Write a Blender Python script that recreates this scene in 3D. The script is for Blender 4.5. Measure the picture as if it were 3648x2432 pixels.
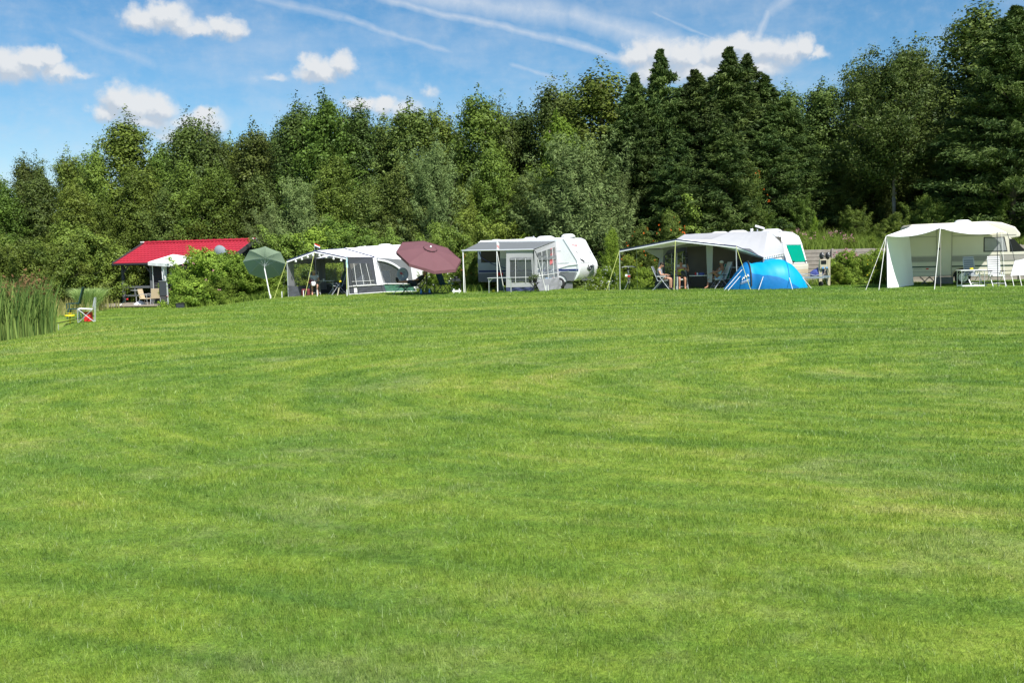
import bpy, math, random
import numpy as np
from mathutils import Vector, Matrix
R = math.radians
for o in list(bpy.data.objects): bpy.data.objects.remove(o)
scene = bpy.context.scene
COL = scene.collection
random.seed(7)

# ------------------------------------------------------------ camera
FPX = 3580.0; PITCH = math.atan(301/FPX); ROLL = R(1.3); EYE = 1.7
cf = Vector((0, math.cos(PITCH), -math.sin(PITCH)))
_r0 = Vector((1, 0, 0)); _u0 = Vector((0, math.sin(PITCH), math.cos(PITCH)))
cr = _r0*math.cos(ROLL) - _u0*math.sin(ROLL)
cu = _r0*math.sin(ROLL) + _u0*math.cos(ROLL)
cam_d = bpy.data.cameras.new("camera"); cam = bpy.data.objects.new("camera", cam_d); COL.objects.link(cam)
cam.matrix_world = Matrix(((cr.x, cu.x, -cf.x, 0), (cr.y, cu.y, -cf.y, 0), (cr.z, cu.z, -cf.z, EYE), (0, 0, 0, 1)))
cam_d.sensor_width = 36; cam_d.lens = 36*FPX/3648; cam_d.clip_end = 6000; cam_d.clip_start = .05
scene.camera = cam

def W(px, py, d):
    """point at depth y=d seen at photo pixel px,py"""
    v = cf + cr*((px-1824)/FPX) - cu*((py-1216)/FPX)
    v = v*(d/v.y)
    return Vector((v.x, v.y, v.z+EYE))

# ------------------------------------------------------------ sun + sky
SUN = Vector((.42, -.70, 1.0)).normalized()
sd = bpy.data.lights.new("sun", 'SUN'); sd.energy = 4.6; sd.angle = R(.5); sd.color = (1, .975, .93)
so = bpy.data.objects.new("sun", sd); COL.objects.link(so)
so.rotation_euler = (-SUN).to_track_quat('-Z', 'Y').to_euler()
world = bpy.data.worlds.new("World"); scene.world = world; world.use_nodes = True
scene.view_settings.view_transform = 'Standard'; scene.view_settings.look = 'None'
scene.view_settings.exposure = 0.76; scene.view_settings.gamma = 1
scene.render.engine = 'CYCLES'
scene.cycles.transparent_max_bounces = 24

def build_world():
    nt = world.node_tree; nt.nodes.clear(); N = nt.nodes; L = nt.links
    out = N.new('ShaderNodeOutputWorld'); bg = N.new('ShaderNodeBackground'); L.new(bg.outputs[0], out.inputs[0])
    sky = N.new('ShaderNodeTexSky'); sky.sky_type = 'NISHITA'; sky.sun_disc = False
    sky.sun_elevation = math.asin(SUN.z); sky.sun_rotation = math.atan2(SUN.x, SUN.y)
    sky.air_density = 1.0; sky.dust_density = .25; sky.ozone_density = 2.2; sky.altitude = 600
    hs = N.new('ShaderNodeHueSaturation'); hs.inputs['Saturation'].default_value = 1.32; hs.inputs['Value'].default_value = 1.10
    hs.inputs['Hue'].default_value = .495
    L.new(sky.outputs[0], hs.inputs['Color'])
    bg.inputs[1].default_value = .066
    tc = N.new('ShaderNodeTexCoord'); sp = N.new('ShaderNodeSeparateXYZ'); L.new(tc.outputs['Generated'], sp.inputs[0])
    def M(op, a, b=None, c=None, clamp=False):
        n = N.new('ShaderNodeMath'); n.operation = op; n.use_clamp = clamp
        for i, v in enumerate((a, b, c)):
            if v is None: continue
            if isinstance(v, (int, float)): n.inputs[i].default_value = v
            else: L.new(v, n.inputs[i])
        return n.outputs[0]
    def V(op, a, b):
        n = N.new('ShaderNodeVectorMath'); n.operation = op
        for i, v in enumerate((a, b)):
            if isinstance(v, (tuple, list)): n.inputs[i].default_value = v
            else: L.new(v, n.inputs[i])
        return n
    az = M('ARCTAN2', sp.outputs[0], sp.outputs[1]); el = M('ARCSINE', sp.outputs[2])
    cb = N.new('ShaderNodeCombineXYZ'); L.new(az, cb.inputs[0]); L.new(el, cb.inputs[1])
    P = cb.outputs[0]
    def noise(vec, scale, det=6, rough=.55, col=False, sx=1, sy=1):
        m = V('MULTIPLY', vec, (sx, sy, 1)).outputs[0]
        n = N.new('ShaderNodeTexNoise'); n.inputs['Scale'].default_value = scale; n.inputs['Detail'].default_value = det
        n.inputs['Roughness'].default_value = rough; L.new(m, n.inputs['Vector'])
        return n.outputs['Color' if col else 'Fac']
    nd = noise(P, 34, 5, .6, True)
    off = V('MULTIPLY', V('SUBTRACT', nd, (.5, .5, .5)).outputs[0], (.030, .022, 0)).outputs[0]
    nd2 = noise(P, 120, 4, .6, True)
    off2 = V('MULTIPLY', V('SUBTRACT', nd2, (.5, .5, .5)).outputs[0], (.009, .008, 0)).outputs[0]
    PD = V('ADD', V('ADD', P, off).outputs[0], off2).outputs[0]
    def ang(px, py):
        v = (W(px, py, 10)-Vector((0, 0, EYE))).normalized()
        return math.atan2(v.x, v.y), math.asin(v.z)
    blobs = [(510,65,75,45,.9),(590,48,70,42,1),(640,75,60,45,.9),(705,105,70,32,.8),(780,100,50,35,.9),(835,105,52,40,.9),
      (30,232,80,58,1),(110,218,62,48,1),(175,215,48,42,1),(200,262,85,32,.8),(285,272,50,16,.55),
      (425,362,66,60,1),(480,378,80,62,1),(560,385,70,52,1),(385,412,66,34,.85),(520,435,120,34,.7),(700,440,110,50,.8),(725,408,55,34,.8),(640,480,150,40,.6),
      (1110,240,52,40,.95),(1150,258,75,42,1),(1225,232,46,44,1),(1085,268,55,30,.7),(980,277,55,18,.5),
      (1290,372,80,26,.95),(1372,380,50,38,.95),(1530,330,34,30,.5),(1440,400,90,40,.6),
      (2270,205,70,48,.9),(2340,190,75,52,.95),(2440,200,85,52,1),(2560,190,95,56,1),(2640,165,70,42,1),(2700,178,95,52,1),(2800,180,62,52,.95),(2862,165,44,40,.9),(2915,198,52,24,.7),(2500,255,170,46,.8),(2330,258,95,60,.8),(2700,245,130,48,.75)]
    def fieldat(vec):
        field = None
        for (x, y, rx, ry, o) in blobs:
            a, e = ang(x, y)
            d = V('MULTIPLY', V('SUBTRACT', vec, (a, e, 0)).outputs[0], (FPX/rx/1.32, FPX/ry/1.32, 0)).outputs[0]
            ln = N.new('ShaderNodeVectorMath'); ln.operation = 'LENGTH'; L.new(d, ln.inputs[0])
            v = M('MULTIPLY', M('SUBTRACT', 1, ln.outputs['Value'], clamp=True), o)
            field = v if field is None else M('SMOOTH_MAX', field, v, .12)
        return field
    field = fieldat(PD); fabove = fieldat(V('ADD', PD, (.003, .0085, 0)).outputs[0])
    n1 = noise(P, 60, 7, .62)
    f2 = M('ADD', field, M('MULTIPLY', M('SUBTRACT', n1, .5), .46))
    mr = N.new('ShaderNodeMapRange'); mr.interpolation_type = 'SMOOTHSTEP'; L.new(f2, mr.inputs[0])
    mr.inputs[1].default_value = .02; mr.inputs[2].default_value = .62
    cm = M('MULTIPLY', mr.outputs[0], .94)
    br = N.new('ShaderNodeMapRange'); L.new(M('ADD', M('SUBTRACT', field, fabove), M('MULTIPLY', M('SUBTRACT', noise(V('ADD', P, (.004, -.006, 0)).outputs[0], 50, 5, .6), .5), .55)), br.inputs[0])
    br.inputs[1].default_value = -.22; br.inputs[2].default_value = .16
    ccol = N.new('ShaderNodeMixRGB'); L.new(br.outputs[0], ccol.inputs[0])
    ccol.inputs[1].default_value = (4.9, 5.5, 6.3, 1); ccol.inputs[2].default_value = (7.3, 7.45, 7.6, 1)  # shaded undersides and sunlit tops put into the cloud colour
    # vapour trails
    wob = noise(P, 22, 4, .55, True)
    PT = V('ADD', P, V('MULTIPLY', V('SUBTRACT', wob, (.5, .5, .5)).outputs[0], (.008, .010, 0)).outputs[0]).outputs[0]
    tr = None
    for (x0, y0, x1, y1, w, o) in [(1330,-10,2000,140,12,.6),(1960,130,2260,222,12,.6),(1400,-30,2060,55,36,.62),(2000,42,2460,165,34,.62),
                                   (880,-20,1250,75,13,.4),(1200,62,1620,188,10,.45),(2695,150,2745,30,13,.6),(2735,50,2830,-30,22,.45),
                                   (230,98,560,235,14,.26),(2310,40,2570,145,5,.35),(1810,232,1990,285,8,.4),(1330,302,1480,350,20,.25),(2000,60,3000,-60,40,.2)]:
        a0, e0 = ang(x0, y0); a1, e1 = ang(x1, y1)
        dx, dy = a1-a0, e1-e0; ln_ = math.hypot(dx, dy)
        q = V('SUBTRACT', PT, (a0, e0, 0)).outputs[0]
        u = V('DOT_PRODUCT', q, (dx/ln_/ln_, dy/ln_/ln_, 0)).outputs['Value']
        v = V('DOT_PRODUCT', q, (-dy/ln_, dx/ln_, 0)).outputs['Value']
        av = M('SUBTRACT', 1, M('DIVIDE', M('ABSOLUTE', v), w*1.5/FPX), clamp=True)
        uu = M('MULTIPLY', M('MULTIPLY', M('ADD', u, .04, clamp=True), 7, clamp=True), M('MULTIPLY', M('SUBTRACT', 1.04, u, clamp=True), 7, clamp=True))
        m = M('MULTIPLY', M('MULTIPLY', M('POWER', av, .8), uu), o)
        tr = m if tr is None else M('MAXIMUM', tr, m)
    tr = M('MULTIPLY', tr, M('ADD', .45, M('MULTIPLY', noise(P, 80, 6, .65), 1.1)), clamp=True)
    cir = N.new('ShaderNodeMapRange'); L.new(noise(P, 7, 7, .6, False, 1, 2.6), cir.inputs[0]); cir.inputs[1].default_value = .42; cir.inputs[2].default_value = .8
    tot = M('MAXIMUM', tr, M('MULTIPLY', cir.outputs[0], .42))
    m1 = N.new('ShaderNodeMixRGB'); L.new(tot, m1.inputs[0]); L.new(hs.outputs[0], m1.inputs[1]); m1.inputs[2].default_value = (6.3, 6.9, 7.7, 1)
    m2 = N.new('ShaderNodeMixRGB'); L.new(cm, m2.inputs[0]); L.new(m1.outputs[0], m2.inputs[1]); L.new(ccol.outputs[0], m2.inputs[2])
    L.new(m2.outputs[0], bg.inputs[0])
    world.cycles.sampling_method = 'MANUAL'; world.cycles.sample_map_resolution = 512
build_world()

# ------------------------------------------------------------ materials
def base_mat(name):
    m = bpy.data.materials.new(name); m.use_nodes = True; nt = m.node_tree; nt.nodes.clear()
    out = nt.nodes.new('ShaderNodeOutputMaterial'); return m, nt, out
def mat(name, col, rough=.6, var=.12, scale=3.0, metal=0.0, spec=.4, bump=0.0, bscale=20, trans=0.0, col2=None, alpha=1.0, coat=0.0):
    m, nt, out = base_mat(name); N = nt.nodes; L = nt.links
    b = N.new('ShaderNodeBsdfPrincipled')
    tc = N.new('ShaderNodeTexCoord'); n = N.new('ShaderNodeTexNoise'); n.inputs['Scale'].default_value = scale; n.inputs['Detail'].default_value = 6
    L.new(tc.outputs['Object'], n.inputs['Vector'])
    mx = N.new('ShaderNodeMixRGB'); L.new(n.outputs['Fac'], mx.inputs[0])
    c2 = col2 or tuple(min(1, c*(1+var)) for c in col)
    mx.inputs[1].default_value = tuple(c*(1-var) for c in col)+(1,); mx.inputs[2].default_value = tuple(c2)+(1,)
    L.new(mx.outputs[0], b.inputs['Base Color'])
    b.inputs['Roughness'].default_value = rough; b.inputs['Metallic'].default_value = metal; b.inputs['Specular IOR Level'].default_value = spec
    b.inputs['Coat Weight'].default_value = coat
    if bump:
        n2 = N.new('ShaderNodeTexNoise'); n2.inputs['Scale'].default_value = bscale; n2.inputs['Detail'].default_value = 5; L.new(tc.outputs['Object'], n2.inputs['Vector'])
        bp = N.new('ShaderNodeBump'); bp.inputs['Strength'].default_value = bump; bp.inputs['Distance'].default_value = .02; L.new(n2.outputs['Fac'], bp.inputs['Height']); L.new(bp.outputs[0], b.inputs['Normal'])
    sh = b.outputs[0]
    if trans:
        t = N.new('ShaderNodeBsdfTranslucent'); L.new(mx.outputs[0], t.inputs[0]); ms = N.new('ShaderNodeMixShader'); ms.inputs[0].default_value = trans
        L.new(sh, ms.inputs[1]); L.new(t.outputs[0], ms.inputs[2]); sh = ms.outputs[0]
    if alpha < 1:
        t = N.new('ShaderNodeBsdfTransparent'); t.inputs[0].default_value = (.93, .95, .96, 1); ms = N.new('ShaderNodeMixShader'); ms.inputs[0].default_value = alpha
        L.new(t.outputs[0], ms.inputs[1]); L.new(sh, ms.inputs[2]); sh = ms.outputs[0]
    L.new(sh, out.inputs[0]); return m

def stripe_mat(name, c1, c2, axis, period, duty=.5, rough=.6):
    m, nt, out = base_mat(name); N = nt.nodes; L = nt.links
    b = N.new('ShaderNodeBsdfPrincipled'); tc = N.new('ShaderNodeTexCoord'); sp = N.new('ShaderNodeSeparateXYZ'); L.new(tc.outputs['Object'], sp.inputs[0])
    a = N.new('ShaderNodeMath'); a.operation = 'DIVIDE'; L.new(sp.outputs[axis], a.inputs[0]); a.inputs[1].default_value = period
    f = N.new('ShaderNodeMath'); f.operation = 'FRACT'; L.new(a.outputs[0], f.inputs[0])
    g = N.new('ShaderNodeMath'); g.operation = 'GREATER_THAN'; L.new(f.outputs[0], g.inputs[0]); g.inputs[1].default_value = duty
    mx = N.new('ShaderNodeMixRGB'); L.new(g.outputs[0], mx.inputs[0]); mx.inputs[1].default_value = c1+(1,); mx.inputs[2].default_value = c2+(1,)
    n = N.new('ShaderNodeTexNoise'); n.inputs['Scale'].default_value = 4; n.inputs['Detail'].default_value = 6; L.new(tc.outputs['Object'], n.inputs['Vector'])
    mr = N.new('ShaderNodeMapRange'); L.new(n.outputs['Fac'], mr.inputs[0]); mr.inputs[3].default_value = .65; mr.inputs[4].default_value = 1.25
    mm = N.new('ShaderNodeMixRGB'); mm.blend_type = 'MULTIPLY'; mm.inputs[0].default_value = 1; L.new(mx.outputs[0], mm.inputs[1]); L.new(mr.outputs[0], mm.inputs[2])
    L.new(mm.outputs[0], b.inputs['Base Color']); b.inputs['Roughness'].default_value = rough; L.new(b.outputs[0], out.inputs[0]); return m

def leaf_mat(name, dark, light, rough=.55, trans=.3, hue=.06):
    m, nt, out = base_mat(name); N = nt.nodes; L = nt.links
    at = N.new('ShaderNodeAttribute'); at.attribute_name = 'rnd'
    oi = N.new('ShaderNodeObjectInfo')
    mx = N.new('ShaderNodeMixRGB'); L.new(at.outputs['Fac'], mx.inputs[0]); mx.inputs[1].default_value = dark+(1,); mx.inputs[2].default_value = light+(1,)
    hs = N.new('ShaderNodeHueSaturation'); L.new(mx.outputs[0], hs.inputs['Color'])
    mr = N.new('ShaderNodeMapRange'); L.new(oi.outputs['Random'], mr.inputs[0]); mr.inputs[3].default_value = .5-hue*.22; mr.inputs[4].default_value = .5+hue*.35; L.new(mr.outputs[0], hs.inputs['Hue'])
    w = N.new('ShaderNodeMath'); w.operation = 'FRACT'; w2 = N.new('ShaderNodeMath'); w2.operation = 'MULTIPLY'; w2.inputs[1].default_value = 7.31; L.new(oi.outputs['Random'], w2.inputs[0]); L.new(w2.outputs[0], w.inputs[0])
    mr2 = N.new('ShaderNodeMapRange'); L.new(w.outputs[0], mr2.inputs[0]); mr2.inputs[3].default_value = .72; mr2.inputs[4].default_value = 1.3; L.new(mr2.outputs[0], hs.inputs['Value'])
    hs.inputs['Saturation'].default_value = 1.0
    b = N.new('ShaderNodeBsdfPrincipled'); L.new(hs.outputs[0], b.inputs['Base Color']); b.inputs['Roughness'].default_value = rough+.1; b.inputs['Specular IOR Level'].default_value = .16
    t = N.new('ShaderNodeBsdfTranslucent'); L.new(hs.outputs[0], t.inputs[0]); ms = N.new('ShaderNodeMixShader'); ms.inputs[0].default_value = trans
    L.new(b.outputs[0], ms.inputs[1]); L.new(t.outputs[0], ms.inputs[2]); L.new(ms.outputs[0], out.inputs[0]); return m

def lawn_group():
    g = bpy.data.node_groups.new('lawn_colour', 'ShaderNodeTree'); N = g.nodes; L = g.links
    g.interface.new_socket('Color', in_out='OUTPUT', socket_type='NodeSocketColor'); g.interface.new_socket('Var', in_out='OUTPUT', socket_type='NodeSocketFloat')
    go = N.new('NodeGroupOutput'); geo = N.new('ShaderNodeNewGeometry')
    def VM(op, a, b):
        n = N.new('ShaderNodeVectorMath'); n.operation = op; L.new(a, n.inputs[0]); n.inputs[1].default_value = b; return n.outputs[0]
    def noise(vec, s, det, rough=.55, dist=0):
        n = N.new('ShaderNodeTexNoise'); n.inputs['Scale'].default_value = s; n.inputs['Detail'].default_value = det; n.inputs['Roughness'].default_value = rough; n.inputs['Distortion'].default_value = dist
        L.new(vec, n.inputs['Vector']); return n.outputs['Fac']
    def M(op, a, b):
        n = N.new('ShaderNodeMath'); n.operation = op
        for i, v in enumerate((a, b)):
            if isinstance(v, (int, float)): n.inputs[i].default_value = v
            else: L.new(v, n.inputs[i])
        return n.outputs[0]
    P = VM('MULTIPLY', geo.outputs['Position'], (1, 1, 0))
    Q = VM('MULTIPLY', VM('SUBTRACT', P, (9, 14, 0)), (.62, 1, 0))
    ln = N.new('ShaderNodeVectorMath'); ln.operation = 'LENGTH'; L.new(Q, ln.inputs[0])
    sp = N.new('ShaderNodeSeparateXYZ'); L.new(Q, sp.inputs[0]); an = M('ARCTAN2', sp.outputs[0], sp.outputs[1])
    cb = N.new('ShaderNodeCombineXYZ'); L.new(M('MULTIPLY', ln.outputs['Value'], 1.5), cb.inputs[0]); L.new(M('MULTIPLY', an, 2.2), cb.inputs[1])
    sx = N.new('ShaderNodeSeparateXYZ'); L.new(P, sx.inputs[0]); 
    dk2 = N.new('ShaderNodeMapRange'); dk2.interpolation_type = 'SMOOTHSTEP'; L.new(sx.outputs[0], dk2.inputs[0]); dk2.inputs[1].default_value = 2.5; dk2.inputs[2].default_value = 15; dk2.inputs[4].default_value = -.20
    rings = noise(cb.outputs[0], 1.0, 3, .6, .4)
    cb2 = N.new('ShaderNodeCombineXYZ'); L.new(M('MULTIPLY', ln.outputs['Value'], 4.2), cb2.inputs[0]); L.new(M('MULTIPLY', an, 3.0), cb2.inputs[1]); rings2 = noise(cb2.outputs[0], 1.0, 2, .5, .3)
    st = noise(VM('MULTIPLY', P, (.16, .95, 1)), 1.0, 4, .6, .3)
    patch = noise(P, .55, 6, .62, .3)
    big = noise(P, .11, 3, .5)
    fine = noise(P, 9, 5, .7)
    s = M('ADD', M('ADD', M('ADD', M('MULTIPLY', rings, 1.25), M('MULTIPLY', M('SUBTRACT', rings2, .5), 1.0)), M('MULTIPLY', st, .7)), M('ADD', M('MULTIPLY', patch, .75), M('ADD', M('MULTIPLY', fine, .65), M('ADD', dk2.outputs[0], M('MULTIPLY', big, .9)))))
    mr = N.new('ShaderNodeMapRange'); L.new(s, mr.inputs[0]); mr.inputs[1].default_value = 1.68; mr.inputs[2].default_value = 2.54
    rp = N.new('ShaderNodeValToRGB'); L.new(mr.outputs[0], rp.inputs[0]); e = rp.color_ramp.elements
    e[0].position = 0; e[0].color = (.115, .205, .030, 1); e[1].position = 1; e[1].color = (.35, .375, .095, 1)
    for p, c in ((.35, (.180, .282, .036, 1)), (.62, (.246, .338, .046, 1)), (.82, (.296, .362, .064, 1))):
        x = e.new(p); x.color = c
    dry = N.new('ShaderNodeMapRange'); L.new(M('ADD', noise(P, .9, 5, .7, .5), M('MULTIPLY', noise(P, 5, 3, .6), .25)), dry.inputs[0]); dry.inputs[1].default_value = .78; dry.inputs[2].default_value = .92
    m = N.new('ShaderNodeMixRGB'); L.new(M('MULTIPLY', dry.outputs[0], .55), m.inputs[0]); L.new(rp.outputs[0], m.inputs[1]); m.inputs[2].default_value = (.36, .31, .12, 1)
    cool = N.new('ShaderNodeMapRange'); L.new(M('ADD', noise(P, .42, 4, .6, .6), M('MULTIPLY', noise(P, 3.1, 4, .7), .45)), cool.inputs[0]); cool.inputs[1].default_value = .64; cool.inputs[2].default_value = .92
    m3 = N.new('ShaderNodeMixRGB'); L.new(M('MULTIPLY', cool.outputs[0], .5), m3.inputs[0]); L.new(m.outputs[0], m3.inputs[1]); m3.inputs[2].default_value = (.105, .215, .046, 1)
    pale = N.new('ShaderNodeMapRange'); L.new(M('ADD', noise(VM('ADD', P, (31, 7, 0)), .7, 5, .65, .4), M('MULTIPLY', noise(P, 6.5, 3, .6), .35)), pale.inputs[0]); pale.inputs[1].default_value = .70; pale.inputs[2].default_value = .95
    m4 = N.new('ShaderNodeMixRGB'); L.new(M('MULTIPLY', pale.outputs[0], .6), m4.inputs[0]); L.new(m3.outputs[0], m4.inputs[1]); m4.inputs[2].default_value = (.34, .37, .15, 1)
    # clumps a hand wide
    cl = N.new('ShaderNodeMapRange'); L.new(M('ADD', M('MULTIPLY', noise(P, 17, 4, .65), .6), M('MULTIPLY', noise(P, 5.3, 5, .6), .4)), cl.inputs[0]); cl.inputs[1].default_value = .36; cl.inputs[2].default_value = .64; cl.inputs[3].default_value = .84; cl.inputs[4].default_value = 1.42
    m5 = N.new('ShaderNodeMixRGB'); m5.blend_type = 'MULTIPLY'; m5.inputs[0].default_value = 1; L.new(m4.outputs[0], m5.inputs[1]); L.new(cl.outputs[0], m5.inputs[2])
    L.new(m5.outputs[0], go.inputs[0]); L.new(fine, go.inputs[1]); return g
LG = lawn_group()

def ground_material():
    m, nt, out = base_mat('ground_lawn'); N = nt.nodes; L = nt.links
    g = N.new('ShaderNodeGroup'); g.node_tree = LG
    geo = N.new('ShaderNodeNewGeometry'); sp = N.new('ShaderNodeSeparateXYZ'); L.new(geo.outputs['Position'], sp.inputs[0])
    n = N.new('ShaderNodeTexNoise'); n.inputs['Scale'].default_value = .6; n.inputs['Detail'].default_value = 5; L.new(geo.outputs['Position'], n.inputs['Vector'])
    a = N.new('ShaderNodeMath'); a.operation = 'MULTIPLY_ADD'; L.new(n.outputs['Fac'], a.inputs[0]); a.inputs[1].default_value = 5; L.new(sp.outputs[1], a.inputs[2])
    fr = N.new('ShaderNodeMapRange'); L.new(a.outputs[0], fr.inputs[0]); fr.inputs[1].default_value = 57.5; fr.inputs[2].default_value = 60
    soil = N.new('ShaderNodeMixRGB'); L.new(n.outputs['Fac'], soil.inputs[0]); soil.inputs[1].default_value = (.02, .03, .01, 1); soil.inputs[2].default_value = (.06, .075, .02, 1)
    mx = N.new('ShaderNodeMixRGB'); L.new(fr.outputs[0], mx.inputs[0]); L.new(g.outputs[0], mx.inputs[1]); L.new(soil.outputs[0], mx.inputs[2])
    # fine light and dark speckle of turf
    n3 = N.new('ShaderNodeTexNoise'); n3.inputs['Scale'].default_value = 42; n3.inputs['Detail'].default_value = 4; n3.inputs['Roughness'].default_value = .75; L.new(geo.outputs['Position'], n3.inputs['Vector'])
    mr = N.new('ShaderNodeMapRange'); L.new(n3.outputs['Fac'], mr.inputs[0]); mr.inputs[1].default_value = .3; mr.inputs[2].default_value = .7; mr.inputs[3].default_value = .48; mr.inputs[4].default_value = 1.0
    mm = N.new('ShaderNodeMixRGB'); mm.blend_type = 'MULTIPLY'; mm.inputs[0].default_value = 1; L.new(mx.outputs[0], mm.inputs[1]); L.new(mr.outputs[0], mm.inputs[2])
    bp = N.new('ShaderNodeBump'); bp.inputs['Strength'].default_value = .8; bp.inputs['Distance'].default_value = .03; L.new(n3.outputs['Fac'], bp.inputs['Height'])
    b = N.new('ShaderNodeBsdfPrincipled'); b.inputs['Roughness'].default_value = .9; b.inputs['Specular IOR Level'].default_value = .1
    L.new(mm.outputs[0], b.inputs['Base Color']); L.new(bp.outputs[0], b.inputs['Normal']); L.new(b.outputs[0], out.inputs[0]); return m

def blade_material():
    m, nt, out = base_mat('grass_blade'); N = nt.nodes; L = nt.links
    g = N.new('ShaderNodeGroup'); g.node_tree = LG; at = N.new('ShaderNodeAttribute'); at.attribute_name = 'rnd'
    rp = N.new('ShaderNodeValToRGB'); L.new(at.outputs['Fac'], rp.inputs[0]); e = rp.color_ramp.elements
    e[0].position = 0; e[0].color = (.48, .58, .5, 1); e[1].position = 1; e[1].color = (2.2, 1.9, 4.0, 1)
    for p, c in ((.5, (1.0, 1.0, 1.0, 1)), (.90, (1.35, 1.30, 1.2, 1)), (.965, (1.6, 1.35, 2.0, 1))):
        x = e.new(p); x.color = c
    mm = N.new('ShaderNodeMixRGB'); mm.blend_type = 'MULTIPLY'; mm.inputs[0].default_value = 1; L.new(g.outputs[0], mm.inputs[1]); L.new(rp.outputs[0], mm.inputs[2])
    b = N.new('ShaderNodeBsdfPrincipled'); b.inputs['Roughness'].default_value = .42; b.inputs['Specular IOR Level'].default_value = .35; L.new(mm.outputs[0], b.inputs['Base Color'])
    t = N.new('ShaderNodeBsdfTranslucent'); L.new(mm.outputs[0], t.inputs[0]); ms = N.new('ShaderNodeMixShader'); ms.inputs[0].default_value = .42
    L.new(b.outputs[0], ms.inputs[1]); L.new(t.outputs[0], ms.inputs[2]); L.new(ms.outputs[0], out.inputs[0]); return m

MT = {}
def mk():
    a = MT
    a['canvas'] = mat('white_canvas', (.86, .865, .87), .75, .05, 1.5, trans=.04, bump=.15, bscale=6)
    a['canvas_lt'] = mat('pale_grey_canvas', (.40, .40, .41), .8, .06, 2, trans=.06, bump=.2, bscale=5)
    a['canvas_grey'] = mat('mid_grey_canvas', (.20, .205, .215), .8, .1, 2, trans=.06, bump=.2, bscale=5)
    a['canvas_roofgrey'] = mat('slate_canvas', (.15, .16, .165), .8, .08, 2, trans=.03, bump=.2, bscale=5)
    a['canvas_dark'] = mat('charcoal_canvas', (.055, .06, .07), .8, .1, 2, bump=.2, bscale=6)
    a['navy'] = mat('navy_webbing', (.03, .04, .10), .7)
    a['green_skirt'] = mat('green_skirt_canvas', (.05, .15, .10), .7, .2, 4, bump=.2)
    a['film'] = mat('clear_film', (.5, .53, .55), .15, .05, 3, alpha=.22, spec=.6)
    a['film_dk'] = mat('smoky_shade_film', (.12, .13, .14), .2, .1, 3, alpha=.5, spec=.6)  # darker film, also paints interior shade into the first awning's windows
    a['alu'] = mat('aluminium', (.62, .63, .64), .35, .06, 8, metal=.6)
    a['white'] = mat('white_plastic', (.80, .80, .79), .45, .04, 3)
    a['cream'] = mat('cream_panel', (.62, .58, .48), .4, .05, 2, coat=.2)
    a['cream_dk'] = mat('beige_panel', (.50, .42, .29), .45, .06, 2)
    a['van_white'] = mat('caravan_white', (.82, .83, .84), .3, .03, 1.5, coat=.3)
    a['van_grey'] = mat('caravan_grey', (.36, .39, .42), .4, .05, 1.5, coat=.2)
    a['van_dkgrey'] = mat('caravan_dark_grey', (.17, .18, .19), .45, .08, 1.5)
    a['glass'] = mat('dark_window', (.012, .014, .016), .12, .2, 2, spec=.3)
    a['glass_lt'] = mat('light_window', (.25, .26, .27), .12, .25, 3, spec=.6)
    a['rubber'] = mat('black_rubber', (.02, .02, .022), .7)
    a['black'] = mat('black_plastic', (.018, .018, .02), .5)
    a['blue_stripe'] = mat('blue_stripe', (.02, .035, .15), .4)
    a['taupe'] = mat('taupe_stripe', (.30, .28, .25), .5)
    a['dkgreen_line'] = mat('dark_green_line', (.03, .06, .05), .5)
    a['green_blind'] = mat('green_window', (.0, .30, .20), .25, .08, 2, spec=.6, coat=.3)
    a['blue_tent'] = mat('blue_tent_fabric', (.0, .40, .74), .5, .1, 2, trans=.25, bump=.25, bscale=5)
    a['blue_dk'] = mat('deep_blue_fabric', (.003, .17, .46), .55, .15, 3, trans=.12, bump=.3, bscale=8)
    a['grey_ground'] = mat('groundsheet', (.10, .10, .11), .7)
    a['brown'] = mat('mauve_brown_fabric', (.155, .066, .075), .8, .1, 2, trans=.12, bump=.2, bscale=6)
    a['umb_green'] = mat('sage_green_fabric', (.36, .46, .31), .8, .1, 2, trans=.75, bump=.15, bscale=6)
    a['red'] = mat('red_cloth', (.62, .02, .02), .6, .15, 5)
    a['maroon'] = mat('maroon_bag', (.16, .03, .035), .6)
    a['inner_shade'] = mat('inner_shade_beige', (.17, .15, .12), .85, .15, 2)  # dull tone that paints the awning interiors as shaded
    a['pink'] = mat('pink_cloth', (.55, .28, .28), .7)
    a['yellow'] = mat('yellow_plastic', (.75, .60, .02), .5)
    a['rope'] = mat('white_rope', (.72, .72, .66), .8)
    a['rope_y'] = mat('yellow_rope', (.50, .55, .16), .8)
    a['chair_green'] = mat('dark_green_fabric', (.015, .05, .045), .7)
    a['chair_grey'] = mat('grey_chair_fabric', (.10, .11, .13), .8)
    a['chair_white'] = mat('white_padded_fabric', (.72, .72, .71), .7)
    a['rattan'] = mat('beige_wicker', (.52, .42, .27), .75, .15, 30, bump=.4, bscale=60)
    a['skin'] = mat('tanned_skin', (.42, .20, .12), .55, .08, 8)
    a['skin2'] = mat('light_skin', (.52, .28, .19), .55, .08, 8)
    a['hair_dk'] = mat('dark_hair', (.02, .014, .01), .7)
    a['hair_grey'] = mat('grey_hair', (.36, .27, .18), .7)
    a['hair_white'] = mat('white_hair', (.72, .68, .56), .7)
    a['tee_grey'] = mat('grey_shirt', (.22, .23, .26), .8)
    a['tee_pale'] = mat('pale_shirt', (.55, .56, .60), .8, .2, 12)
    a['tank'] = mat('yellow_vest', (.68, .66, .06), .8)
    a['aqua'] = mat('pale_blue_top', (.45, .68, .76), .8)
    a['shorts'] = mat('dark_shorts', (.05, .05, .06), .8)
    a['shorts_lt'] = mat('brown_shorts', (.22, .17, .14), .8)
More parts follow.
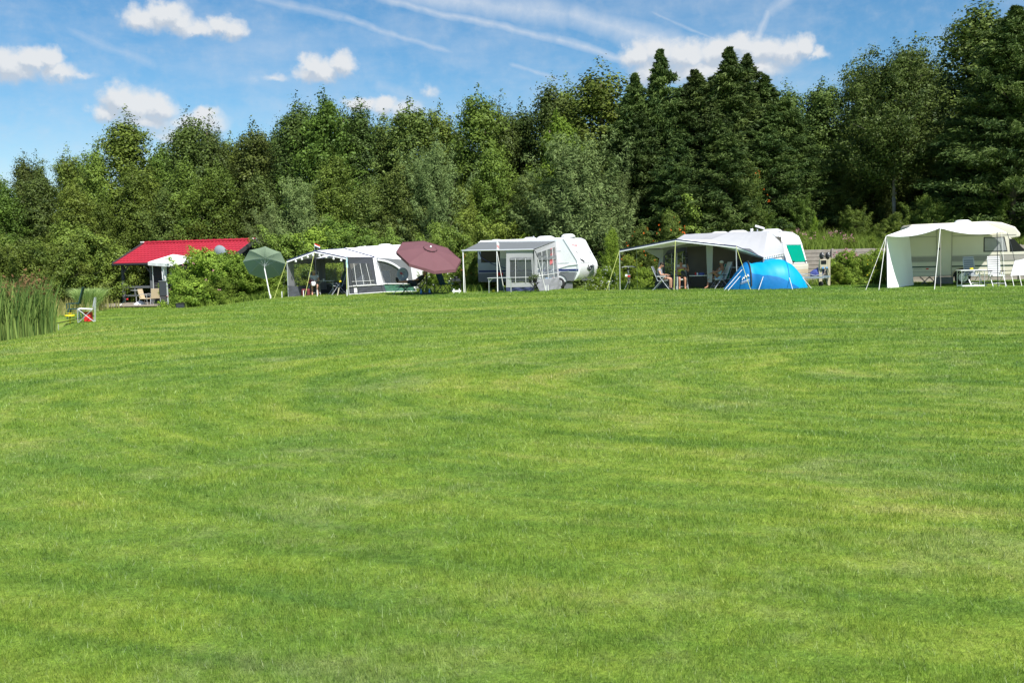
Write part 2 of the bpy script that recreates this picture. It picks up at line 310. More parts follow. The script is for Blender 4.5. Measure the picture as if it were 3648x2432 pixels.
    a['dark_cloth'] = mat('dark_clothes', (.03, .035, .045), .8)
    a['tile_red'] = mat('red_roof_sheet', (.36, .019, .036), .5, .22, 2.2, spec=.5)
    a['timber_dk'] = mat('dark_timber', (.045, .043, .045), .8, .2, 8, bump=.2)
    a['timber_post'] = mat('grey_post_timber', (.12, .13, .135), .8, .2, 8)
    a['timber_grey'] = mat('weathered_timber', (.26, .22, .18), .85, .3, 4, bump=.4, bscale=14, col2=(.40, .36, .31))
    a['timber_deck'] = mat('deck_timber', (.27, .23, .18), .85, .2, 6)
    a['cabinet'] = mat('dark_cabinet', (.035, .04, .048), .5)
    a['dish'] = mat('grey_dish', (.36, .40, .43), .45)
    a['bark'] = mat('bark', (.13, .105, .075), .9, .3, 6, bump=.6, bscale=14)
    a['bark_pale'] = mat('pale_bark', (.30, .27, .21), .9, .3, 6, bump=.5, bscale=14)
    a['postwood'] = mat('pale_post_wood', (.42, .38, .27), .85, .12, 6, bump=.3)
    a['tarp'] = mat('blue_tarp', (.07, .09, .30), .6, .3, 6, bump=.4, bscale=9)
    a['bluepl'] = mat('blue_plastic', (.12, .30, .55), .4)
    a['terracotta'] = mat('dark_pot', (.05, .045, .04), .7)
    a['orange'] = mat('orange_berries', (.75, .16, .02), .5)
    a['petal_w'] = mat('white_petals', (.80, .80, .78), .7, trans=.3)
    a['petal_p'] = mat('pink_petals', (.60, .28, .33), .7, trans=.3)
    a['water'] = mat('pond_water', (.02, .03, .015), .04, .2, 1, spec=.6, bump=.1, bscale=3)
mk()
L_ALDER = leaf_mat('alder_leaf', (.032, .060, .010), (.205, .275, .044), .42, .16)
L_DARK = leaf_mat('dark_leaf', (.022, .044, .011), (.148, .192, .040), .42, .14)
L_WILLOW = leaf_mat('willow_leaf', (.045, .076, .022), (.205, .265, .085), .5, .16, .03)
L_YEL = leaf_mat('yellow_green_leaf', (.07, .125, .014), (.24, .32, .038), .5, .35, .04)
L_CON = leaf_mat('cypress_leaf', (.020, .045, .012), (.108, .150, .034), .5, .15, .03)
L_HEDGE = leaf_mat('hedge_leaf', (.085, .145, .018), (.30, .40, .055), .5, .3, .05)
L_REED = leaf_mat('reed_blade', (.045, .105, .024), (.25, .34, .085), .5, .3, .01)
L_PAMP = leaf_mat('pampas_blade', (.20, .30, .09), (.56, .68, .27), .5, .4, .01)
L_DRY = leaf_mat('dry_grass', (.16, .17, .05), (.42, .38, .14), .6, .3, .02)
L_BROWN = leaf_mat('reed_plume', (.10, .05, .025), (.26, .14, .07), .7, .2, .02)
L_MEAD = leaf_mat('meadow_grass', (.11, .18, .025), (.33, .43, .075), .6, .3, .02)
L_BERRY = leaf_mat('rowan_leaf', (.05, .095, .015), (.20, .26, .05), .5, .3, .02)

# ------------------------------------------------------------ helpers
INFO = {}
def tag(o, label=None, cat=None, group=None, kind=None):
    if label: o['label'] = label
    if cat: o['category'] = cat
    if group: o['group'] = group
    if kind: o['kind'] = kind
    return o
def thing(name, label, cat, loc=(0, 0, 0), rz=0, group=None):
    o = bpy.data.objects.new(name, None); COL.objects.link(o); o.location = loc; o.rotation_euler = (0, 0, rz); o.empty_display_size = .2
    tag(o, label, cat, group); INFO[o.name] = Matrix.Translation(Vector(loc)) @ Matrix.Rotation(rz, 4, 'Z'); return o
def mx_of(o):
    if o is None: return Matrix.Identity(4)
    return INFO.get(o.name, Matrix.Identity(4))
def link(name, me, parent=None):
    o = bpy.data.objects.new(name, me); COL.objects.link(o)
    if parent is not None:
        o.parent = parent; INFO[o.name] = mx_of(parent)
    return o
def dup_tree(o, loc, rz, label=None, scale=None, parent=None):
    c = o.copy(); COL.objects.link(c)
    if parent is None:
        c.location = loc; c.rotation_euler = (0, 0, rz)
        if label: c['label'] = label
        if scale: c.scale = scale
        INFO[c.name] = Matrix.Translation(Vector(loc)) @ Matrix.Rotation(rz, 4, 'Z')
    else: c.parent = parent
    for ch in [k for k in ALLCH(o)]: dup_tree(ch, None, None, parent=c)
    return c
def ALLCH(o): return [x for x in COL.objects if x.parent == o]

class MB:
    def __init__(s): s.v = []; s.f = []
    def add(s, vs, fs):
        b = len(s.v); s.v += [Vector(p) for p in vs]; s.f += [tuple(b+i for i in f) for f in fs]; return s
    def box(s, c, sz, rz=0, M=None):
        hx, hy, hz = sz[0]/2, sz[1]/2, sz[2]/2
        vs = [Vector((x, y, z)) for x in (-hx, hx) for y in (-hy, hy) for z in (-hz, hz)]
        m = M or Matrix.Rotation(rz, 3, 'Z'); c = Vector(c)
        return s.add([m @ p + c for p in vs], [(0,1,3,2),(4,6,7,5),(0,4,5,1),(2,3,7,6),(0,2,6,4),(1,5,7,3)])
    def tube(s, p, q, r, r2=None, n=6):
        p = Vector(p); q = Vector(q); r2 = r if r2 is None else r2; d = (q-p)
        if d.length < 1e-6: return s
        d.normalize(); a = d.orthogonal().normalized(); b = d.cross(a); vs = []
        for k, (c, rr) in enumerate(((p, r), (q, r2))):
            for i in range(n): t = 2*math.pi*i/n; vs.append(c+a*math.cos(t)*rr+b*math.sin(t)*rr)
        fs = [(i, (i+1) % n, n+(i+1) % n, n+i) for i in range(n)]+[tuple(range(n-1, -1, -1)), tuple(range(n, 2*n))]
        return s.add(vs, fs)
    def path(s, pts, r, n=6):
        for a, b in zip(pts[:-1], pts[1:]): s.tube(a, b, r, n=n)
        return s
    def poly(s, *p): return s.add(p, [tuple(range(len(p)))])
    def sheet(s, A, B, C, D, nu=8, nv=8, sag=0, wr=0, seed=0, nrm=None):
        """A-B bottom edge, D-C top edge"""
        A, B, C, D = map(Vector, (A, B, C, D)); vs = []
        nn = nrm or (B-A).cross(D-A).normalized()
        for j in range(nv+1):
            for i in range(nu+1):
                u, v = i/nu, j/nv; p = (A*(1-u)+B*u)*(1-v)+(D*(1-u)+C*u)*v
                w = wr*(math.sin(u*17+seed+v*3)*.5+math.sin(u*31+v*7+seed*2)*.3+math.sin(v*13+seed)*.2)*min(1, 6*u*(1-u)+.25)
                p = p+nn*w-Vector((0, 0, sag*16*u*(1-u)*v*(1-v))); vs.append(p)
        fs = [(j*(nu+1)+i, j*(nu+1)+i+1, (j+1)*(nu+1)+i+1, (j+1)*(nu+1)+i) for j in range(nv) for i in range(nu)]
        return s.add(vs, fs)
    def ell(s, c, r, nu=12, nv=8, M=None):
        c = Vector(c); vs = []; m = M or Matrix.Identity(3)
        for j in range(nv+1):
            ph = math.pi*j/nv
            for i in range(nu):
                th = 2*math.pi*i/nu; vs.append(m @ Vector((r[0]*math.sin(ph)*math.cos(th), r[1]*math.sin(ph)*math.sin(th), r[2]*math.cos(ph)))+c)
        fs = [(j*nu+i, (j+1)*nu+i, (j+1)*nu+(i+1) % nu, j*nu+(i+1) % nu) for j in range(nv) for i in range(nu)]
        return s.add(vs, fs)
    def lathe(s, c, prof, n=16, M=None, closed=False):
        c = Vector(c); m = M or Matrix.Identity(3); vs = []
        for (r, z) in prof:
            for i in range(n): t = 2*math.pi*i/n; vs.append(m @ Vector((r*math.cos(t), r*math.sin(t), z))+c)
        k = len(prof); fs = [(j*n+i, j*n+(i+1) % n, (j+1)*n+(i+1) % n, (j+1)*n+i) for j in range(k-1) for i in range(n)]
        return s.add(vs, fs)
    def prism(s, prof, y0, y1):
        """profile in x,z extruded along y"""
        n = len(prof); vs = [Vector((x, y0, z)) for x, z in prof]+[Vector((x, y1, z)) for x, z in prof]
        fs = [(i, (i+1) % n, n+(i+1) % n, n+i) for i in range(n)]+[tuple(range(n-1, -1, -1)), tuple(range(n, 2*n))]
        return s.add(vs, fs)
    def build(s, name, m, parent=None, world=False, smooth=False, bevel=0, thick=0):
        vs = s.v
        if world and parent is not None:
            inv = mx_of(parent).inverted(); vs = [inv @ p for p in vs]
        me = bpy.data.meshes.new(name); me.from_pydata([tuple(p) for p in vs], [], s.f); me.materials.append(m)
        me.update()
        if smooth: me.polygons.foreach_set('use_smooth', [True]*len(me.polygons))
        o = link(name, me, parent)
        if thick:
            md = o.modifiers.new('t', 'SOLIDIFY'); md.thickness = thick; md.offset = 0
        if bevel:
            md = o.modifiers.new('b', 'BEVEL'); md.width = bevel; md.segments = 3; md.limit_method = 'ANGLE'; md.angle_limit = R(35)
            me.polygons.foreach_set('use_smooth', [True]*len(me.polygons))
            md2 = o.modifiers.new('wn', 'WEIGHTED_NORMAL')
        return o

def holed(mb, A, B, C, D, u0, u1, v0, v1):
    """rectangular wall A B C D (bottom A-B, top D-C) with an opening; returns the opening corners"""
    A, B, C, D = map(Vector, (A, B, C, D))
    def q(u, v): return (A*(1-u)+B*u)*(1-v)+(D*(1-u)+C*u)*v
    us = [0, u0, u1, 1]; vs = [0, v0, v1, 1]
    for i in range(3):
        for j in range(3):
            if i == 1 and j == 1: continue
            mb.poly(q(us[i], vs[j]), q(us[i+1], vs[j]), q(us[i+1], vs[j+1]), q(us[i], vs[j+1]))
    return q(u0, v0), q(u1, v0), q(u1, v1), q(u0, v1)
def lerp(a, b, t): return Vector(a)*(1-t)+Vector(b)*t

# ------------------------------------------------------------ terrain
def sst(t): t = np.clip(t, 0, 1); return t*t*(3-2*t)
def wall_y(X): return 50.0-(X-13)*.06
def gz(X, Y):
    X = np.asarray(X, float); Y = np.asarray(Y, float)
    z = -.52*sst((-10-X)/6.5)*sst((Y-8)/14)
    e = ((X+27.3)/11.5)**2+((Y-33)/13.0)**2
    z = z-1.1*sst((1.08-e)/.4)
    bank = sst((X-13.2)/.3)*sst((Y-wall_y(X)-.05)/.35)
    z = z+bank*(1.66+.12*np.clip(Y-51, 0, 8))
    z = z+.035*np.sin(X*.31+Y*.17)*np.sin(Y*.23-X*.11)*sst((48-Y)/20)
    return z
def gp(px, d):
    z = 0.0
    for _ in range(6):
        zc = z-EYE; pf = d*math.cos(PITCH)-zc*math.sin(PITCH)
        X = ((px-1824)/FPX*pf+math.sin(ROLL)*(d*math.sin(PITCH)+zc*math.cos(PITCH)))/math.cos(ROLL); z = float(gz(X, d))
    return Vector((X, d, z))

def mesh_np(name, V, F, mats, rnd=None, smooth=False):
    me = bpy.data.meshes.new(name); n = len(V); nf, k = F.shape
    me.vertices.add(n); me.vertices.foreach_set('co', V.astype(np.float32).ravel())
    me.loops.add(nf*k); me.loops.foreach_set('vertex_index', F.astype(np.int32).ravel())
    me.polygons.add(nf); me.polygons.foreach_set('loop_start', np.arange(0, nf*k, k, dtype=np.int32))
    if smooth: me.polygons.foreach_set('use_smooth', np.ones(nf, bool))
    me.update(calc_edges=True)
    for m in mats: me.materials.append(m)
    if rnd is not None:
        at = me.attributes.new('rnd', 'FLOAT', 'POINT'); at.data.foreach_set('value', rnd.astype(np.float32))
    return me

def build_ground():
    xs = np.unique(np.concatenate([np.array([-1500, -800, -400, -220, -140, -100, -80, -65]), np.arange(-55, 50, .5), np.array([55, 65, 80, 100, 140, 220, 400, 800, 1500])]))
    xs = np.unique(np.concatenate([xs, [13.1, 13.2, 13.3, 13.35]]))
    ys = np.unique(np.concatenate([np.array([-800, -300, -100, -50, -20, -8]), np.arange(-4, 46, .5), np.arange(46, 52, .2), np.arange(52, 80, .5), np.array([85, 95, 110, 140, 200, 400, 800, 1600, 3000])]))
    X, Y = np.meshgrid(xs, ys); Z = gz(X, Y); V = np.stack([X, Y, Z], -1).reshape(-1, 3)
    nx, ny = len(xs), len(ys); i, j = np.meshgrid(np.arange(nx-1), np.arange(ny-1)); a = (j*nx+i).ravel()
    F = np.stack([a, a+1, a+nx+1, a+nx], -1)
    o = link('ground', mesh_np('ground', V, F, [ground_material()], smooth=True)); tag(o, kind='structure')
    w = MB(); w.box((-27.3, 33, -1.02), (23, 27, .02)); o = w.build('pond_water', MT['water']); tag(o, kind='structure')
build_ground()

def build_grass():
    rng = np.random.default_rng(3)
    N = 1150000; d0, d1 = 2.6, 46.0; k = .25
    u = rng.random(N); d = (d0**k+u*(d1**k-d0**k))**(1/k)
    a = (rng.random(N)-.5)*R(66); X = d*np.sin(a); Y = d*np.cos(a)
    N2 = 620000; d2 = (d0**.1+rng.random(N2)*(d1**.1-d0**.1))**10; sg = np.sign(rng.random(N2)-.5); X2 = sg*(d2*.545+5.0*rng.random(N2)**1.2); Y2 = d2*.84-.6*rng.random(N2)
    X = np.concatenate([X, X2]); Y = np.concatenate([Y, Y2]); d = np.concatenate([d, d2])
    keep = (((X+27.3)/11.5)**2+((Y-33)/13.0)**2 > 1.0) & (Y < 46) & (X < 30)
    X, Y, d = X[keep], Y[keep], d[keep]
    nf = 230000; Xf = rng.uniform(-27, 30, nf); Yf = rng.uniform(44, 54.5, nf); kf = (np.abs(Xf/Yf) < .64) & ~((Xf > 12.8) & (Yf > wall_y(Xf)-.1)) & ~((Xf < -12) & (Xf > -24.5) & (Yf > 53)) & (((Xf+27.3)/11.5)**2+((Yf-33)/13.0)**2 > 1.0)
    X = np.concatenate([X, Xf[kf]]); Y = np.concatenate([Y, Yf[kf]]); d = np.concatenate([d, np.full(kf.sum(), 42.0)]); n = len(X)
    Z = gz(X, Y)
    w = np.clip(.0024+(d-4)*.00058, .0022, .03)*(.7+.6*rng.random(n)); h = (.012+.015*rng.random(n))*(1+.022*d)
    h *= 1+.9*(rng.random(n) > .985)
    th = rng.random(n)*2*np.pi; lean = (.25+.95*rng.random(n))*h; la = rng.random(n)*2*np.pi*.85+2.2*np.sin(X*1.7+np.sin(Y*2.3))+1.9*np.sin(Y*1.9+1.3*np.sin(X*2.9))+np.sin(X*7.1)*np.sin(Y*6.3)*1.5; h = h*(1+.45*np.sin(X*5.3+2*np.sin(Y*3.7))*np.sin(Y*6.1+1.5*np.sin(X*4.3)))
    bx, by = np.cos(th)*w/2, np.sin(th)*w/2
    P0 = np.stack([X-bx, Y-by, Z-.004], -1); P1 = np.stack([X+bx, Y+by, Z-.004], -1); P2 = np.stack([X+np.cos(la)*lean, Y+np.sin(la)*lean, Z+h], -1)
    V = np.stack([P0, P1, P2], 1).reshape(-1, 3); F = np.arange(3*n).reshape(-1, 3)
    r = np.clip(rng.beta(2.0, 2.6, n), 0, .88); sp = rng.random(n); r = np.where(sp > .975, .93+.07*rng.random(n), r)
    o = link('lawn_grass', mesh_np('lawn_grass', V, F, [blade_material()], np.repeat(r, 3)))
    tag(o, 'short mown green lawn grass covering the whole field', 'grass', kind='stuff')
build_grass()
# ------------------------------------------------------------ foliage
def leafquads(C, size, asp, rng, up=.5, axis=None, axw=0.0, out=None, outw=0.0):
    n = len(C); nr = rng.normal(size=(n, 3)); nr /= np.linalg.norm(nr, axis=1, keepdims=True)
    nr = nr*.55+np.array([0, 0, up]);
    if out is not None: nr = nr+out*outw
    nr /= np.linalg.norm(nr, axis=1, keepdims=True)
    a = rng.normal(size=(n, 3)); a /= np.linalg.norm(a, axis=1, keepdims=True)
    if axis is not None: a = a*(1-axw)+axis*axw
    a = a-nr*np.sum(a*nr, 1, keepdims=True); a /= np.linalg.norm(a, axis=1, keepdims=True)+1e-9; b = np.cross(nr, a)
    s = (size*(.6+.8*rng.random(n)))[:, None]
    V = np.stack([C+a*s*.5, C+b*s*asp*.5+a*s*.05, C-a*s*.5, C-b*s*asp*.5+a*s*.05], 1).reshape(-1, 3)
    return V

def mk_mesh(name, V, m, rng, k=4, clump=None):
    n = len(V)//k; r = np.clip(rng.beta(2, 2.4, n), 0, 1)
    if clump is not None: r = np.clip(r*.5+clump*.6-.05, 0, 1)
    return mesh_np(name, V, np.arange(n*k).reshape(-1, k), [m], np.repeat(r, k))

def sphere_dirs(n, rng, zmin=-.6):
    out = []
    while len(out) < n:
        d = rng.normal(size=3); d /= np.linalg.norm(d)
        if d[2] > zmin: out.append(d)
    return np.array(out)

def crown_lobes(rng, lobes, ncl, nlf, size, clr, up=.5, asp=.6, flat=.6):
    C = []; O = []; K = []
    for (c, r) in lobes:
        k = int(ncl*(r[0]*r[2])**.8)+4; ds = sphere_dirs(k, rng, -.75)
        for d in ds:
            rr = .62+.45*rng.random(); p = np.array(c)+d*np.array(r)*rr; cr_ = clr*(.6+.8*rng.random()); m = int(nlf*(.6+.8*rng.random()))
            q = rng.normal(size=(m, 3)); q /= (np.linalg.norm(q, axis=1, keepdims=True)+1e-9); q *= (rng.random(m)**.45)[:, None]
            q = q*np.array([cr_, cr_, cr_*flat]); q[:, 2] -= (q[:, 0]**2+q[:, 1]**2)*.35/cr_
            C.append(p+q); O.append(np.repeat(d[None]*.4, m, 0)+q/cr_*1.2); K.append(np.full(m, rng.random()))
    C = np.concatenate(C); O = np.concatenate(O); K = np.concatenate(K)
    return leafquads(C, size, asp, rng, up, out=O, outw=1.0), K

def trunk_mesh(name, H, r, lobes, rng, m, bend=.2, top=.85, nl=9):
    mb = MB(); pts = []; n = 9
    for i in range(n):
        t = i/(n-1); pts.append(Vector((bend*math.sin(t*3+r*9)*t, bend*math.cos(t*2.3+r*5)*t*.7, H*top*t)))
    for i in range(n-1): mb.tube(pts[i], pts[i+1], r*(1-.85*i/(n-1))*(1.25 if i == 0 else 1), r*(1-.85*(i+1)/(n-1)), 8)
    idx = list(range(len(lobes))); rng.shuffle(idx)
    for i in idx[:nl]:
        c = Vector([float(q) for q in lobes[i][0]]); zb = max(.15*H, c.z-1.2-.25*math.hypot(c.x, c.y)); t = min(.98, zb/(H*top)); s = pts[int(t*(n-1))].lerp(pts[min(n-1, int(t*(n-1))+1)], t*(n-1) % 1)
        mid = s.lerp(c, .55)+Vector((0, 0, -.15)); rr = r*(1-.85*t)*.5
        mb.tube(s, mid, rr, rr*.6, 6); mb.tube(mid, c, rr*.6, rr*.15, 6)
        for _ in range(2):
            e = c+Vector([float(q) for q in rng.normal(size=3)])*lobes[i][1][0]*.6; mb.tube(mid, e, rr*.35, rr*.08, 4)
    me = bpy.data.meshes.new(name); me.from_pydata([tuple(v) for v in mb.v], [], mb.f); me.materials.append(m); me.polygons.foreach_set('use_smooth', [True]*len(me.polygons)); return me

KINDS = {}
def broad(key, seed, H=10, Rr=2.6, base=.8, nl=12, m=None, leaf=.115, prof=None, ncl=34, nlf=110, clr=.42, bark='bark', r=.16, spikes=5, up=.45, asp=.65, flat=.6, sub=.62, top=.88, nlimb=9, bend=.2, nbr=78, asc=.75, fill=.36, step=.50, cl_n=105, cl_r=.27):
    rng = np.random.default_rng(seed); lobes = []
    prof = prof or (lambda t: (min(1, .6+t*2.2))*(1-t)**.62 if t < 1 else .05)
    for i in range(nl):
        t = (i+.4)/nl; z = base+(H-base)*t*.86; rr = Rr*prof(t)*.78; a = i*2.399+rng.random()*.9; off = rr*(sub*(.55+.75*rng.random()))
        lr = max(.3, rr*(.46+.22*rng.random())); lobes.append(((off*math.cos(a), off*math.sin(a), z), (lr, lr, max(.4, lr*.85))))
        if t < .75: a2 = a+math.pi*(.8+.4*rng.random()); lobes.append(((off*math.cos(a2), off*math.sin(a2), z+.3*rng.random()), (lr*.85, lr*.85, lr*.7)))
    V, K = crown_lobes(rng, lobes, ncl*fill, nlf, leaf, clr, up, asp, flat)
    # leafy branches sweeping outwards and up, ending in ragged shoots
    sc = H/10; C = []; O = []; K2 = []
    for i in range(nbr):
        t = rng.random()**.9; z0 = base*.8+(H-base)*t*.9; L_ = Rr*prof(t)*(.55+.75*rng.random()**1.5)+.35*sc; a = rng.random()*6.283
        d = np.array([math.cos(a), math.sin(a), 0.0]); rise = asc*(.5+.9*rng.random())*(.7+1.6*t); p0 = np.array([bend*math.sin(t*3)*t, 0, z0-L_*.25]); cl = rng.random(); tot = L_*math.sqrt(1+rise*rise*.35); k = max(3, int(tot/(step*sc)))
        for j in range(k):
            s = .3+.75*(j+.6*rng.random())/k; pt = p0+d*L_*s*(1-.12*s)+np.array([0, 0, L_*rise*(s**1.4)*.62]); pt = pt+rng.normal(size=3)*.10*sc
            n_ = int(cl_n*(.5+rng.random())*(1.25-.7*s)); q = rng.normal(size=(n_, 3))*cl_r*sc*(1.3-.65*s)*np.array([1, 1, .8]); q[:, 2] -= (q[:, 0]**2+q[:, 1]**2)*1.2; C.append(pt+q); O.append(np.repeat(d[None]*.25, n_, 0)+q/(np.linalg.norm(q, axis=1, keepdims=True)+1e-6)*1.3); K2.append(np.full(n_, .25+.5*cl+.25*rng.random()))
    for i in range(spikes):
        a = rng.random()*6.28; o = Rr*.40*rng.random()**.7; zt = H*(1-.02-.22*o/Rr-.05*rng.random()) if i else H; x0, y0 = o*math.cos(a)*(i > 0), o*math.sin(a)*(i > 0); Ls = (1.5+rng.random())*sc; kk = int(Ls/(.16*sc))
        for j in range(kk):
            s = j/kk; w_ = (.07+.30*s**1.1)*sc*(.7+.6*abs(math.sin(j*1.9+i))); n_ = int(8+40*s); q = rng.normal(size=(n_, 3))*np.array([w_, w_, .10*sc]); C.append(np.array([x0+.07*math.sin(j+i), y0+.07*math.cos(j*1.3+i), zt-s*Ls])+q); O.append(q*2); K2.append(np.full(n_, rng.random()))
    C = np.concatenate(C); O = np.concatenate(O); K2 = np.concatenate(K2); V2 = leafquads(C, leaf, asp, rng, up, out=O, outw=1.0)
    V = np.concatenate([V, V2]); K = np.concatenate([K, K2])
    KINDS.setdefault(key, []).append((trunk_mesh('trunk', H, r, lobes[:nl*2-2], rng, MT[bark], bend, top, nlimb), mk_mesh('crown', V, m, rng, clump=K), H))

def conifer(key, seed, H=11, Rr=2.4, m=None, base=.4, nb=330, leaders=1):
    rng = np.random.default_rng(seed); C = []; A = []; K = []; mb = MB()
    tips = [(0, 0, H)]+[(Rr*.5*math.cos(i*2.2+seed), Rr*.5*math.sin(i*2.2+seed), H*(.72+.2*rng.random())) for i in range(leaders-1)]
    for (tx, ty, h) in tips:
        mb.tube((tx*.4, ty*.4, 0), (tx, ty, h*.97), .16*h/11, .02, 8)
        for i in range(int(nb*(h/H)**1.5)):
            t = rng.random()**.8*.99; z = base+(h-base)*t; a = rng.random()*6.283; nz = .72+.5*math.sin(a*2+z*1.3+seed)*math.sin(z*2.1+a*3+seed*2); L_ = (Rr*(1.0 if leaders == 1 else .75))*((1-t)**.70*min(1, .25+(1-t)*5)*(.55+.6*rng.random())*(.55+.75*nz)+.02)
            d = np.array([math.cos(a), math.sin(a), 0.0]); lift = .25+.55*t
            if i % 6 == 0:
                mb.tube((tx, ty, z), (tx+d[0]*L_*.7, ty+d[1]*L_*.7, z+L_*.7*lift*.5), .025*h/11+.01, .008, 4)
            cl = rng.random()
            for s in np.arange(.35, 1.06, .13):
                p = np.array([tx, ty, z])+d*L_*s+np.array([0, 0, L_*lift*s*.75-.22*(s**3)*L_*.5]); mm = int(15+19*s)
                q = rng.normal(size=(mm, 3))*np.array([.17, .17, .10])*(1.25-.5*s)*min(1, .25+(1-t)*3.2); C.append(p+q)
                ax = d*.75+np.array([0, 0, .35 if s < .8 else -.15])+rng.normal(size=(mm, 3))*.35; A.append(ax/np.linalg.norm(ax, axis=1, keepdims=True)); K.append(np.full(mm, cl))
    C = np.concatenate(C); A = np.concatenate(A); K = np.concatenate(K)
    V = leafquads(C, .21, .26, rng, .35, axis=A, axw=.85)
    me = bpy.data.meshes.new('trunk'); me.from_pydata([tuple(v) for v in mb.v], [], mb.f); me.materials.append(MT['bark'])
    KINDS.setdefault(key, []).append((me, mk_mesh('crown', V, m, rng, clump=K), H))

for s in (11, 12, 13): broad('alder', s, m=L_ALDER)
for s in (21, 22): broad('dark', s, m=L_DARK, Rr=2.7, spikes=6)
tip = lambda t: (min(1, .4+t*2))*(1-t)**.75+.05
for s in (31, 32): broad('slim', s, m=L_DARK, Rr=1.7, nl=13, prof=tip, spikes=4, leaf=.10)
broad('slimlight', 33, m=L_ALDER, Rr=1.9, nl=13, prof=tip, spikes=4, leaf=.10)
for s in (41, 42): broad('willow', s, nbr=110, asc=1.0, cl_r=.28, cl_n=60, step=.4, fill=.5, H=6, Rr=2.5, base=.4, nl=9, m=L_WILLOW, leaf=.13, asp=.26, clr=.42, ncl=42, nlf=75, spikes=5, up=.7, flat=1.0, prof=lambda t: (min(1, .75+t))*(1-t)**.45)
for s in (51, 52): broad('yellow', s, nbr=80, H=6, Rr=1.6, base=.4, nl=8, m=L_YEL, leaf=.09, ncl=40, nlf=55, spikes=6, clr=.3)
for s in (61, 62, 63): broad('bush', s, nbr=90, asc=.5, cl_r=.42, cl_n=38, fill=.6, step=.5, H=3, Rr=1.7, base=.15, nl=5, m=L_HEDGE, leaf=.085, ncl=95, nlf=60, clr=.22, spikes=3, r=.05, prof=lambda t: (1-t**2)**.5, sub=.6)
for s in (64, 65): broad('darkbush', s, nbr=52, asc=.6, cl_r=.46, cl_n=95, fill=.38, step=.5, H=3, Rr=1.8, base=.1, nl=5, m=L_ALDER, leaf=.066, ncl=60, nlf=110, clr=.24, spikes=4, r=.05, prof=lambda t: (1-t**2)**.5, sub=.6)
broad('rowan', 71, nbr=80, cl_r=.3, H=5, Rr=1.5, base=.5, nl=8, m=L_BERRY, leaf=.13, asp=.35, ncl=45, nlf=50, spikes=4, clr=.3)
broad('ash', 81, nbr=130, H=11.5, Rr=3.0, base=4.6, nl=10, m=L_DARK, leaf=.14, asp=.45, ncl=24, nlf=60, bark='bark_pale', r=.11, spikes=6, prof=lambda t: (.75+.25*math.sin(t*3.1))*(1-t)**.32, top=.8, nlimb=14, bend=.35)
for s in (91, 92): conifer('conifer', s, Rr=2.9, m=L_CON, leaders=3, nb=300)
conifer('conifer3', 93, Rr=3.4, m=L_CON, leaders=5, nb=260)
conifer('conifer3', 95, Rr=3.4, m=L_CON, leaders=4, nb=280)
conifer('cypress_wide', 94, H=12, Rr=3.4, m=L_CON, nb=620)

PROTO = {}; VI = {}
def plant(kind, px, d, label, topy=None, h=None, ws=1.0, cat='tree', name=None, group=None, v=None):
    g = gp(px, d)
    if h is None: h = W(px, topy, d).z-g.z
    lst = KINDS[kind]; k = VI.get(kind, 0) if v is None else v; VI[kind] = k+1; tm, cm, H = lst[k % len(lst)]
    s = h/H; rz = random.random()*6.28; key = (kind, k % len(lst))
    nm = name or {'conifer': 'cypress_tree', 'conifer3': 'cypress_tree', 'cypress_wide': 'cypress_tree', 'willow': 'willow_tree', 'bush': 'shrub', 'darkbush': 'shrub', 'yellow': 'young_tree', 'rowan': 'rowan_tree', 'ash': 'ash_tree'}.get(kind, 'broadleaf_tree')
    o = thing(nm, label, cat, g-Vector((0, 0, .05)), rz, group); o.scale = (s*ws, s*ws, s)
    INFO[o.name] = INFO[o.name] @ Matrix.Diagonal((s*ws, s*ws, s, 1))
    link('trunk' if cat == 'tree' else 'stem', tm, o); link('crown' if cat == 'tree' else 'foliage', cm, o); return o

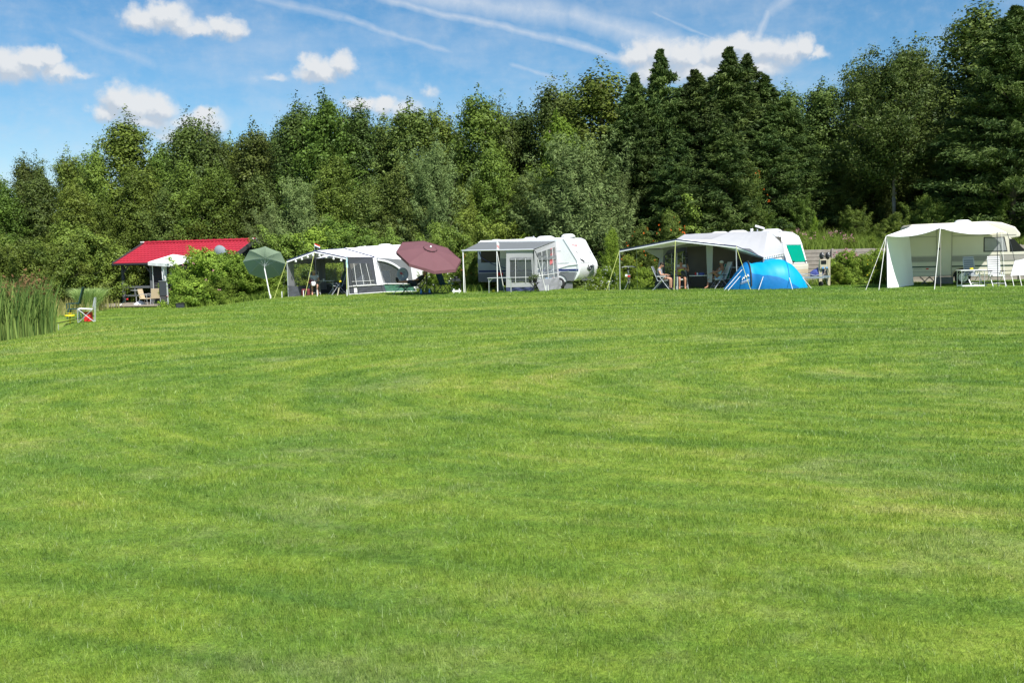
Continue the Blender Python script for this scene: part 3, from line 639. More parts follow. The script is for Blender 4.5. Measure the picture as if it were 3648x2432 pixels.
G1 = 'tall trees along the back of the campsite'; G2 = 'cypress trees behind the campsite'; G3 = 'mid-height trees along the wood edge'; G4 = 'shrubs at the edge of the pitches'
T = [
 ('alder', -10, 66, 560, 1.0, 'bushy green tree at the left edge of the picture behind the reeds'),
 ('slim', 116, 67, 535, 1.1, 'thin-topped tree, first pointed top from the left, behind the reeds'),
 ('slim', 160, 70, 532, .8, 'very narrow dark leader just right of the first pointed top at far left'),
 ('slimlight', 268, 68, 510, 1.15, 'sparse pale pointed tree above the pampas grass, under the lowest left cloud'),
 ('alder', 375, 65, 496, .9, 'dark round-topped tree directly left of the tall pointed tree above the cabin eave'),
 ('slimlight', 487, 66, 378, 1.5, 'tall broad pointed tree rising above the left end of the red roof'),
 ('alder', 590, 70, 500, 1.0, 'lower tree in the gap left of the ragged twisted top above the red roof'),
 ('slim', 700, 66, 386, 1.3, 'dark tree with a ragged twisted top above the middle of the red roof'),
 ('slim', 778, 69, 386, 1.0, 'thin open-topped tree right of the ragged dark top above the red roof'),
 ('alder', 850, 71, 470, 1.0, 'lower tree between two taller ones above the right end of the red roof'),
 ('dark', 925, 68, 418, 1.2, 'rounded dark tree above the green parasol'),
 ('dark', 1010, 71, 445, 1.0, 'background tree just left of the twin-topped tall tree'),
 ('slim', 1084, 67, 332, 1.3, 'left one of the twin tall tops left of the picture centre'),
 ('alder', 1175, 65, 308, 1.15, 'right and taller one of the twin tall tops left of the picture centre'),
 ('slim', 1250, 69, 345, 1.0, 'narrow dark tree in front of the small cloud right of the twin tops'),
 ('slim', 1300, 67, 340, 1.1, 'pointed dark tree with small cloud behind its right flank'),
 ('dark', 1385, 69, 395, 1.0, 'lower dark tree above the brown umbrella'),
 ('dark', 1473, 67, 345, 1.25, 'pyramid shaped dark tree above and right of the brown umbrella'),
 ('alder', 1582, 67, 358, 1.05, 'light green airy tree with a hooked top left of the centre skyline'),
 ('alder', 1725, 65, 303, 1.15, 'tall leafy tree above the left end of the grey porch awning'),
 ('slim', 1800, 68, 318, 1.0, 'narrow leader beside the tall leafy tree above the grey porch awning'),
 ('dark', 1868, 69, 352, 1.15, 'dark dome shaped tree left of the thorny tops at picture centre'),
 ('slim', 1979, 66, 266, 1.3, 'tall dark tree with a thorny top above the white caravan'),
 ('slimlight', 2032, 68, 262, 1.2, 'thin-topped tree right beside the thorny top above the white caravan'),
 ('slimlight', 2150, 64, 197, 1.6, 'tallest feathery tree at the end of the long vapour trail'),
 ('dark', 2245, 67, 320, 1.2, 'dark leafy tree between the feathery tree and the first cypress top'),
 ('dark', 2800, 67, 282, 1.3, 'broad dark leafy tree right of the cypresses, under the right end of the big cloud'),
 ('dark', 2925, 67, 272, 1.3, 'dark leafy tree left of the three tall tops at right'),
 ('slim', 3065, 66, 172, 1.3, 'pointed leafy tree, first of the three tall tops at right'),
 ('dark', 3250, 66, 122, 1.2, 'rounded tall tree behind the one with the bare trunk at right'),
 ('dark', 3345, 64, 222, 1.2, 'dark tree filling the dip left of the huge right-hand trees'),
 ('dark', 3720, 60, 60, 1.4, 'tall dark tree just outside the right edge of the picture'),
 ('dark', 3880, 58, 160, 1.4, 'dark tree well outside the right edge of the picture'),
 ('alder', -160, 64, 580, 1.3, 'green tree just outside the left edge of the picture'),
 ('dark', -330, 63, 560, 1.4, 'dark tree well outside the left edge of the picture'),
 ('slim', 3470, 60, -20, 1.7, 'huge leafy tree reaching the top edge at the right'),
]
for (k, px, d, ty, ws, lab) in T: plant(k, px, d, lab, topy=ty, ws=ws, group=G1)
for (k, px, d, ty, ws, lab) in [
 ('conifer', 2359, 61, 172, .85, 'dark cypress with the tall spiky leader, leftmost of the cypresses'),
 ('conifer', 2290, 60, 390, 1.15, 'shorter dark cypress at the left foot of the spiky leader'),
 ('conifer3', 2480, 62, 240, 1.0, 'broad dark cypress between the two groups of spiky leaders'),
 ('conifer', 2600, 61, 165, 1.1, 'dark cypress with the middle leader in front of the big white cloud'),
 ('conifer', 2664, 63, 186, 1.0, 'dark cypress with the right-hand leader in front of the big white cloud'),
 ('conifer3', 2560, 58.5, 420, 1.25, 'wide low dark cypress above the open awning, in front of the taller leaders'),
 ('conifer3', 2545, 63.5, 262, 1.35, 'rounded dark cypress filling in between the middle and left leaders'),
 ('conifer3', 2725, 62.5, 262, 1.25, 'dark cypress sloping down right of the right-hand leader'),
 ('conifer3', 2420, 62.5, 330, 1.2, 'bushy dark cypress just right of the leftmost spiky leader'),
 ('conifer3', 2750, 60, 370, 1.3, 'wide dark cypress above the old caravan with the green window'),
 ('conifer3', 2420, 58.5, 470, 1.1, 'drooping dark cypress above the peak of the open awning'),
 ('cypress_wide', 3605, 53, 18, 1.15, 'massive dark cypress at the right edge behind the motorhome'),
 ('conifer3', 3450, 56, 330, 1.1, 'dark drooping cypress just above the motorhome roof vent')]:
    plant(k, px, d, lab, topy=ty, ws=ws, group=G2)
plant('ash', 3188, 57.5, 'slender tree with a bare pale trunk showing left of the motorhome', topy=130, ws=1.15)
MIDT = [
 ('alder', 40, 60, 640, 1.2, 'dense dark green tree low at the left edge, in front of the others'),
 ('dark', 160, 61, 600, 1.2, 'dark green tree right of the left edge, above the reeds'),
 ('alder', 290, 60, 640, 1.3, 'tree with yellowish leaves right above the pampas grass'),
 ('alder', 385, 63.5, 690, 1.1, 'leafy tree left of the cabin, overhanging its left roof corner'),
 ('slimlight', 500, 63, 560, 1.2, 'light green tree rising close behind the left half of the red roof'),
 ('alder', 690, 62, 540, 1.0, 'yellow-green tree close behind the middle of the red roof'),
 ('alder', 790, 61, 560, 1.2, 'green tree close behind the right half of the red roof'),
 ('dark', 620, 62, 640, 1.3, 'dark low tree behind the centre of the red roof'),
 ('dark', 935, 61, 600, 1.3, 'dark green tree just behind the green parasol'),
 ('willow', 1080, 59, 650, 1.1, 'greyish willow above the peak of the first awning'),
 ('alder', 1200, 60, 520, 1.2, 'bright leafy tree behind the first awning'),
 ('dark', 1330, 60, 620, 1.4, 'dark bushy tree behind the roof hatches of the left caravan'),
 ('dark', 1440, 60, 560, 1.2, 'dark round tree directly above the brown umbrella'),
 ('willow', 1555, 60, 520, .9, 'grey-green tall willow right of the brown umbrella'),
 ('alder', 1660, 60, 640, 1.1, 'mid-green tree left of the grey porch awning'),
 ('alder', 1770, 61, 500, 1.1, 'bright green tree behind the grey porch awning'),
 ('dark', 1880, 60, 600, 1.2, 'dark tree behind the middle of the white caravan'),
 ('yellow', 1990, 60.5, 385, .95, 'tall bright yellow-green tree in the dark row above the white caravan'),
 ('willow', 2070, 57.5, 500, 1.25, 'large rounded silver-green willow above the white caravan'),
 ('willow', 2190, 58.5, 620, .8, 'smaller silver-green willow right of the big rounded one'),
 ('dark', 2990, 61, 480, 1.2, 'dark tree behind the bank left of the bare pale trunk'),
 ('dark', 3110, 61.5, 430, 1.1, 'dark leafy tree close left of the bare pale trunk'),
 ('dark', 3290, 61, 420, 1.2, 'dark leafy tree close right of the bare pale trunk'),
 ('dark', 3390, 59, 560, 1.1, 'low dark tree behind the left end of the motorhome roof'),
]
for (k, px, d, ty, ws, lab) in MIDT: plant(k, px, d, lab, topy=ty, ws=ws, group=G3)
SHR = [
 ('darkbush', 40, 52, 880, 1.3, 'dark leafy shrub behind the reeds at the left edge'),
 ('darkbush', 140, 54, 850, 1.3, 'dark leafy shrub between the reeds and the pampas grass'),
 ('darkbush', 300, 58.5, 800, 1.2, 'large leafy shrub behind the pampas grass'),
 ('darkbush', 230, 56.5, 860, 1.3, 'shaded shrub just left of the pampas grass'),
 ('darkbush', 440, 63, 830, 1.0, 'shaded shrub seen through the open porch of the cabin'),
 ('bush', 650, 53.2, 945, .85, 'left end of the rose hedge beside the dark cabinet'),
 ('bush', 735, 53, 878, 1.15, 'highest part of the rose hedge, in front of the red roof'),
 ('bush', 815, 53.5, 886, 1.25, 'rose hedge bush below the cabin satellite dish'),
 ('bush', 690, 52.2, 985, 1.15, 'low front bush of the rose hedge nearest the lawn'),
 ('bush', 790, 52.2, 980, 1.15, 'low front bush at the middle of the rose hedge'),
 ('bush', 885, 53, 930, 1.3, 'rose hedge bush left of the green parasol pole'),
 ('bush', 955, 54, 950, 1.2, 'right end of the rose hedge behind the green parasol pole'),
 ('darkbush', 1040, 56, 820, 1.25, 'green shrub right behind the left pole of the first awning'),
 ('bush', 1130, 57.5, 800, 1.3, 'olive green shrub above the peak of the first awning'),
 ('willow', 960, 58, 760, .9, 'greyish shrub right of the cabin gable'),
 ('darkbush', 1240, 58.5, 780, 1.4, 'green shrub behind the left caravan'),
 ('darkbush', 1400, 58.5, 830, 1.4, 'shaded shrub behind the left caravan and the brown umbrella'),
 ('bush', 1085, 54.2, 935, 1.05, 'leafy bush seen through the side window of the first awning'),
 ('bush', 1190, 54.5, 930, .9, 'leafy bush seen through the back window of the first awning'),
 ('bush', 1560, 51.5, 940, .95, 'white-flowered bush under the brown umbrella'),
 ('bush', 1520, 52, 955, .8, 'pale flowering bush left of the dark green camp chair'),
 ('rowan', 1680, 54, 850, .75, 'reddish-tipped shrub between the brown umbrella and the porch awning'),
 ('darkbush', 1600, 56.5, 800, 1.2, 'leafy shrub above the right rim of the brown umbrella'),
 ('darkbush', 1760, 58.5, 780, 1.3, 'leafy shrub over the left roof end of the white caravan'),
 ('darkbush', 1930, 59, 790, 1.3, 'dark shrub over the middle of the white caravan'),
 ('bush', 2120, 48.5, 980, 1.2, 'low bindweed covered bush at the nose of the white caravan'),
 ('bush', 2165, 49, 940, .8, 'taller bindweed bush beside the yellow guy rope'),
 ('yellow', 2180, 51, 800, .85, 'bright yellow-green sapling right of the white caravan'),
 ('bush', 2240, 52, 900, .8, 'leafy shrub behind the bicycle saddle'),
 ('rowan', 2290, 53, 790, 1.2, 'rowan with orange berries left of the open awning peak'),
 ('bush', 2295, 51, 945, .9, 'dense shrub seen between the bicycle and the awning column'),
 ('rowan', 2390, 55.5, 740, 1.0, 'rowan with orange berries just above the open awning peak'),
 ('rowan', 2665, 57.5, 560, 1.0, 'tall rowan with orange berries above the old caravan'),
 ('darkbush', 2520, 57, 720, 1.2, 'leafy shrub above the roof of the open awning'),
 ('darkbush', 2730, 57.5, 740, 1.1, 'leafy shrub above the roof vents of the old caravan'),
 ('darkbush', 2860, 58, 700, .9, 'leafy shrub behind the rounded roof end of the old caravan'),
 ('yellow', 2900, 53.5, 760, .7, 'small light green sapling on the bank above the grey board wall'),
 ('bush', 3010, 48.7, 885, 1.15, 'tall pink-flowered bush against the board wall'),
 ('yellow', 2985, 48, 925, 1.5, 'bright yellow-green shrub beside the two post lamps'),
 ('bush', 3070, 48.5, 900, 1.25, 'green shrub with yellow flowers against the board wall'),
 ('yellow', 3040, 48.0, 950, 1.5, 'low yellow-green shrub in front of the board wall'),
 ('bush', 3030, 51.0, 842, 1.1, 'green bush on the bank above the pink-flowered shrub'),
 ('bush', 3125, 48.6, 880, 1.1, 'green shrub behind the motorhome guy ropes'),
 ('bush', 2965, 51.8, 845, .9, 'small green bush on the bank above the electricity post'),
 ('bush', 3105, 51.2, 838, 1.0, 'green bush on the bank left of the camper canopy'),
 ('darkbush', 3180, 53, 760, 1.1, 'dark shrub on the bank at the foot of the bare pale trunk'),
 ('darkbush', 3050, 56, 740, 1.2, 'dark shrub at the back of the flowery bank'),
 ('darkbush', 3330, 53.5, 700, 1.2, 'shaded shrub behind the motorhome roof'),
 ('darkbush', 3640, 53.0, 720, 1.3, 'deeply shaded shrub at the right edge behind the camper cab'),
 ('darkbush', 3760, 52.5, 740, 1.3, 'shaded shrub just outside the right edge of the picture'),
 ('darkbush', 3520, 53.5, 700, 1.3, 'deeply shaded shrub behind the motorhome cab'),
]
def blooms(o, m, n, rad, h, size, zlo, seed, front=True):
    rng = np.random.default_rng(seed); th = rng.random(n)*6.283; z = zlo+(h-zlo)*rng.random(n); r = rad*np.sqrt(np.clip(1-(z/h)**2, .05, 1))*(.85+.25*rng.random(n))
    C = np.stack([r*np.cos(th), r*np.sin(th), z], -1); C = np.repeat(C, 5, 0)+rng.normal(size=(n*5, 3))*size*.4
    bo = link('blossoms' if m is not MT['orange'] else 'berries', mk_mesh('blossoms', leafquads(C, size, .8, rng, .3), m, rng), o); bo['kind'] = 'stuff'
for i, (k, px, d, ty, ws, lab) in enumerate(SHR):
    o = plant(k, px, d, lab, topy=ty, ws=ws, cat='shrub' if k in ('bush', 'darkbush') else 'tree', group=G4 if k in ('bush', 'darkbush') else None)
    if k == 'rowan': blooms(o, MT['orange'], 34, 1.5, 4.6, .075, 1.5, i)
    if 'white-flowered' in lab or 'pale flowering' in lab or 'bindweed' in lab: blooms(o, MT['petal_w'], 55, 1.7, 2.8, .11, .3, i)
    if 'pink-flowered' in lab: blooms(o, MT['petal_p'], 40, 1.5, 3.1, .09, 2.0, i)
    if lab.startswith('highest part'): blooms(o, MT['petal_p'], 14, 1.7, 2.6, .07, .5, i)
    if 'yellow flowers' in lab: blooms(o, MT['yellow'], 40, 1.7, 2.8, .07, 1.0, i)
# deep wood behind the rows
for i, px in enumerate(range(-60, 3700, 210)):
    plant(('dark', 'alder', 'dark')[i % 3], px+random.randint(-30, 30), 76+random.random()*4, 'shaded tree deep in the wood, seen only through gaps between the nearer trees', topy=int(np.interp(px, [0, 450, 1200, 2200, 3000, 3650], [640, 520, 450, 380, 350, 250])), ws=1.3, group='trees deep in the wood', v=i)

def blades(name, pts, H, m, label, cat, kind=None, w=.018, bend=.35, seed=1, parent=None, spread=.0, seg=3, rn=None):
    """upright grass blades rooted at pts (n,3)"""
    rng = np.random.default_rng(seed); n = len(pts); h = H*(.55+.6*rng.random(n)) if np.isscalar(H) else H; a = rng.random(n)*6.283; th = rng.random(n)*6.283
    bd = bend*h*(.3+1.0*rng.random(n)); dx, dy = np.cos(a)*bd, np.sin(a)*bd; Vs = []; wv = w*(.6+.8*rng.random(n))
    if spread: cx = pts[:, :2]-pts[:, :2].mean(0); l = np.linalg.norm(cx, axis=1, keepdims=True)+.05; dx = dx*.4+cx[:, 0]/l[:, 0]*h*spread*(.3+rng.random(n)); dy = dy*.4+cx[:, 1]/l[:, 0]*h*spread*(.3+rng.random(n))
    for i in range(seg+1):
        t = i/seg; ww = wv*(1-t**1.5)+.001; x = pts[:, 0]+dx*t**2; y = pts[:, 1]+dy*t**2; z = pts[:, 2]+h*(t-(bend+spread)*.25*t**3)
        Vs.append(np.stack([x-np.cos(th)*ww, y-np.sin(th)*ww, z], -1)); Vs.append(np.stack([x+np.cos(th)*ww, y+np.sin(th)*ww, z], -1))
    V = np.stack(Vs, 1).reshape(-1, 3); k = 2*(seg+1); b = (np.arange(n)*k)[:, None]
    F = np.concatenate([b+np.array([2*i, 2*i+1, 2*i+3, 2*i+2]) for i in range(seg)], 0)
    r = np.repeat(rng.random(n), k); o = link(name, mesh_np(name, V, F, [m], r), parent)
    if label: tag(o, label, cat, kind=kind)
    return o
rng = np.random.default_rng(5)
# reeds round the pond edge
n = 26000; e = rng.random(n); ang = (rng.random(n)-.5)*1.9-.12; rr = .85+.26*rng.random(n)
X = -27.3+11.5*rr*np.cos(ang); Y = 33+13*rr*np.sin(ang); k = (Y < 40.5) & (X/Y > -.62) & (X/Y < -.464+.010*np.sin(Y*5)); X, Y = X[k], Y[k]
# keep one dense clump near the left picture edge
dens = np.exp(-((Y-29.5)/6.5)**4); k = rng.random(len(X)) < dens; X, Y = X[k], Y[k]
P = np.stack([X, Y, np.maximum(gz(X, Y), -1.15)], -1)
blades('reeds', P, 1.85, L_REED, 'tall green reed bed at the pond edge at the left of the picture', 'reeds', 'stuff', w=.019, bend=.26, seed=8)
k = rng.random(len(P)) < .05; Q = P[k].copy(); Q[:, 2] += 1.3+.5*rng.random(len(Q)); C = np.repeat(Q, 9, 0)+rng.normal(size=(len(Q)*9, 3))*np.array([.05, .05, .13])
o = link('reed_plumes', mk_mesh('reed_plumes', leafquads(C, .11, .4, rng, .2), L_BROWN, rng)); tag(o, 'brown seed heads on top of the reed bed', 'seed heads', kind='stuff')
# rough growth between pond and wood
n = 5200; X = rng.uniform(-31, -16.5, n); Y = rng.uniform(43, 57, n); k = (((X+27.3)/11.5)**2+((Y-33)/13.0)**2 > .93) & ((X < -20.2-.0*Y) | (Y > 53.2)) & ~((X > -24.5) & (Y > 53)); X, Y = X[k], Y[k]
blades('rough_grass', np.stack([X, Y, gz(X, Y)], -1), .75, L_DRY, 'dry brownish rough grass between the pond and the wood', 'rough grass', 'stuff', w=.014, bend=.4, seed=2)
# long grass at the foot of hedges and pitches
segs = [((650, 52.2), (955, 51.6), .45, 1300), ((955, 52.3), (1040, 51.5), .5, 500), ((1500, 50.3), (1720, 51.0), .35, 700), ((2080, 49.2), (2250, 49.0), .4, 600), ((2880, 49.0), (3150, 48.8), .35, 1000), ((2230, 51.5), (2310, 50.5), .3, 300)]
PP = []
for (a, b, h, n) in segs:
    A = gp(*a); B = gp(*b); t = rng.random(n); X = A.x+(B.x-A.x)*t; Y = A.y+(B.y-A.y)*t+rng.normal(size=n)*.35; PP.append(np.stack([X, Y, gz(X, Y)], -1))
blades('long_grass', np.concatenate(PP), .42, L_MEAD, 'unmown long grass along the foot of the hedges and bushes', 'long grass', 'stuff', w=.011, bend=.4, seed=4)
n = 15000; X = rng.uniform(13.4, 34, n); Y = wall_y(X)+.45+rng.random(n)**1.3*8
blades('meadow_grass', np.stack([X, Y, gz(X, Y)], -1), .66, L_MEAD, 'tall wild meadow grass on the bank above the grey board wall', 'meadow grass', 'stuff', w=.009, bend=.6, seed=6)
n = 20; X = rng.uniform(13.8, 17.5, n); Y = wall_y(X)+.3+rng.random(n)*2.2; Z = gz(X, Y)+.55+.4*rng.random(n); C = np.repeat(np.stack([X, Y, Z], -1), 12, 0)+rng.normal(size=(n*12, 3))*np.array([.04, .04, .08])
o = link('wild_flowers', mk_mesh('wild_flowers', leafquads(C, .06, .7, rng, .3), MT['petal_p'], rng)); tag(o, 'pink wild flower spikes on the bank above the grey board wall', 'wild flowers', kind='stuff')
# pampas grass
g = gp(318, 49.5); n = 3800; a = rng.random(n)*6.283; r = .42*np.sqrt(rng.random(n)); pg = thing('pampas_grass', 'rounded clump of pampas grass at the water side left of the cabin', 'ornamental grass', g)
blades('foliage', np.stack([r*np.cos(a), r*np.sin(a), np.zeros(n)], -1), (.6+1.0*rng.random(n)), L_PAMP, None, None, w=.016, bend=.5, spread=.46, seg=5, seed=9, parent=pg)
g = gp(285, 50.5)
# ------------------------------------------------------------ cabin
def gpz(px, d, h=0): return gp(px, d)+Vector((0, 0, h))
def cabin():
    th = R(20); rz = -th; O = Vector((-21.38, 59.41, -.5))           # left end of the ridge, on the ground
    c = thing('cabin', 'dark timber cabin with a red ribbed roof and an open porch at its left end', 'cabin', O, rz)
    Lx, w, zr, ze = 7.35, 2.4, 3.42, 2.40                            # local x along ridge, -y towards the camera
    mb = MB()
    for sgn in (-1, 1):
        nx, rows = 264, 9
        for r in range(rows):
            t0, t1 = r/rows, (r+1)/rows; vs = []
            for j, t in enumerate((t0, t1)):
                for i in range(nx+1):
                    x = -.15+(Lx+.3)*i/nx; wv = .014*math.cos(2*math.pi*x/.24); lift = .045*(1-j)*0+(.024 if j == 1 else 0)
                    vs.append((x, sgn*(w+.25)*t, zr-(zr-ze+.12)*t+wv+lift+.05))
            mb.add(vs, [(i, i+1, nx+2+i, nx+1+i) for i in range(nx)])
            mb.add([(-.15, sgn*(w+.25)*t1, zr-(zr-ze+.12)*t1+.0), (Lx+.15, sgn*(w+.25)*t1, zr-(zr-ze+.12)*t1+.0), (Lx+.15, sgn*(w+.25)*t1, zr-(zr-ze+.12)*t1+.085), (-.15, sgn*(w+.25)*t1, zr-(zr-ze+.12)*t1+.085)], [(0, 1, 2, 3)])
    roof = mb.build('roof', MT['tile_red'], c)
    mb = MB()
    for i in range(20): mb.tube((-.15+i*(Lx+.3)/20, 0, zr+.07), (-.15+(i+1)*(Lx+.3)/20, 0, zr+.09), .085, .10, 10)
    mb.build('ridge_cap', MT['tile_red'], roof)
    for x in (-.17, Lx+.17):
        mb = MB()
        for sgn in (-1, 1):
            a = Vector((x, 0, zr+.02)); b = Vector((x, sgn*(w+.3), ze-.14)); d = (b-a)
            mb.add([a+Vector((-.03, 0, .12)), a+Vector((.03, 0, .12)), a+Vector((.03, 0, -.12)), a+Vector((-.03, 0, -.12)), b+Vector((-.03, 0, .12)), b+Vector((.03, 0, .12)), b+Vector((.03, 0, -.12)), b+Vector((-.03, 0, -.12))],
                   [(0,1,5,4),(1,2,6,5),(2,3,7,6),(3,0,4,7),(0,3,2,1),(4,5,6,7)])
        mb.build('barge_board', MT['timber_dk'], c)
        mb = MB(); mb.box((x*.985, 0, zr+.13), (.16, .40, .06)); mb.build('ridge_end_cap', MT['white'], c)
    mb = MB(); mb.box((Lx/2, -(w+.30), ze-.12), (Lx+.3, .1, .09)); mb.build('gutter', MT['cabinet'], c)
    xw = 2.25                                                      # porch ends, room starts
    zf = .1
    # room walls with overlapping boards
    def boards(name, a, b, z0, z1, top=None):
        mb = MB(); a = Vector(a); b = Vector(b); n = int((z1-z0)/.19)+1; d = (b-a).normalized(); nr = Vector((d.y, -d.x, 0))
        for i in range(n):
            lo = z0+(z1-z0)*i/n; hi = z0+(z1-z0)*(i+1)/n; aa, bb = a, b
            if top:
                m = (a+b)/2; f = min(1, max(0.02, (top-hi)/(top-ze+.05))) if hi > ze-.1 else 1; aa = m+(a-m)*f; bb = m+(b-m)*f
            o = nr*.03; p = nr*.004
            mb.add([aa+o+Vector((0,0,lo)), bb+o+Vector((0,0,lo)), bb+p+Vector((0,0,hi)), aa+p+Vector((0,0,hi)), aa+Vector((0,0,lo)), bb+Vector((0,0,lo))], [(0,1,2,3),(4,5,1,0)])
        return mb.build(name, MT['timber_dk'], c)
    boards('wall', (xw, -w+.2, 0), (Lx-.05, -w+.2, 0), zf, ze)
    boards('wall', (Lx-.05, -w+.2, 0), (Lx-.05, w-.2, 0), zf, zr-.05, top=zr-.02)
    boards('wall', (xw, w-.2, 0), (xw, -w+.2, 0), zf, zr-.05, top=zr-.02)
    wn = MB(); wn.box((4.0, -w+.15, 1.55), (1.1, .06, 1.15)); f = wn.build('window', MT['white'], c)
    wp = MB(); wp.box((3.75, -w+.11, 1.55), (.42, .02, 1.0)); wp.box((4.25, -w+.11, 1.55), (.42, .02, 1.0)); wp.build('pane', MT['glass_lt'], f)
    for (x, y) in ((.1, -w+.2), (xw-.15, -w+.17), (.1, w-.25)):
        mb = MB(); mb.box((x, y, (ze+zf)/2), (.12, .12, ze-zf)); s = 1 if x < 1 else -1
        if y < 0: mb.tube((x, y, ze-.65), (x+s*.55, y, ze-.08), .05, n=4)
        mb.build('porch_post', MT['timber_post'], c)
    mb = MB(); mb.box((Lx/2-.6+.4, -w+.2, ze-.12), (Lx-.2, .12, .16)); mb.box((.1, 0, ze-.12), (.12, 2*w-.5, .16)); mb.build('eaves_beam', MT['timber_dk'], c)
    mb = MB(); mb.box((1.1, -w+.2, .98), (1.9, .06, .12)); mb.box((1.1, -w+.2, .50), (1.9, .04, .08)); mb.box((.1, 0, .98), (.06, 2*w-.6, .12)); mb.box((.9, -w+.2, .75), (.07, .05, .42)); mb.build('porch_rail', MT['timber_post'], c)
    mb = MB()
    for i in range(24): mb.box((-.2+i*.155, -1.3, .05), (.14, 5.2, .08))
    mb.build('deck', MT['timber_deck'], c)
    mb = MB(); Md = Matrix.Rotation(R(-75), 3, 'X'); mb.lathe((Lx-.25, -w-.35, 2.75), [(0, 0), (.15, .01), (.3, .05), (.42, .11)], 20, Md); mb.tube((Lx-.25, -w-.2, 2.1), (Lx-.25, -w-.3, 2.75), .03); mb.tube((Lx-.25, -w-.35, 2.4), (Lx-.25, -w-.9, 2.6), .015)
    mb.build('satellite_dish', MT['dish'], c, smooth=True)
cabin()

def low_deck():
    g = gp(505, 53.8); o = thing('platform', 'low wooden platform in front of the cabin porch at the lawn edge', 'platform', g, R(-8))
    mb = MB()
    for i in range(12): mb.box((-1.7+i*.31, 0, .10), (.29, 2.0, .05))
    mb.build('boards', MT['timber_deck'], o); mb = MB(); mb.box((0, -.9, .04), (3.6, .08, .10)); mb.build('front_beam', MT['timber_dk'], o)
low_deck()

def pavilion():
    d = 55.0; o = thing('party_tent', 'small white pavilion roof on slim poles in front of the cabin wall', 'party tent', gp(590, d))
    A = W(527, 945, 54.2); B = W(597, 950, 53.3); Cc = W(700, 930, 54.6); D = A+(Cc-B)+Vector((.1, .9, .05)); T_ = W(616, 906, 55.0); dz = Vector((0, 0, .17))
    A, B, Cc, D = [p+Vector((0, 0, .17)) for p in (A, B, Cc, D)]
    mb = MB(); mb.sheet(A, B, lerp(B, T_, .995), lerp(A, T_, .995), 6, 6, .03); mb.sheet(B, Cc, lerp(Cc, T_, .995), lerp(B, T_, .995), 6, 6, .03); mb.sheet(Cc, D, lerp(D, T_, .995), lerp(Cc, T_, .995), 6, 6, .03); mb.sheet(D, A, lerp(A, T_, .995), lerp(D, T_, .995), 6, 6, .03)
    mb.build('roof', MT['canvas'], o, world=True)
    mb = MB()
    for p, q in ((A, B), (B, Cc), (Cc, D), (D, A)): mb.sheet(p-dz, q-dz, q, p, 10, 1, 0, .015)
    mb.build('valance', MT['canvas'], o, world=True)
    for P in (W(543, 950, 54.3), W(582, 950, 53.6), W(625, 948, 55.1)):
        mb = MB(); g = Vector((P.x, P.y, float(gz(P.x, P.y)))); mb.tube(g, P+Vector((0, 0, .12)), .032, n=8); mb.build('pole', MT['alu'], o, world=True)
    mb = MB(); P = W(583, 948, 53.7); mb.sheet((P.x-.09, P.y, .1), (P.x+.12, P.y, .1), P+Vector((.15, 0, .1)), P+Vector((-.12, 0, .1)), 6, 6, 0, .03); mb.build('tied_curtain', MT['canvas'], o, world=True)
pavilion()

# ------------------------------------------------------------ furniture
def camp_chair(label, g, rz, fab, frame='alu', back=.72, recl=18, slats=None, arm='black', group='folding camping chairs'):
    c = thing('camping_chair', label, 'chair', g, rz, group); s = math.sin(R(recl)); k = math.cos(R(recl)); y0 = .20
    mb = MB()
    if slats:
        for i in range(6): mb.box((0, -.22+i*.08, .45), (.46, .055, .03))
    else: mb.sheet((-.23, -.27, .47), (.23, -.27, .47), (.23, .20, .43), (-.23, .20, .43), 4, 6, .03)
    mb.build('seat', MT[fab], c, thick=.035)
    mb = MB()
    if slats:
        n = 9
        for i in range(n):
            t = .08+back*1.1*i/n; mb.box((0, y0+t*s, .44+t*k), (.50, .03, .052), M=Matrix.Rotation(R(-recl), 3, 'X'))
        mb.build('backrest', MT[fab], c); mb = MB(); mb.box((0, y0+.025+back*.55*s, .46+back*.55*k), (.44, .012, back*1.05), M=Matrix.Rotation(R(-recl), 3, 'X')); mb.build('backrest_webbing', MT['chair_grey'], c)
    else:
        mb.sheet((-.23, y0, .44), (.23, y0, .44), (.22, y0+back*s, .44+back*k), (-.22, y0+back*s, .44+back*k), 6, 8, .0, .01); mb.build('backrest', MT[fab], c, thick=.04)
    for x in (-.27, .27):
        mb = MB(); mb.path([(x, -.34, .015), (x, .10, .60)], .016, 6); mb.path([(x, .42, .015), (x, -.10, .60)], .016, 6); mb.box((x, -.34, .02), (.045, .06, .04)); mb.box((x, .42, .02), (.045, .06, .04)); mb.build('leg', MT[frame], c)
        mb = MB(); mb.box((x, .02, .635), (.05, .44, .03)); mb.build('armrest', MT[arm], c, bevel=.008)
    mb = MB(); mb.tube((-.27, -.27, .12), (.27, -.27, .12), .013); mb.tube((-.27, .35, .12), (.27, .35, .12), .013); mb.path([(-.25, y0, .42), (-.25, y0+back*s, .44+back*k), (.25, y0+back*s, .44+back*k), (.25, y0, .42)], .014); mb.path([(-.25, -.27, .45), (-.25, y0, .42)], .014); mb.path([(.25, -.27, .45), (.25, y0, .42)], .014)
    mb.build('frame', MT[frame], c); return c
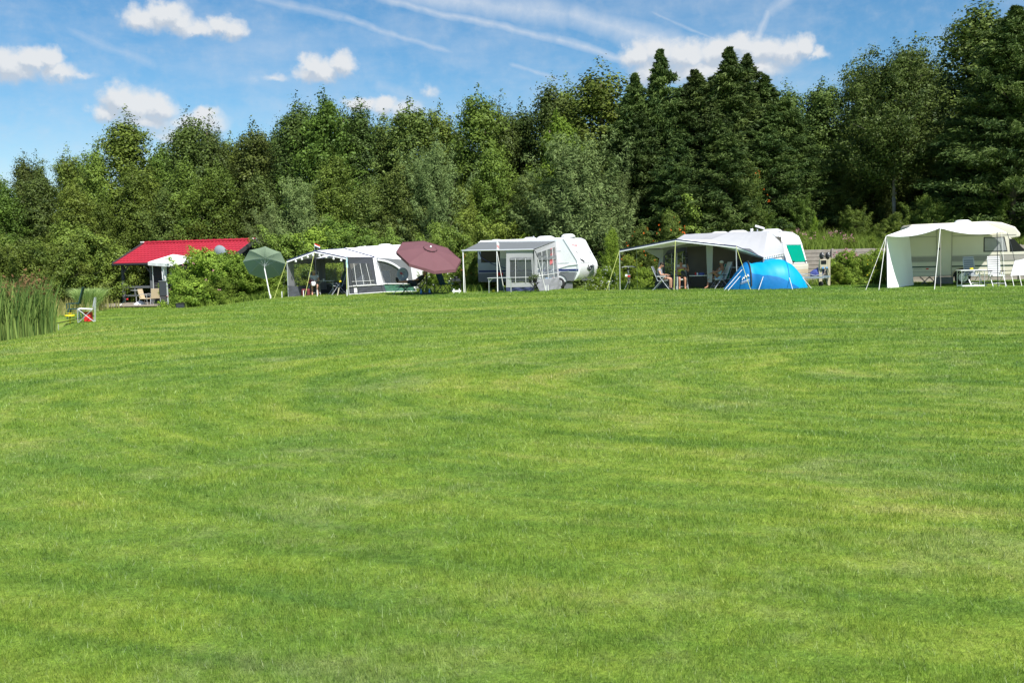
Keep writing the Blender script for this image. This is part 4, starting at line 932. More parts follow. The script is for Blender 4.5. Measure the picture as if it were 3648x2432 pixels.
def table(label, g, rz, w, d, h, top='white', leg='alu', cross=False, cat='table', name='folding_table'):
    t = thing(name, label, cat, g, rz); mb = MB(); mb.box((0, 0, h), (w, d, .03)); mb.build('tabletop', MT[top], t, bevel=.008)
    if cross:
        for y in (-d/2+.05, d/2-.05):
            mb = MB(); mb.tube((-w/2+.05, y, .01), (w/2-.08, y, h-.02), .014); mb.tube((w/2-.05, y, .01), (-w/2+.08, y, h-.02), .014); mb.build('leg', MT[leg], t)
    else:
        for x in (-w/2+.06, w/2-.06):
            for y in (-d/2+.05, d/2-.05):
                mb = MB(); mb.tube((x, y, .0), (x, y, h-.01), .014); mb.tube((x, y, h-.22), (x-.16*(1 if x > 0 else -1), y, h-.02), .009); mb.build('leg', MT[leg], t)
    return t
def wicker_chair(label, g, rz):
    c = thing('wicker_armchair', label, 'chair', g, rz, 'wicker chairs by the cabin')
    mb = MB(); mb.box((0, 0, .44), (.46, .46, .05)); mb.build('seat', MT['rattan'], c, bevel=.015)
    mb = MB(); mb.sheet((-.22, .22, .44), (.22, .22, .44), (.20, .36, .95), (-.20, .36, .95), 5, 8, 0, .0); mb.build('backrest', MT['rattan'], c, thick=.04)
    for x in (-.25, .25):
        for (a, b) in (((x, -.26, 0), (x, -.22, .66)), ((x, .36, 0), (x, .20, .46))):
            mb = MB(); mb.path([a, lerp(a, b, .5)+Vector((0, .02, 0)), b], .015); mb.build('leg', MT['alu'], c)
        mb = MB(); mb.path([(x, -.22, .66), (x, .0, .69), (x, .26, .66)], .017); mb.build('armrest', MT['alu'], c)
wicker_chair('beige wicker armchair in front of the cabin, standing clear on the platform side', gp(522, 53.9)+Vector((0, 0, .0)), R(75))
wicker_chair('beige wicker chair half hidden between the parasol pole and the dark cabinet', gp(555, 54.2), R(200))
t = thing('bistro_table', 'small round grey table left of the wicker armchair', 'table', gp(487, 55.6)+Vector((0, 0, .12))); mb = MB(); mb.lathe((0, 0, .72), [(.001, 0), (.30, 0), (.30, .025), (.001, .025)], 20); mb.build('tabletop', MT['alu'], t); mb = MB(); mb.tube((0, 0, 0), (0, 0, .72), .025); mb.box((0, 0, .01), (.4, .05, .02)); mb.box((0, 0, .012), (.05, .4, .02)); mb.build('leg', MT['alu'], t)
t = thing('folded_cloth', 'crumpled white cloth lying on the platform behind the wicker armchair', 'cloth', gp(500, 54.2)+Vector((0, 0, .125))); mb = MB(); mb.lathe((0, 0, 0), [(.34, 0), (.25, .08), (.12, .16), (.02, .2)], 11); mb.build('cloth', MT['canvas'], t, smooth=True)
t = thing('storage_box', 'dark low box standing at the foot of the rose hedge', 'box', gp(645, 51.4)); mb = MB(); mb.box((0, 0, .11), (.42, .3, .22)); mb.build('shell', MT['cabinet'], t, bevel=.03); mb = MB(); mb.box((0, 0, .235), (.46, .34, .03)); mb.build('lid', MT['timber_dk'], t, bevel=.01)
c = thing('cabinet', 'narrow dark grey cabinet on a post beside the rose hedge', 'cabinet', gp(587, 52.6), R(10))
mb = MB(); mb.box((-.03, 0, .98), (.34, .22, .74)); mb.build('housing', MT['cabinet'], c, bevel=.015); mb = MB(); mb.box((-.03, 0, .30), (.30, .18, .60)); mb.build('plinth', MT['timber_dk'], c); mb = MB(); mb.box((.18, -.02, .66), (.07, .07, 1.32)); mb.build('post', MT['alu'], c); mb = MB(); mb.box((-.03, 0, 1.37), (.40, .26, .04)); mb.build('cap', MT['timber_post'], c)
f = thing('fishing_rod', 'fishing rod propped on a rest at the cabin platform edge', 'fishing rod', gp(420, 53.2)); mb = MB(); e = gp(470, 53.6)+Vector((0, 0, .72))-gp(420, 53.2); mb.tube((0, 0, .02), e, .02, .008); mb.build('rod', MT['chair_green'], f); mb = MB(); mb.tube(e*.0+Vector((0, 0, .02)), e*.28, .03); mb.build('handle', MT['rope'], f); mb = MB(); mb.tube(e*.7+Vector((0, 0, -.02)), e*.7+Vector((0, 0, -.09)), .05, n=10); mb.build('reel', MT['red'], f)

# left camping chair, bag, stool, gear
g = gp(312, 40.5)
c = thing('camping_chair', 'grey folding camping chair with white seat above a red bag by the reeds', 'chair', g, R(-72), 'folding camping chairs')
mb = MB(); mb.sheet((-.25, -.30, .56), (.25, -.30, .56), (.25, .22, .52), (-.25, .22, .52), 4, 5, .05); mb.build('seat', MT['canvas'], c, thick=.02)
mb = MB(); mb.sheet((-.25, .25, .60), (.25, .25, .60), (.25, .33, .98), (-.25, .33, .98), 4, 5, 0, .01); mb.build('backrest', MT['van_grey'], c, thick=.03)
for x in (-.28, .28):
    mb = MB(); mb.tube((x, -.32, .0), (x, .26, .55), .014); mb.tube((x, .28, 0), (x, -.32, .55), .014); mb.tube((x, .27, 0), (x, .34, .98), .014); mb.tube((x, -.33, 0), (x, -.33, .55), .014); mb.build('leg', MT['alu'], c)
b = thing('cool_bag', 'red soft bag standing under the camping chair by the reeds', 'bag', gp(316, 40.6)); mb = MB(); mb.box((0, 0, .19), (.26, .3, .38)); mb.build('bag', MT['red'], b, bevel=.04); mb = MB(); mb.box((0, 0, .39), (.28, .32, .025)); mb.build('lid', MT['orange'], b, bevel=.01)
s = thing('garden_chair', 'dark green garden chair with a tall back beside the pampas grass', 'chair', gp(268, 43.2), R(-80))
mb = MB(); mb.box((0, 0, .42), (.44, .46, .04)); mb.build('seat', MT['chair_green'], s, bevel=.01)
mb = MB(); mb.box((0, .30, .98), (.40, .04, .75), M=Matrix.Rotation(R(-16), 3, 'X')); mb.build('backrest', MT['chair_green'], s, bevel=.01)
for x in (-.2, .2):
    for y in (-.2, .2):
        mb = MB(); mb.tube((x, y, .42), (x*1.25, y*1.35, 0), .03, .02, 6); mb.build('leg', MT['chair_green'], s)
    mb = MB(); mb.box((x*1.15, -.03, .66), (.06, .52, .03)); mb.tube((x*1.15, -.26, .42), (x*1.15, -.26, .66), .02); mb.build('armrest', MT['chair_green'], s)
p = thing('landing_net_pole', 'long dark pole lying just above the grass from the reeds to the camping chair', 'pole', gp(183, 40.5)); e = gp(342, 41.2)-gp(183, 40.5); mb = MB(); mb.tube((0, 0, .38), e+Vector((0, 0, .22)), .018); mb.build('pole', MT['black'], p); mb = MB(); mb.tube((.3, 0, 0), (.3, 0, .38), .012); mb.tube(e*.85, e*.85+Vector((0, 0, .25)), .012); mb.build('rest', MT['alu'], p)
p = thing('float_reel', 'yellow plastic reel on the pole left of the camping chair', 'reel', gp(250, 40.7)); mb = MB(); mb.lathe((0, 0, .30), [(.04, 0), (.2, .0), (.2, .06), (.05, .09), (.05, .13), (.13, .14)], 14); mb.tube((0, 0, 0), (0, 0, .32), .02); mb.build('spool', MT['yellow'], p, smooth=True)

# ------------------------------------------------------------ green umbrella
def frame_from(n):
    n = Vector(n).normalized(); a = Vector((1, 0, 0)); a = (a-n*a.dot(n)).normalized(); b = n.cross(a); return Matrix((a, b, n)).transposed()
def umbrella(name, label, hub, n, Rr, depth, k, fab, val, mpole, rot0=0, vent=False):
    M3 = frame_from(n); hub = Vector(hub); o = thing(name, label, 'umbrella', (hub.x, hub.y, 0)); mb = MB(); rings = 6; vs = []; S = 6
    def pt(a, t): return hub+M3 @ Vector((Rr*t*math.cos(a), Rr*t*math.sin(a), -depth*(t**1.6)))
    for seg in range(k):
        a0, a1 = rot0+2*math.pi*seg/k, rot0+2*math.pi*(seg+1)/k; b = len(vs)
        for j in range(rings+1):
            for i in range(S+1):
                p = lerp(pt(a0, j/rings), pt(a1, j/rings), i/S); p = p-M3 @ Vector((0, 0, .05*(j/rings)*4*(i/S)*(1-i/S)*.6)); vs.append(p)
        mb.f += [tuple(b+q for q in (j*(S+1)+i, j*(S+1)+i+1, (j+1)*(S+1)+i+1, (j+1)*(S+1)+i)) for j in range(rings) for i in range(S)]
    mb.v = vs; cn = mb.build('canopy', MT[fab], o, world=True)
    if val:
        mb = MB()
        for seg in range(k):
            a0, a1 = rot0+2*math.pi*seg/k, rot0+2*math.pi*(seg+1)/k; p, q = pt(a0, 1), pt(a1, 1); dz = Vector((0, 0, -val)); mb.sheet(p+dz, q+dz, q, p, 5, 1, 0, .01)
        mb.build('valance', MT[fab], o, world=True)
    if vent:
        mb = MB()
        for seg in range(k):
            a0, a1 = rot0+2*math.pi*seg/k, rot0+2*math.pi*(seg+1)/k; p, q = pt(a0, .2), pt(a1, .2); u = M3 @ Vector((0, 0, .05)); hb = hub+M3 @ Vector((0, 0, .06)); mb.poly(p+u, q+u, hb)
        mb.build('vent_cap', MT[fab], o, world=True)
        mb = MB()
        for seg in range(k):
            for f in (.25, .62):
                a0 = rot0+2*math.pi*(seg+f)/k; a1 = a0+.2; p, q = pt(a0, .205)*1, pt(a1, .205); u = M3 @ Vector((0, 0, .035)); mb.tube(p+u, q+u, .012)
            
        mb.build('vent_slot', MT['black'], o, world=True)
        mb = MB(); mb.ell(hub+M3 @ Vector((0, 0, .10)), (.05, .05, .06), 8, 6, M3); mb.build('finial', MT['white'], o, world=True)
    for seg in range(k):
        a = rot0+2*math.pi*seg/k; mb = MB(); u = M3 @ Vector((0, 0, -.02)); pts = [pt(a, t)+u for t in (0.03, .25, .5, .75, 1)]; mb.path(pts, .006, 4); mb.tube(hub-M3 @ Vector((0, 0, depth+.25)), pts[2], .005, n=4); mb.build('rib', MT[mpole], o, world=True)
    return o, M3, hub
o, M3, hub = umbrella('parasol', 'sage green parasol tilted back so its ribbed underside faces the lawn', W(945, 921, 50.4), (-.10, .74, .62), 1.06, .34, 8, 'umb_green', 0, 'alu', .2)
mb = MB(); j = hub-M3 @ Vector((0, 0, .75)); g = gp(964, 49.6); mb.tube(j, hub, .016, n=8); mb.build('upper_pole', MT['alu'], o, world=True)
mb = MB(); mb.tube(g, j, .026, n=8); mb.build('pole', MT['white'], o, world=True)
mb = MB(); mb.tube(g-Vector((0, 0, .1)), g+Vector((0, 0, .2)), .035, n=8); mb.build('ground_spike', MT['white'], o, world=True)

o, M3, hub = umbrella('parasol', 'large mauve brown parasol tilted towards the sun over a reclining person', W(1533, 886, 47.6), (.26, -.40, .88), 1.58, .36, 8, 'brown', .14, 'black', .22, True)
mb = MB(); j = hub-M3 @ Vector((0, 0, .95)); g = Vector((j.x, j.y, 0)); mb.tube(j, hub, .022, n=8); mb.tube(g, j, .026, n=8); mb.build('pole', MT['black'], o, world=True)
mb = MB(); mb.lathe(g, [(.02, .1), (.22, .08), (.26, .0)], 14); mb.build('base', MT['cabinet'], o, world=True)

# ------------------------------------------------------------ caravans
def caravan(label, O, rz, prof, width, wide=None):
    c = thing('caravan', label, 'caravan', O, rz); mb = MB(); mb.prism(prof, 0, width); return c, mb
def wheel(par, x, y, r, w=.17, rim='alu'):
    t = MB(); M_ = Matrix.Rotation(R(90), 3, 'X'); t.lathe((x, y, r), [(r*.62, -w/2), (r*.95, -w/2), (r, -w*.3), (r, w*.3), (r*.95, w/2), (r*.62, w/2)], 22, M_); wh = t.build('wheel', MT['rubber'], par, smooth=True)
    t = MB(); t.lathe((x, y, r), [(.001, w/2+.005), (r*.18, w/2+.02), (r*.25, w/2-.01), (r*.58, w/2+.005), (r*.64, w/2-.02)], 22, M_)
    for i in range(8): a = i*math.pi/4; t.box((x+math.cos(a)*r*.42, y-w/2-.012, r+math.sin(a)*r*.42), (.03, .012, .05), M=Matrix.Rotation(-a, 3, 'Y'))
    t.build('rim', MT[rim], wh); return wh
def win(par, x0, x1, z0, z1, y=-.012, frame='black', pane='glass', nm='window', slant=0):
    f = MB(); f.add([(x0, y, z0), (x1+slant, y, z0), (x1, y, z1), (x0, y, z1), (x0, y+.04, z0), (x1+slant, y+.04, z0), (x1, y+.04, z1), (x0, y+.04, z1)], [(0,1,2,3),(4,7,6,5),(0,4,5,1),(1,5,6,2),(2,6,7,3),(3,7,4,0)])
    w = f.build(nm, MT[frame], par, bevel=.012); b = .045; p = MB(); p.add([(x0+b, y-.006, z0+b), (x1+slant-b, y-.006, z0+b), (x1-b, y-.006, z1-b), (x0+b, y-.006, z1-b)], [(0,1,2,3)]); p.build('pane', MT[pane], w); return w
def band(par, name, x0, x1, z0, z1, m, y=-.006):
    b = MB(); b.box(((x0+x1)/2, y, (z0+z1)/2), (x1-x0, .012, z1-z0)); return b.build(name, MT[m], par)
def hatch(par, x, y, z, sx=.5, sy=.5, h=.09):
    b = MB(); b.lathe((x, y, z), [(.001, h), (.6, h*.95), (.85, h*.6), (.9, h*.35), (1, h*.3), (1, 0)], 20); 
    for v in b.v[-20*6:]: v.x = x+(v.x-x)*sx*.5; v.y = y+(v.y-y)*sy*.5
    return b.build('roof_hatch', MT['white'], par, smooth=True)

# left caravan (behind the first awning)
O = gp(1236, 56.0); O.z = 0; rz = R(-9); prof = [(0, .4), (-.05, 1.2), (.1, 2.0), (.45, 2.38), (.8, 2.46), (3.7, 2.52), (4.2, 2.42), (4.5, 2.0), (4.65, 1.2), (4.55, .4)]
c, mb = caravan('white caravan behind the first awning, its roof hatches left of the brown parasol', O, rz, prof, 2.2); mb.build('body', MT['van_white'], c, bevel=.07)
hatch(c, 1.95, 1.1, 2.47, .85, .7, .12); hatch(c, 3.3, 1.1, 2.50, .8, .7, .12); hatch(c, .75, 1.1, 2.44, .22, .2, .07); band(c, 'stripe', .05, 4.6, 1.0, 1.08, 'van_grey'); win(c, .6, 1.7, 1.35, 1.95); win(c, 3.3, 4.2, 1.35, 1.9); wheel(c, 2.4, .05, .31)

# white caravan in the middle
O = Vector((-1.74, 53.5, 0)); rz = R(-27)
prof = [(.12, .40), (.0, .9), (.02, 1.25), (.0, 2.45), (.1, 2.55), (1.0, 2.60), (5.0, 2.62), (5.24, 2.5), (5.42, 2.15), (5.64, 1.75), (5.86, 1.38), (5.92, 1.15), (5.84, .75), (5.60, .42)]
c, mb = caravan('large white caravan with grey lower side and blue stripe behind the grey porch awning', O, rz, prof, 2.4); mb.build('body', MT['van_white'], c, bevel=.09)
sw = .10
b = MB(); b.add([(.03, -.008, .42), (5.55, -.008, .42), (5.72, -.008, .78), (5.70, -.008, .86), (.03, -.008, .86)], [(0,1,2,3,4)]); b.build('lower_panel', MT['van_dkgrey'], c)
b = MB(); b.add([(.03, -.008, .862), (4.2, -.008, .862), (4.0, -.008, 1.62), (.03, -.008, 1.62)], [(0,1,2,3)]); b.build('side_panel', MT['van_grey'], c)
band(c, 'stripe', .08, 5.80, .92, 1.02, 'blue_stripe', -.014)
b = MB(); b.path([(3.9, -.016, .80), (4.5, -.016, 1.02), (5.3, -.016, 1.22), (5.8, -.016, 1.26)], .03, 4); b.build('swoosh', MT['van_white'], c)
b = MB(); b.path([(4.1, -.016, .60), (4.8, -.016, .86), (5.3, -.016, .92)], .018, 4); b.build('swoosh', MT['alu'], c)
win(c, .22, 1.35, 1.42, 2.22); f = win(c, 1.78, 2.35, .55, 2.35, nm='door', frame='black', pane='glass'); win(c, 3.1, 4.0, 1.42, 2.1)
b = MB(); b.box((4.55, -.01, 1.95), (.62, .012, .008)); b.box((4.65, -.01, 1.33), (1.3, .012, .008)); b.path([(5.0, -.012, 2.55), (5.36, -.012, 2.0), (5.72, -.012, 1.45), (5.76, -.012, 1.1), (5.55, -.012, .5)], .012, 4); b.build('seam', MT['van_grey'], c)
hatch(c, 2.6, 1.1, 2.62, .7, .6, .09); hatch(c, 3.5, 1.1, 2.62, 1.0, .7, .13); hatch(c, 4.75, 1.2, 2.66, .75, .7, .16); hatch(c, .6, 1.1, 2.56, .6, .6, .09); b = MB(); b.tube((2.95, .8, 2.6), (2.95, .8, 2.75), .045, n=8); b.build('flue', MT['alu'], c)
b = MB(); b.path([(.03, -.02, 2.2), (.25, -.02, 1.7), (.9, -.02, 1.35), (1.9, -.02, 1.05)], .022, 4); b.build('decor_line', MT['blue_stripe'], c)
# nose: panel joints, red lettering, grab handles
b = MB()
def nose(y, z, dx=.012):
    xs = [p[0] for p in prof[6:13]]; zs = [p[1] for p in prof[6:13]]; return Vector((float(np.interp(-z, [-q for q in zs], xs))+dx, y, z))
for z in (2.02, 1.33): b.path([nose(.05, z), nose(2.25, z)], .008, 4)
b.build('nose_joint', MT['van_grey'], c)
b = MB(); z = 2.22; b.path([nose(.28, z+.05, .02), nose(.33, z-.03, .02), nose(.39, z+.05, .02)], .014, 4)
for i, hh in enumerate((.03, .05, .03, .05, .03, .03, .05, .03)):
    y = .47+i*.055; b.path([nose(y, z-.03, .02), nose(y, z-.03+hh*1.2, .02)], .010, 4); b.path([nose(y, z-.03+(i % 2)*.035, .02), nose(y+.035, z-.03+(i % 2)*.035, .02)], .008, 4)
b.build('lettering', MT['red'], c)
for y in (.25, 2.0):
    b = MB(); b.path([nose(y, 1.92, .03), nose(y+.03, 1.85, .06), nose(y, 1.78, .03)], .014, 5); b.build('grab_handle', MT['black'], c)
b = MB(); b.path([nose(.25, 1.52, .03), nose(.5, 1.46, .03), nose(.62, 1.38, .03)], .022, 5); b.path([nose(.3, 1.46, .03), nose(.5, 1.40, .03), nose(.55, 1.33, .03)], .016, 5)
b.path([nose(.9, 1.08, .03), nose(1.1, .98, .03), nose(1.4, 1.0, .03), nose(1.55, 1.12, .03), nose(1.3, 1.16, .03), nose(1.15, 1.06, .03)], .022, 5); b.path([nose(1.0, 1.2, .03), nose(1.3, .92, .03), nose(1.6, 1.2, .03)], .018, 5); b.build('decal', MT['cabinet'], c)
w_ = wheel(c, 4.75, .02, .30); b = MB(); M_ = Matrix.Rotation(R(90), 3, 'X')
arc = [(4.75+.42*math.cos(a), .38+.36*math.sin(a)) for a in np.linspace(0, math.pi, 14)]; b.add([(x, -.015, z) for x, z in arc], [tuple(range(14))]); b.build('wheel_arch', MT['van_white'], c)
b = MB(); b.path([(x, -.02, z) for x, z in arc], .025, 5); b.build('wheel_trim', MT['cabinet'], c)
b = MB(); b.box((6.0, .9, .45), (1.3, .06, .08), rz=.1); b.box((6.0, 1.4, .45), (1.3, .06, .08), rz=-.1); b.box((6.35, 1.15, .5), (.3, .08, .08)); b.tube((6.1, 1.15, .0), (6.1, 1.15, .5), .03); b.build('drawbar', MT['timber_post'], c)

# old caravan with the green window
O = Vector((8.75, 50.45, 0)); rz = R(-41)
prof = [(.2, .45), (-.05, 1.1), (.05, 2.0), (.35, 2.45), (.7, 2.60), (4.35, 2.64), (4.75, 2.58), (5.08, 2.38), (5.22, 2.08), (5.36, 1.6), (5.50, 1.12), (5.53, 1.0), (5.50, .45)]
c, mb = caravan('old rounded white and beige caravan with a green end window behind the blue tent', O, rz, prof, 2.15); mb.build('body', MT['van_white'], c, bevel=.10)
def end4(y, z, dx=.012):
    xs = [p[0] for p in prof[5:]]; zs = [p[1] for p in prof[5:]]; return Vector((float(np.interp(-z, [-q for q in zs], xs))+dx, y, z))
def endpanel(name, y0, y1, z0, z1, m, dx=.014, n=6, sl=0):
    b = MB(); vs = []
    for j in range(n+1):
        z = z0+(z1-z0)*j/n; t = j/n; vs += [end4(y0-sl*(t), z, dx), end4(y1-sl*(t)*.3, z, dx)]
    b.add(vs, [(2*j, 2*j+1, 2*j+3, 2*j+2) for j in range(n)]); return b.build(name, MT[m], c)
endpanel('lower_panel', .02, 2.13, .47, 1.06, 'cream', .014)
endpanel('stripe', .03, 2.12, .64, .80, 'cream_dk', .02)
endpanel('rib', .03, 2.12, .54, .57, 'cream_dk', .02); endpanel('rib', .03, 2.12, .60, .62, 'cream_dk', .02); endpanel('rib', .03, 2.12, .49, .51, 'cream_dk', .02)
endpanel('window', .50, 1.90, 1.16, 1.96, 'green_blind', .03, sl=.18); endpanel('joint', .02, 2.13, 1.98, 2.005, 'van_grey', .018); endpanel('joint', .02, 2.13, 1.065, 1.09, 'taupe', .02)
for y in (.55, 1.85):
    b = MB(); b.box(end4(y, 1.18, .05), (.05, .12, .06)); b.build('clamp', MT['black'], c)
band(c, 'lower_side_panel', .15, 5.45, .5, 1.05, 'cream', -.008); win(c, 2.5, 3.5, 1.3, 1.9, pane='glass_lt'); win(c, .5, 1.4, 1.3, 1.9, pane='glass_lt')
hatch(c, 1.4, 1.0, 2.62, .9, .7, .10); hatch(c, 2.4, 1.0, 2.63, 1.0, .8, .12); hatch(c, 4.2, 1.0, 2.63, 1.0, .8, .12)
b = MB(); b.tube((3.2, .9, 2.6), (3.2, .9, 2.80), .07, n=10); b.tube((3.5, .9, 2.6), (3.5, .9, 2.75), .03); b.tube((3.45, .8, 2.92), (3.9, .8, 2.78), .05, n=8); b.build('roof_fittings', MT['white'], c)
wheel(c, 2.6, .02, .31)
b = MB(); b.box((6.1, .85, .42), (1.5, .07, .09), rz=.14); b.box((6.1, 1.3, .42), (1.5, .07, .09), rz=-.14); b.box((6.9, 1.07, .46), (.35, .10, .1)); b.box((5.75, 1.07, .42), (.4, .9, .09)); b.path([(5.6, .9, .52), (6.0, 1.0, .60), (6.4, 1.0, .50), (6.7, 1.1, .56)], .02); b.build('drawbar', MT['van_grey'], c)
wheel(c, 6.65, 1.05, .12, .06, 'black')

# camper van
O = gp(3234, 45.5); O.z = 0; rz = R(-12)
prof = [(0, .38), (-.02, 1.2), (0, 2.62), (.12, 2.74), (3.3, 2.80), (3.9, 2.73), (4.45, 2.52), (4.68, 2.22), (4.66, 2.08), (4.30, 2.03), (4.95, 1.42), (5.75, 1.22), (5.9, .9), (5.9, .42)]
c = thing('camper_van', 'cream camper van with grey and dark green side stripes at the right edge', 'camper van', O, rz); mb = MB(); mb.prism(prof, 0, 2.15); mb.build('body', MT['cream'], c, bevel=.05)
band(c, 'stripe', .01, 4.9, 1.06, 1.28, 'taupe'); band(c, 'stripe', .01, 5.2, .80, .86, 'dkgreen_line', -.008); band(c, 'trim_line', .02, 4.5, 2.16, 2.185, 'taupe', -.008); band(c, 'trim_line', .01, 5.6, .60, .615, 'taupe', -.008); band(c, 'trim_line', .01, 4.9, 1.30, 1.315, 'taupe', -.008); band(c, 'trim_line', .01, 4.9, 1.03, 1.042, 'taupe', -.008)
win(c, 3.16, 4.02, 1.44, 2.10, pane='glass_lt', slant=.14)
b = MB(); b.box((1.52, -.012, 1.47), (.62, .02, 2.02)); dr = b.build('door', MT['cream'], c, bevel=.01); b = MB(); b.path([(1.2, -.026, .45), (1.2, -.026, 2.45), (1.23, -.026, 2.5), (1.81, -.026, 2.5), (1.84, -.026, 2.45), (1.84, -.026, .45)], .012, 4); b.build('door_seal', MT['taupe'], dr); b = MB(); b.box((1.30, -.04, 1.62), (.10, .03, .10)); b.build('door_handle', MT['black'], dr)
for x in (.82, 4.55):
    b = MB(); b.box((x, -.012, .74), (.11, .02, .05)); b.build('side_reflector', MT['red'], c)
b = MB(); b.add([(4.40, -.004, 2.0), (4.90, -.004, 1.44), (4.25, -.004, 1.42), (4.2, -.004, 2.0)], [(0,1,2,3)]); b.add([(4.33, .12, 1.985), (4.93, .12, 1.43), (4.93, 2.03, 1.43), (4.33, 2.03, 1.985)], [(0,1,2,3)])
for v in b.v[4:]: v.x += .015; v.z += .02
b.build('windscreen', MT['glass'], c)
b = MB(); b.path([(.25+.0, -.01, .72)]+[(.25+i*.05, -.01, .72+.03*(i % 2)) for i in range(8)], .008, 4); b.build('lettering', MT['taupe'], c)
wheel(c, 2.32, .02, .33, .2, 'white'); b = MB(); arc = [(2.32+.46*math.cos(a), .36+.40*math.sin(a)) for a in np.linspace(0, math.pi, 16)]; b.path([(x, -.01, z) for x, z in arc], .03, 5); b.build('wheel_arch', MT['cream_dk'], c); b = MB(); b.add([(x, -.006, z) for x, z in arc], [tuple(range(16))]); b.build('wheel_well', MT['black'], c)
wheel(c, 5.2, .02, .33, .2, 'white')
hatch(c, 2.5, 1.0, 2.80, .72, .6, .11)
b = MB()
for x in (.55, .95): b.tube((x, .3, .40), (x+.35, .3, .02), .03, n=4); b.tube((x+.45, .3, .40), (x-.05+.12, .3, .02), .03, n=4)
b.box((1.5, -.12, .22), (.75, .3, .30)); b.build('step', MT['timber_post'], c)
# ------------------------------------------------------------ awnings
def rope(par, a, b, m='rope', r=.010, name='guy_rope'):
    mb = MB(); mb.tube(a, b, r, n=5); return mb.build(name, MT[m], par, world=True)
def pole(par, a, b, r=.022, m='alu'):
    mb = MB(); mb.tube(a, b, r, n=8); return mb.build('pole', MT[m], par, world=True)
Zd = Vector((0, 0, 1))
def grd(p, dz=0): return Vector((p.x, p.y, float(gz(p.x, p.y))+dz))
def bars(mb, A, B, C, D, us, vs, r=.012):
    q = lambda u, v: lerp(lerp(A, B, u), lerp(D, C, u), v)
    for u in us: mb.tube(q(u, 0), q(u, 1), r, n=4)
    for v in vs: mb.tube(q(0, v), q(1, v), r, n=4)

# --- first awning (white and charcoal, with string lights)
FL = W(1022, 928, 49.5); PK = W(1121, 893, 49.5); FR = W(1234, 917, 49.5); RB = W(1225, 886, 53.0); BR = W(1334, 917, 52.2); BL = FL+(RB-PK)+Vector((-.1, 0, -.03))
a = thing('awning', 'white awning with charcoal walls, open gabled front and string lights, on the left', 'awning', grd(W(1150, 1045, 51)))
mb = MB(); mb.sheet(FL, PK, RB, BL, 10, 8, .04, .01); mb.sheet(PK, FR, BR, RB, 10, 8, .04, .01, 3); mb.build('canopy', MT['canvas'], a, world=True)
mb = MB(); mb.box((0, 0, 0), (.001,)*3); mb = MB()
for p, q in ((FL, PK), (PK, FR)): d = (q-p); mb.add([p+Vector((0, -.03, .02)), q+Vector((0, -.03, .02)), q+Vector((0, -.03, -.045)), p+Vector((0, -.03, -.045))], [(0, 1, 2, 3)])
mb.path([FR+Vector((0, 0, .02)), lerp(FR, BR, .5), BR], .012); mb.path([RB+Vector((0, 0, .03)), BR+Vector((0, 0, .03))], .02); mb.path([PK+Vector((0, 0, .02)), RB+Vector((0, 0, .02))], .012); mb.build('trim', MT['navy'], a, world=True, thick=.012)
mb = MB()
for p, q in ((FL, PK), (PK, FR)): mb.add([p+Vector((0, -.032, -.047)), q+Vector((0, -.032, -.047)), q+Vector((0, -.032, -.10)), p+Vector((0, -.032, -.10))], [(0, 1, 2, 3)])
mb.build('valance', MT['canvas'], a, world=True, thick=.01)
# main canopy towards the caravan
MR = W(1472, 879, 56.0); ER = W(1466, 927, 52.2); EL = BR
mb = MB(); mb.sheet(EL, ER, MR, RB+Vector((0, .3, .05)), 10, 6, .03, .01); mb.sheet(BL, lerp(BL, BR, .5), RB+Vector((0, .3, .04)), RB+Vector((-1.2, .6, -.25)), 4, 4); mb.build('main_roof', MT['canvas'], a, world=True)
# right side wall of the front part, with barred window
A = grd(FR, .02)+Vector((.06, 0, 0)); B = grd(W(1377, 1040, 52.2), .02); C = BR+Vector((0, 0, -.02)); D = FR+Vector((0, .02, -.02))
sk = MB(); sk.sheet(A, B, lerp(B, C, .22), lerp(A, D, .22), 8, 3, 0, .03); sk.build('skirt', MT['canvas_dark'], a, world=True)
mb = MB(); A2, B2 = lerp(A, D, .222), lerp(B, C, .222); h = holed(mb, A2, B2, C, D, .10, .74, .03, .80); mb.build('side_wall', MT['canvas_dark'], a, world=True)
mb = MB(); mb.poly(*h); wn = mb.build('window', MT['film_dk'], a, world=True); mb = MB(); bars(mb, *[p+Vector((.02, -.03, 0)) for p in h], (.18, .5, .82), (.0, .18)); mb.build('window_bars', MT['white'], wn, world=True)  # dark film puts the shade of the interior into this pane
mb = MB(); mb.sheet(lerp(A2, B2, .80), lerp(A2, B2, 1.06), C+Vector((.05, -.03, 0)), lerp(D, C, .9)+Vector((.05, -.03, 0)), 3, 3); mb.build('wall_edge', MT['canvas'], a, world=True)
mb = MB(); mb.tube(lerp(A, D, .225)+Vector((.02, -.03, 0)), lerp(B, C, .225)+Vector((.02, -.03, 0)), .018); mb.tube(A+Vector((.02, -.03, .02)), B+Vector((.02, -.03, .02)), .022); mb.tube(A+Vector((.01, -.03, 0)), D+Vector((.01, -.03, 0)), .014); mb.build('piping', MT['white'], a, world=True)
lb = MB(); pc = lerp(lerp(A, D, .11), lerp(B, C, .11), .16)+Vector((.05, -.06, 0)); lb.box(pc, (.24, .01, .24), rz=R(60)); lb.build('maker_patch', MT['white'], a, world=True)
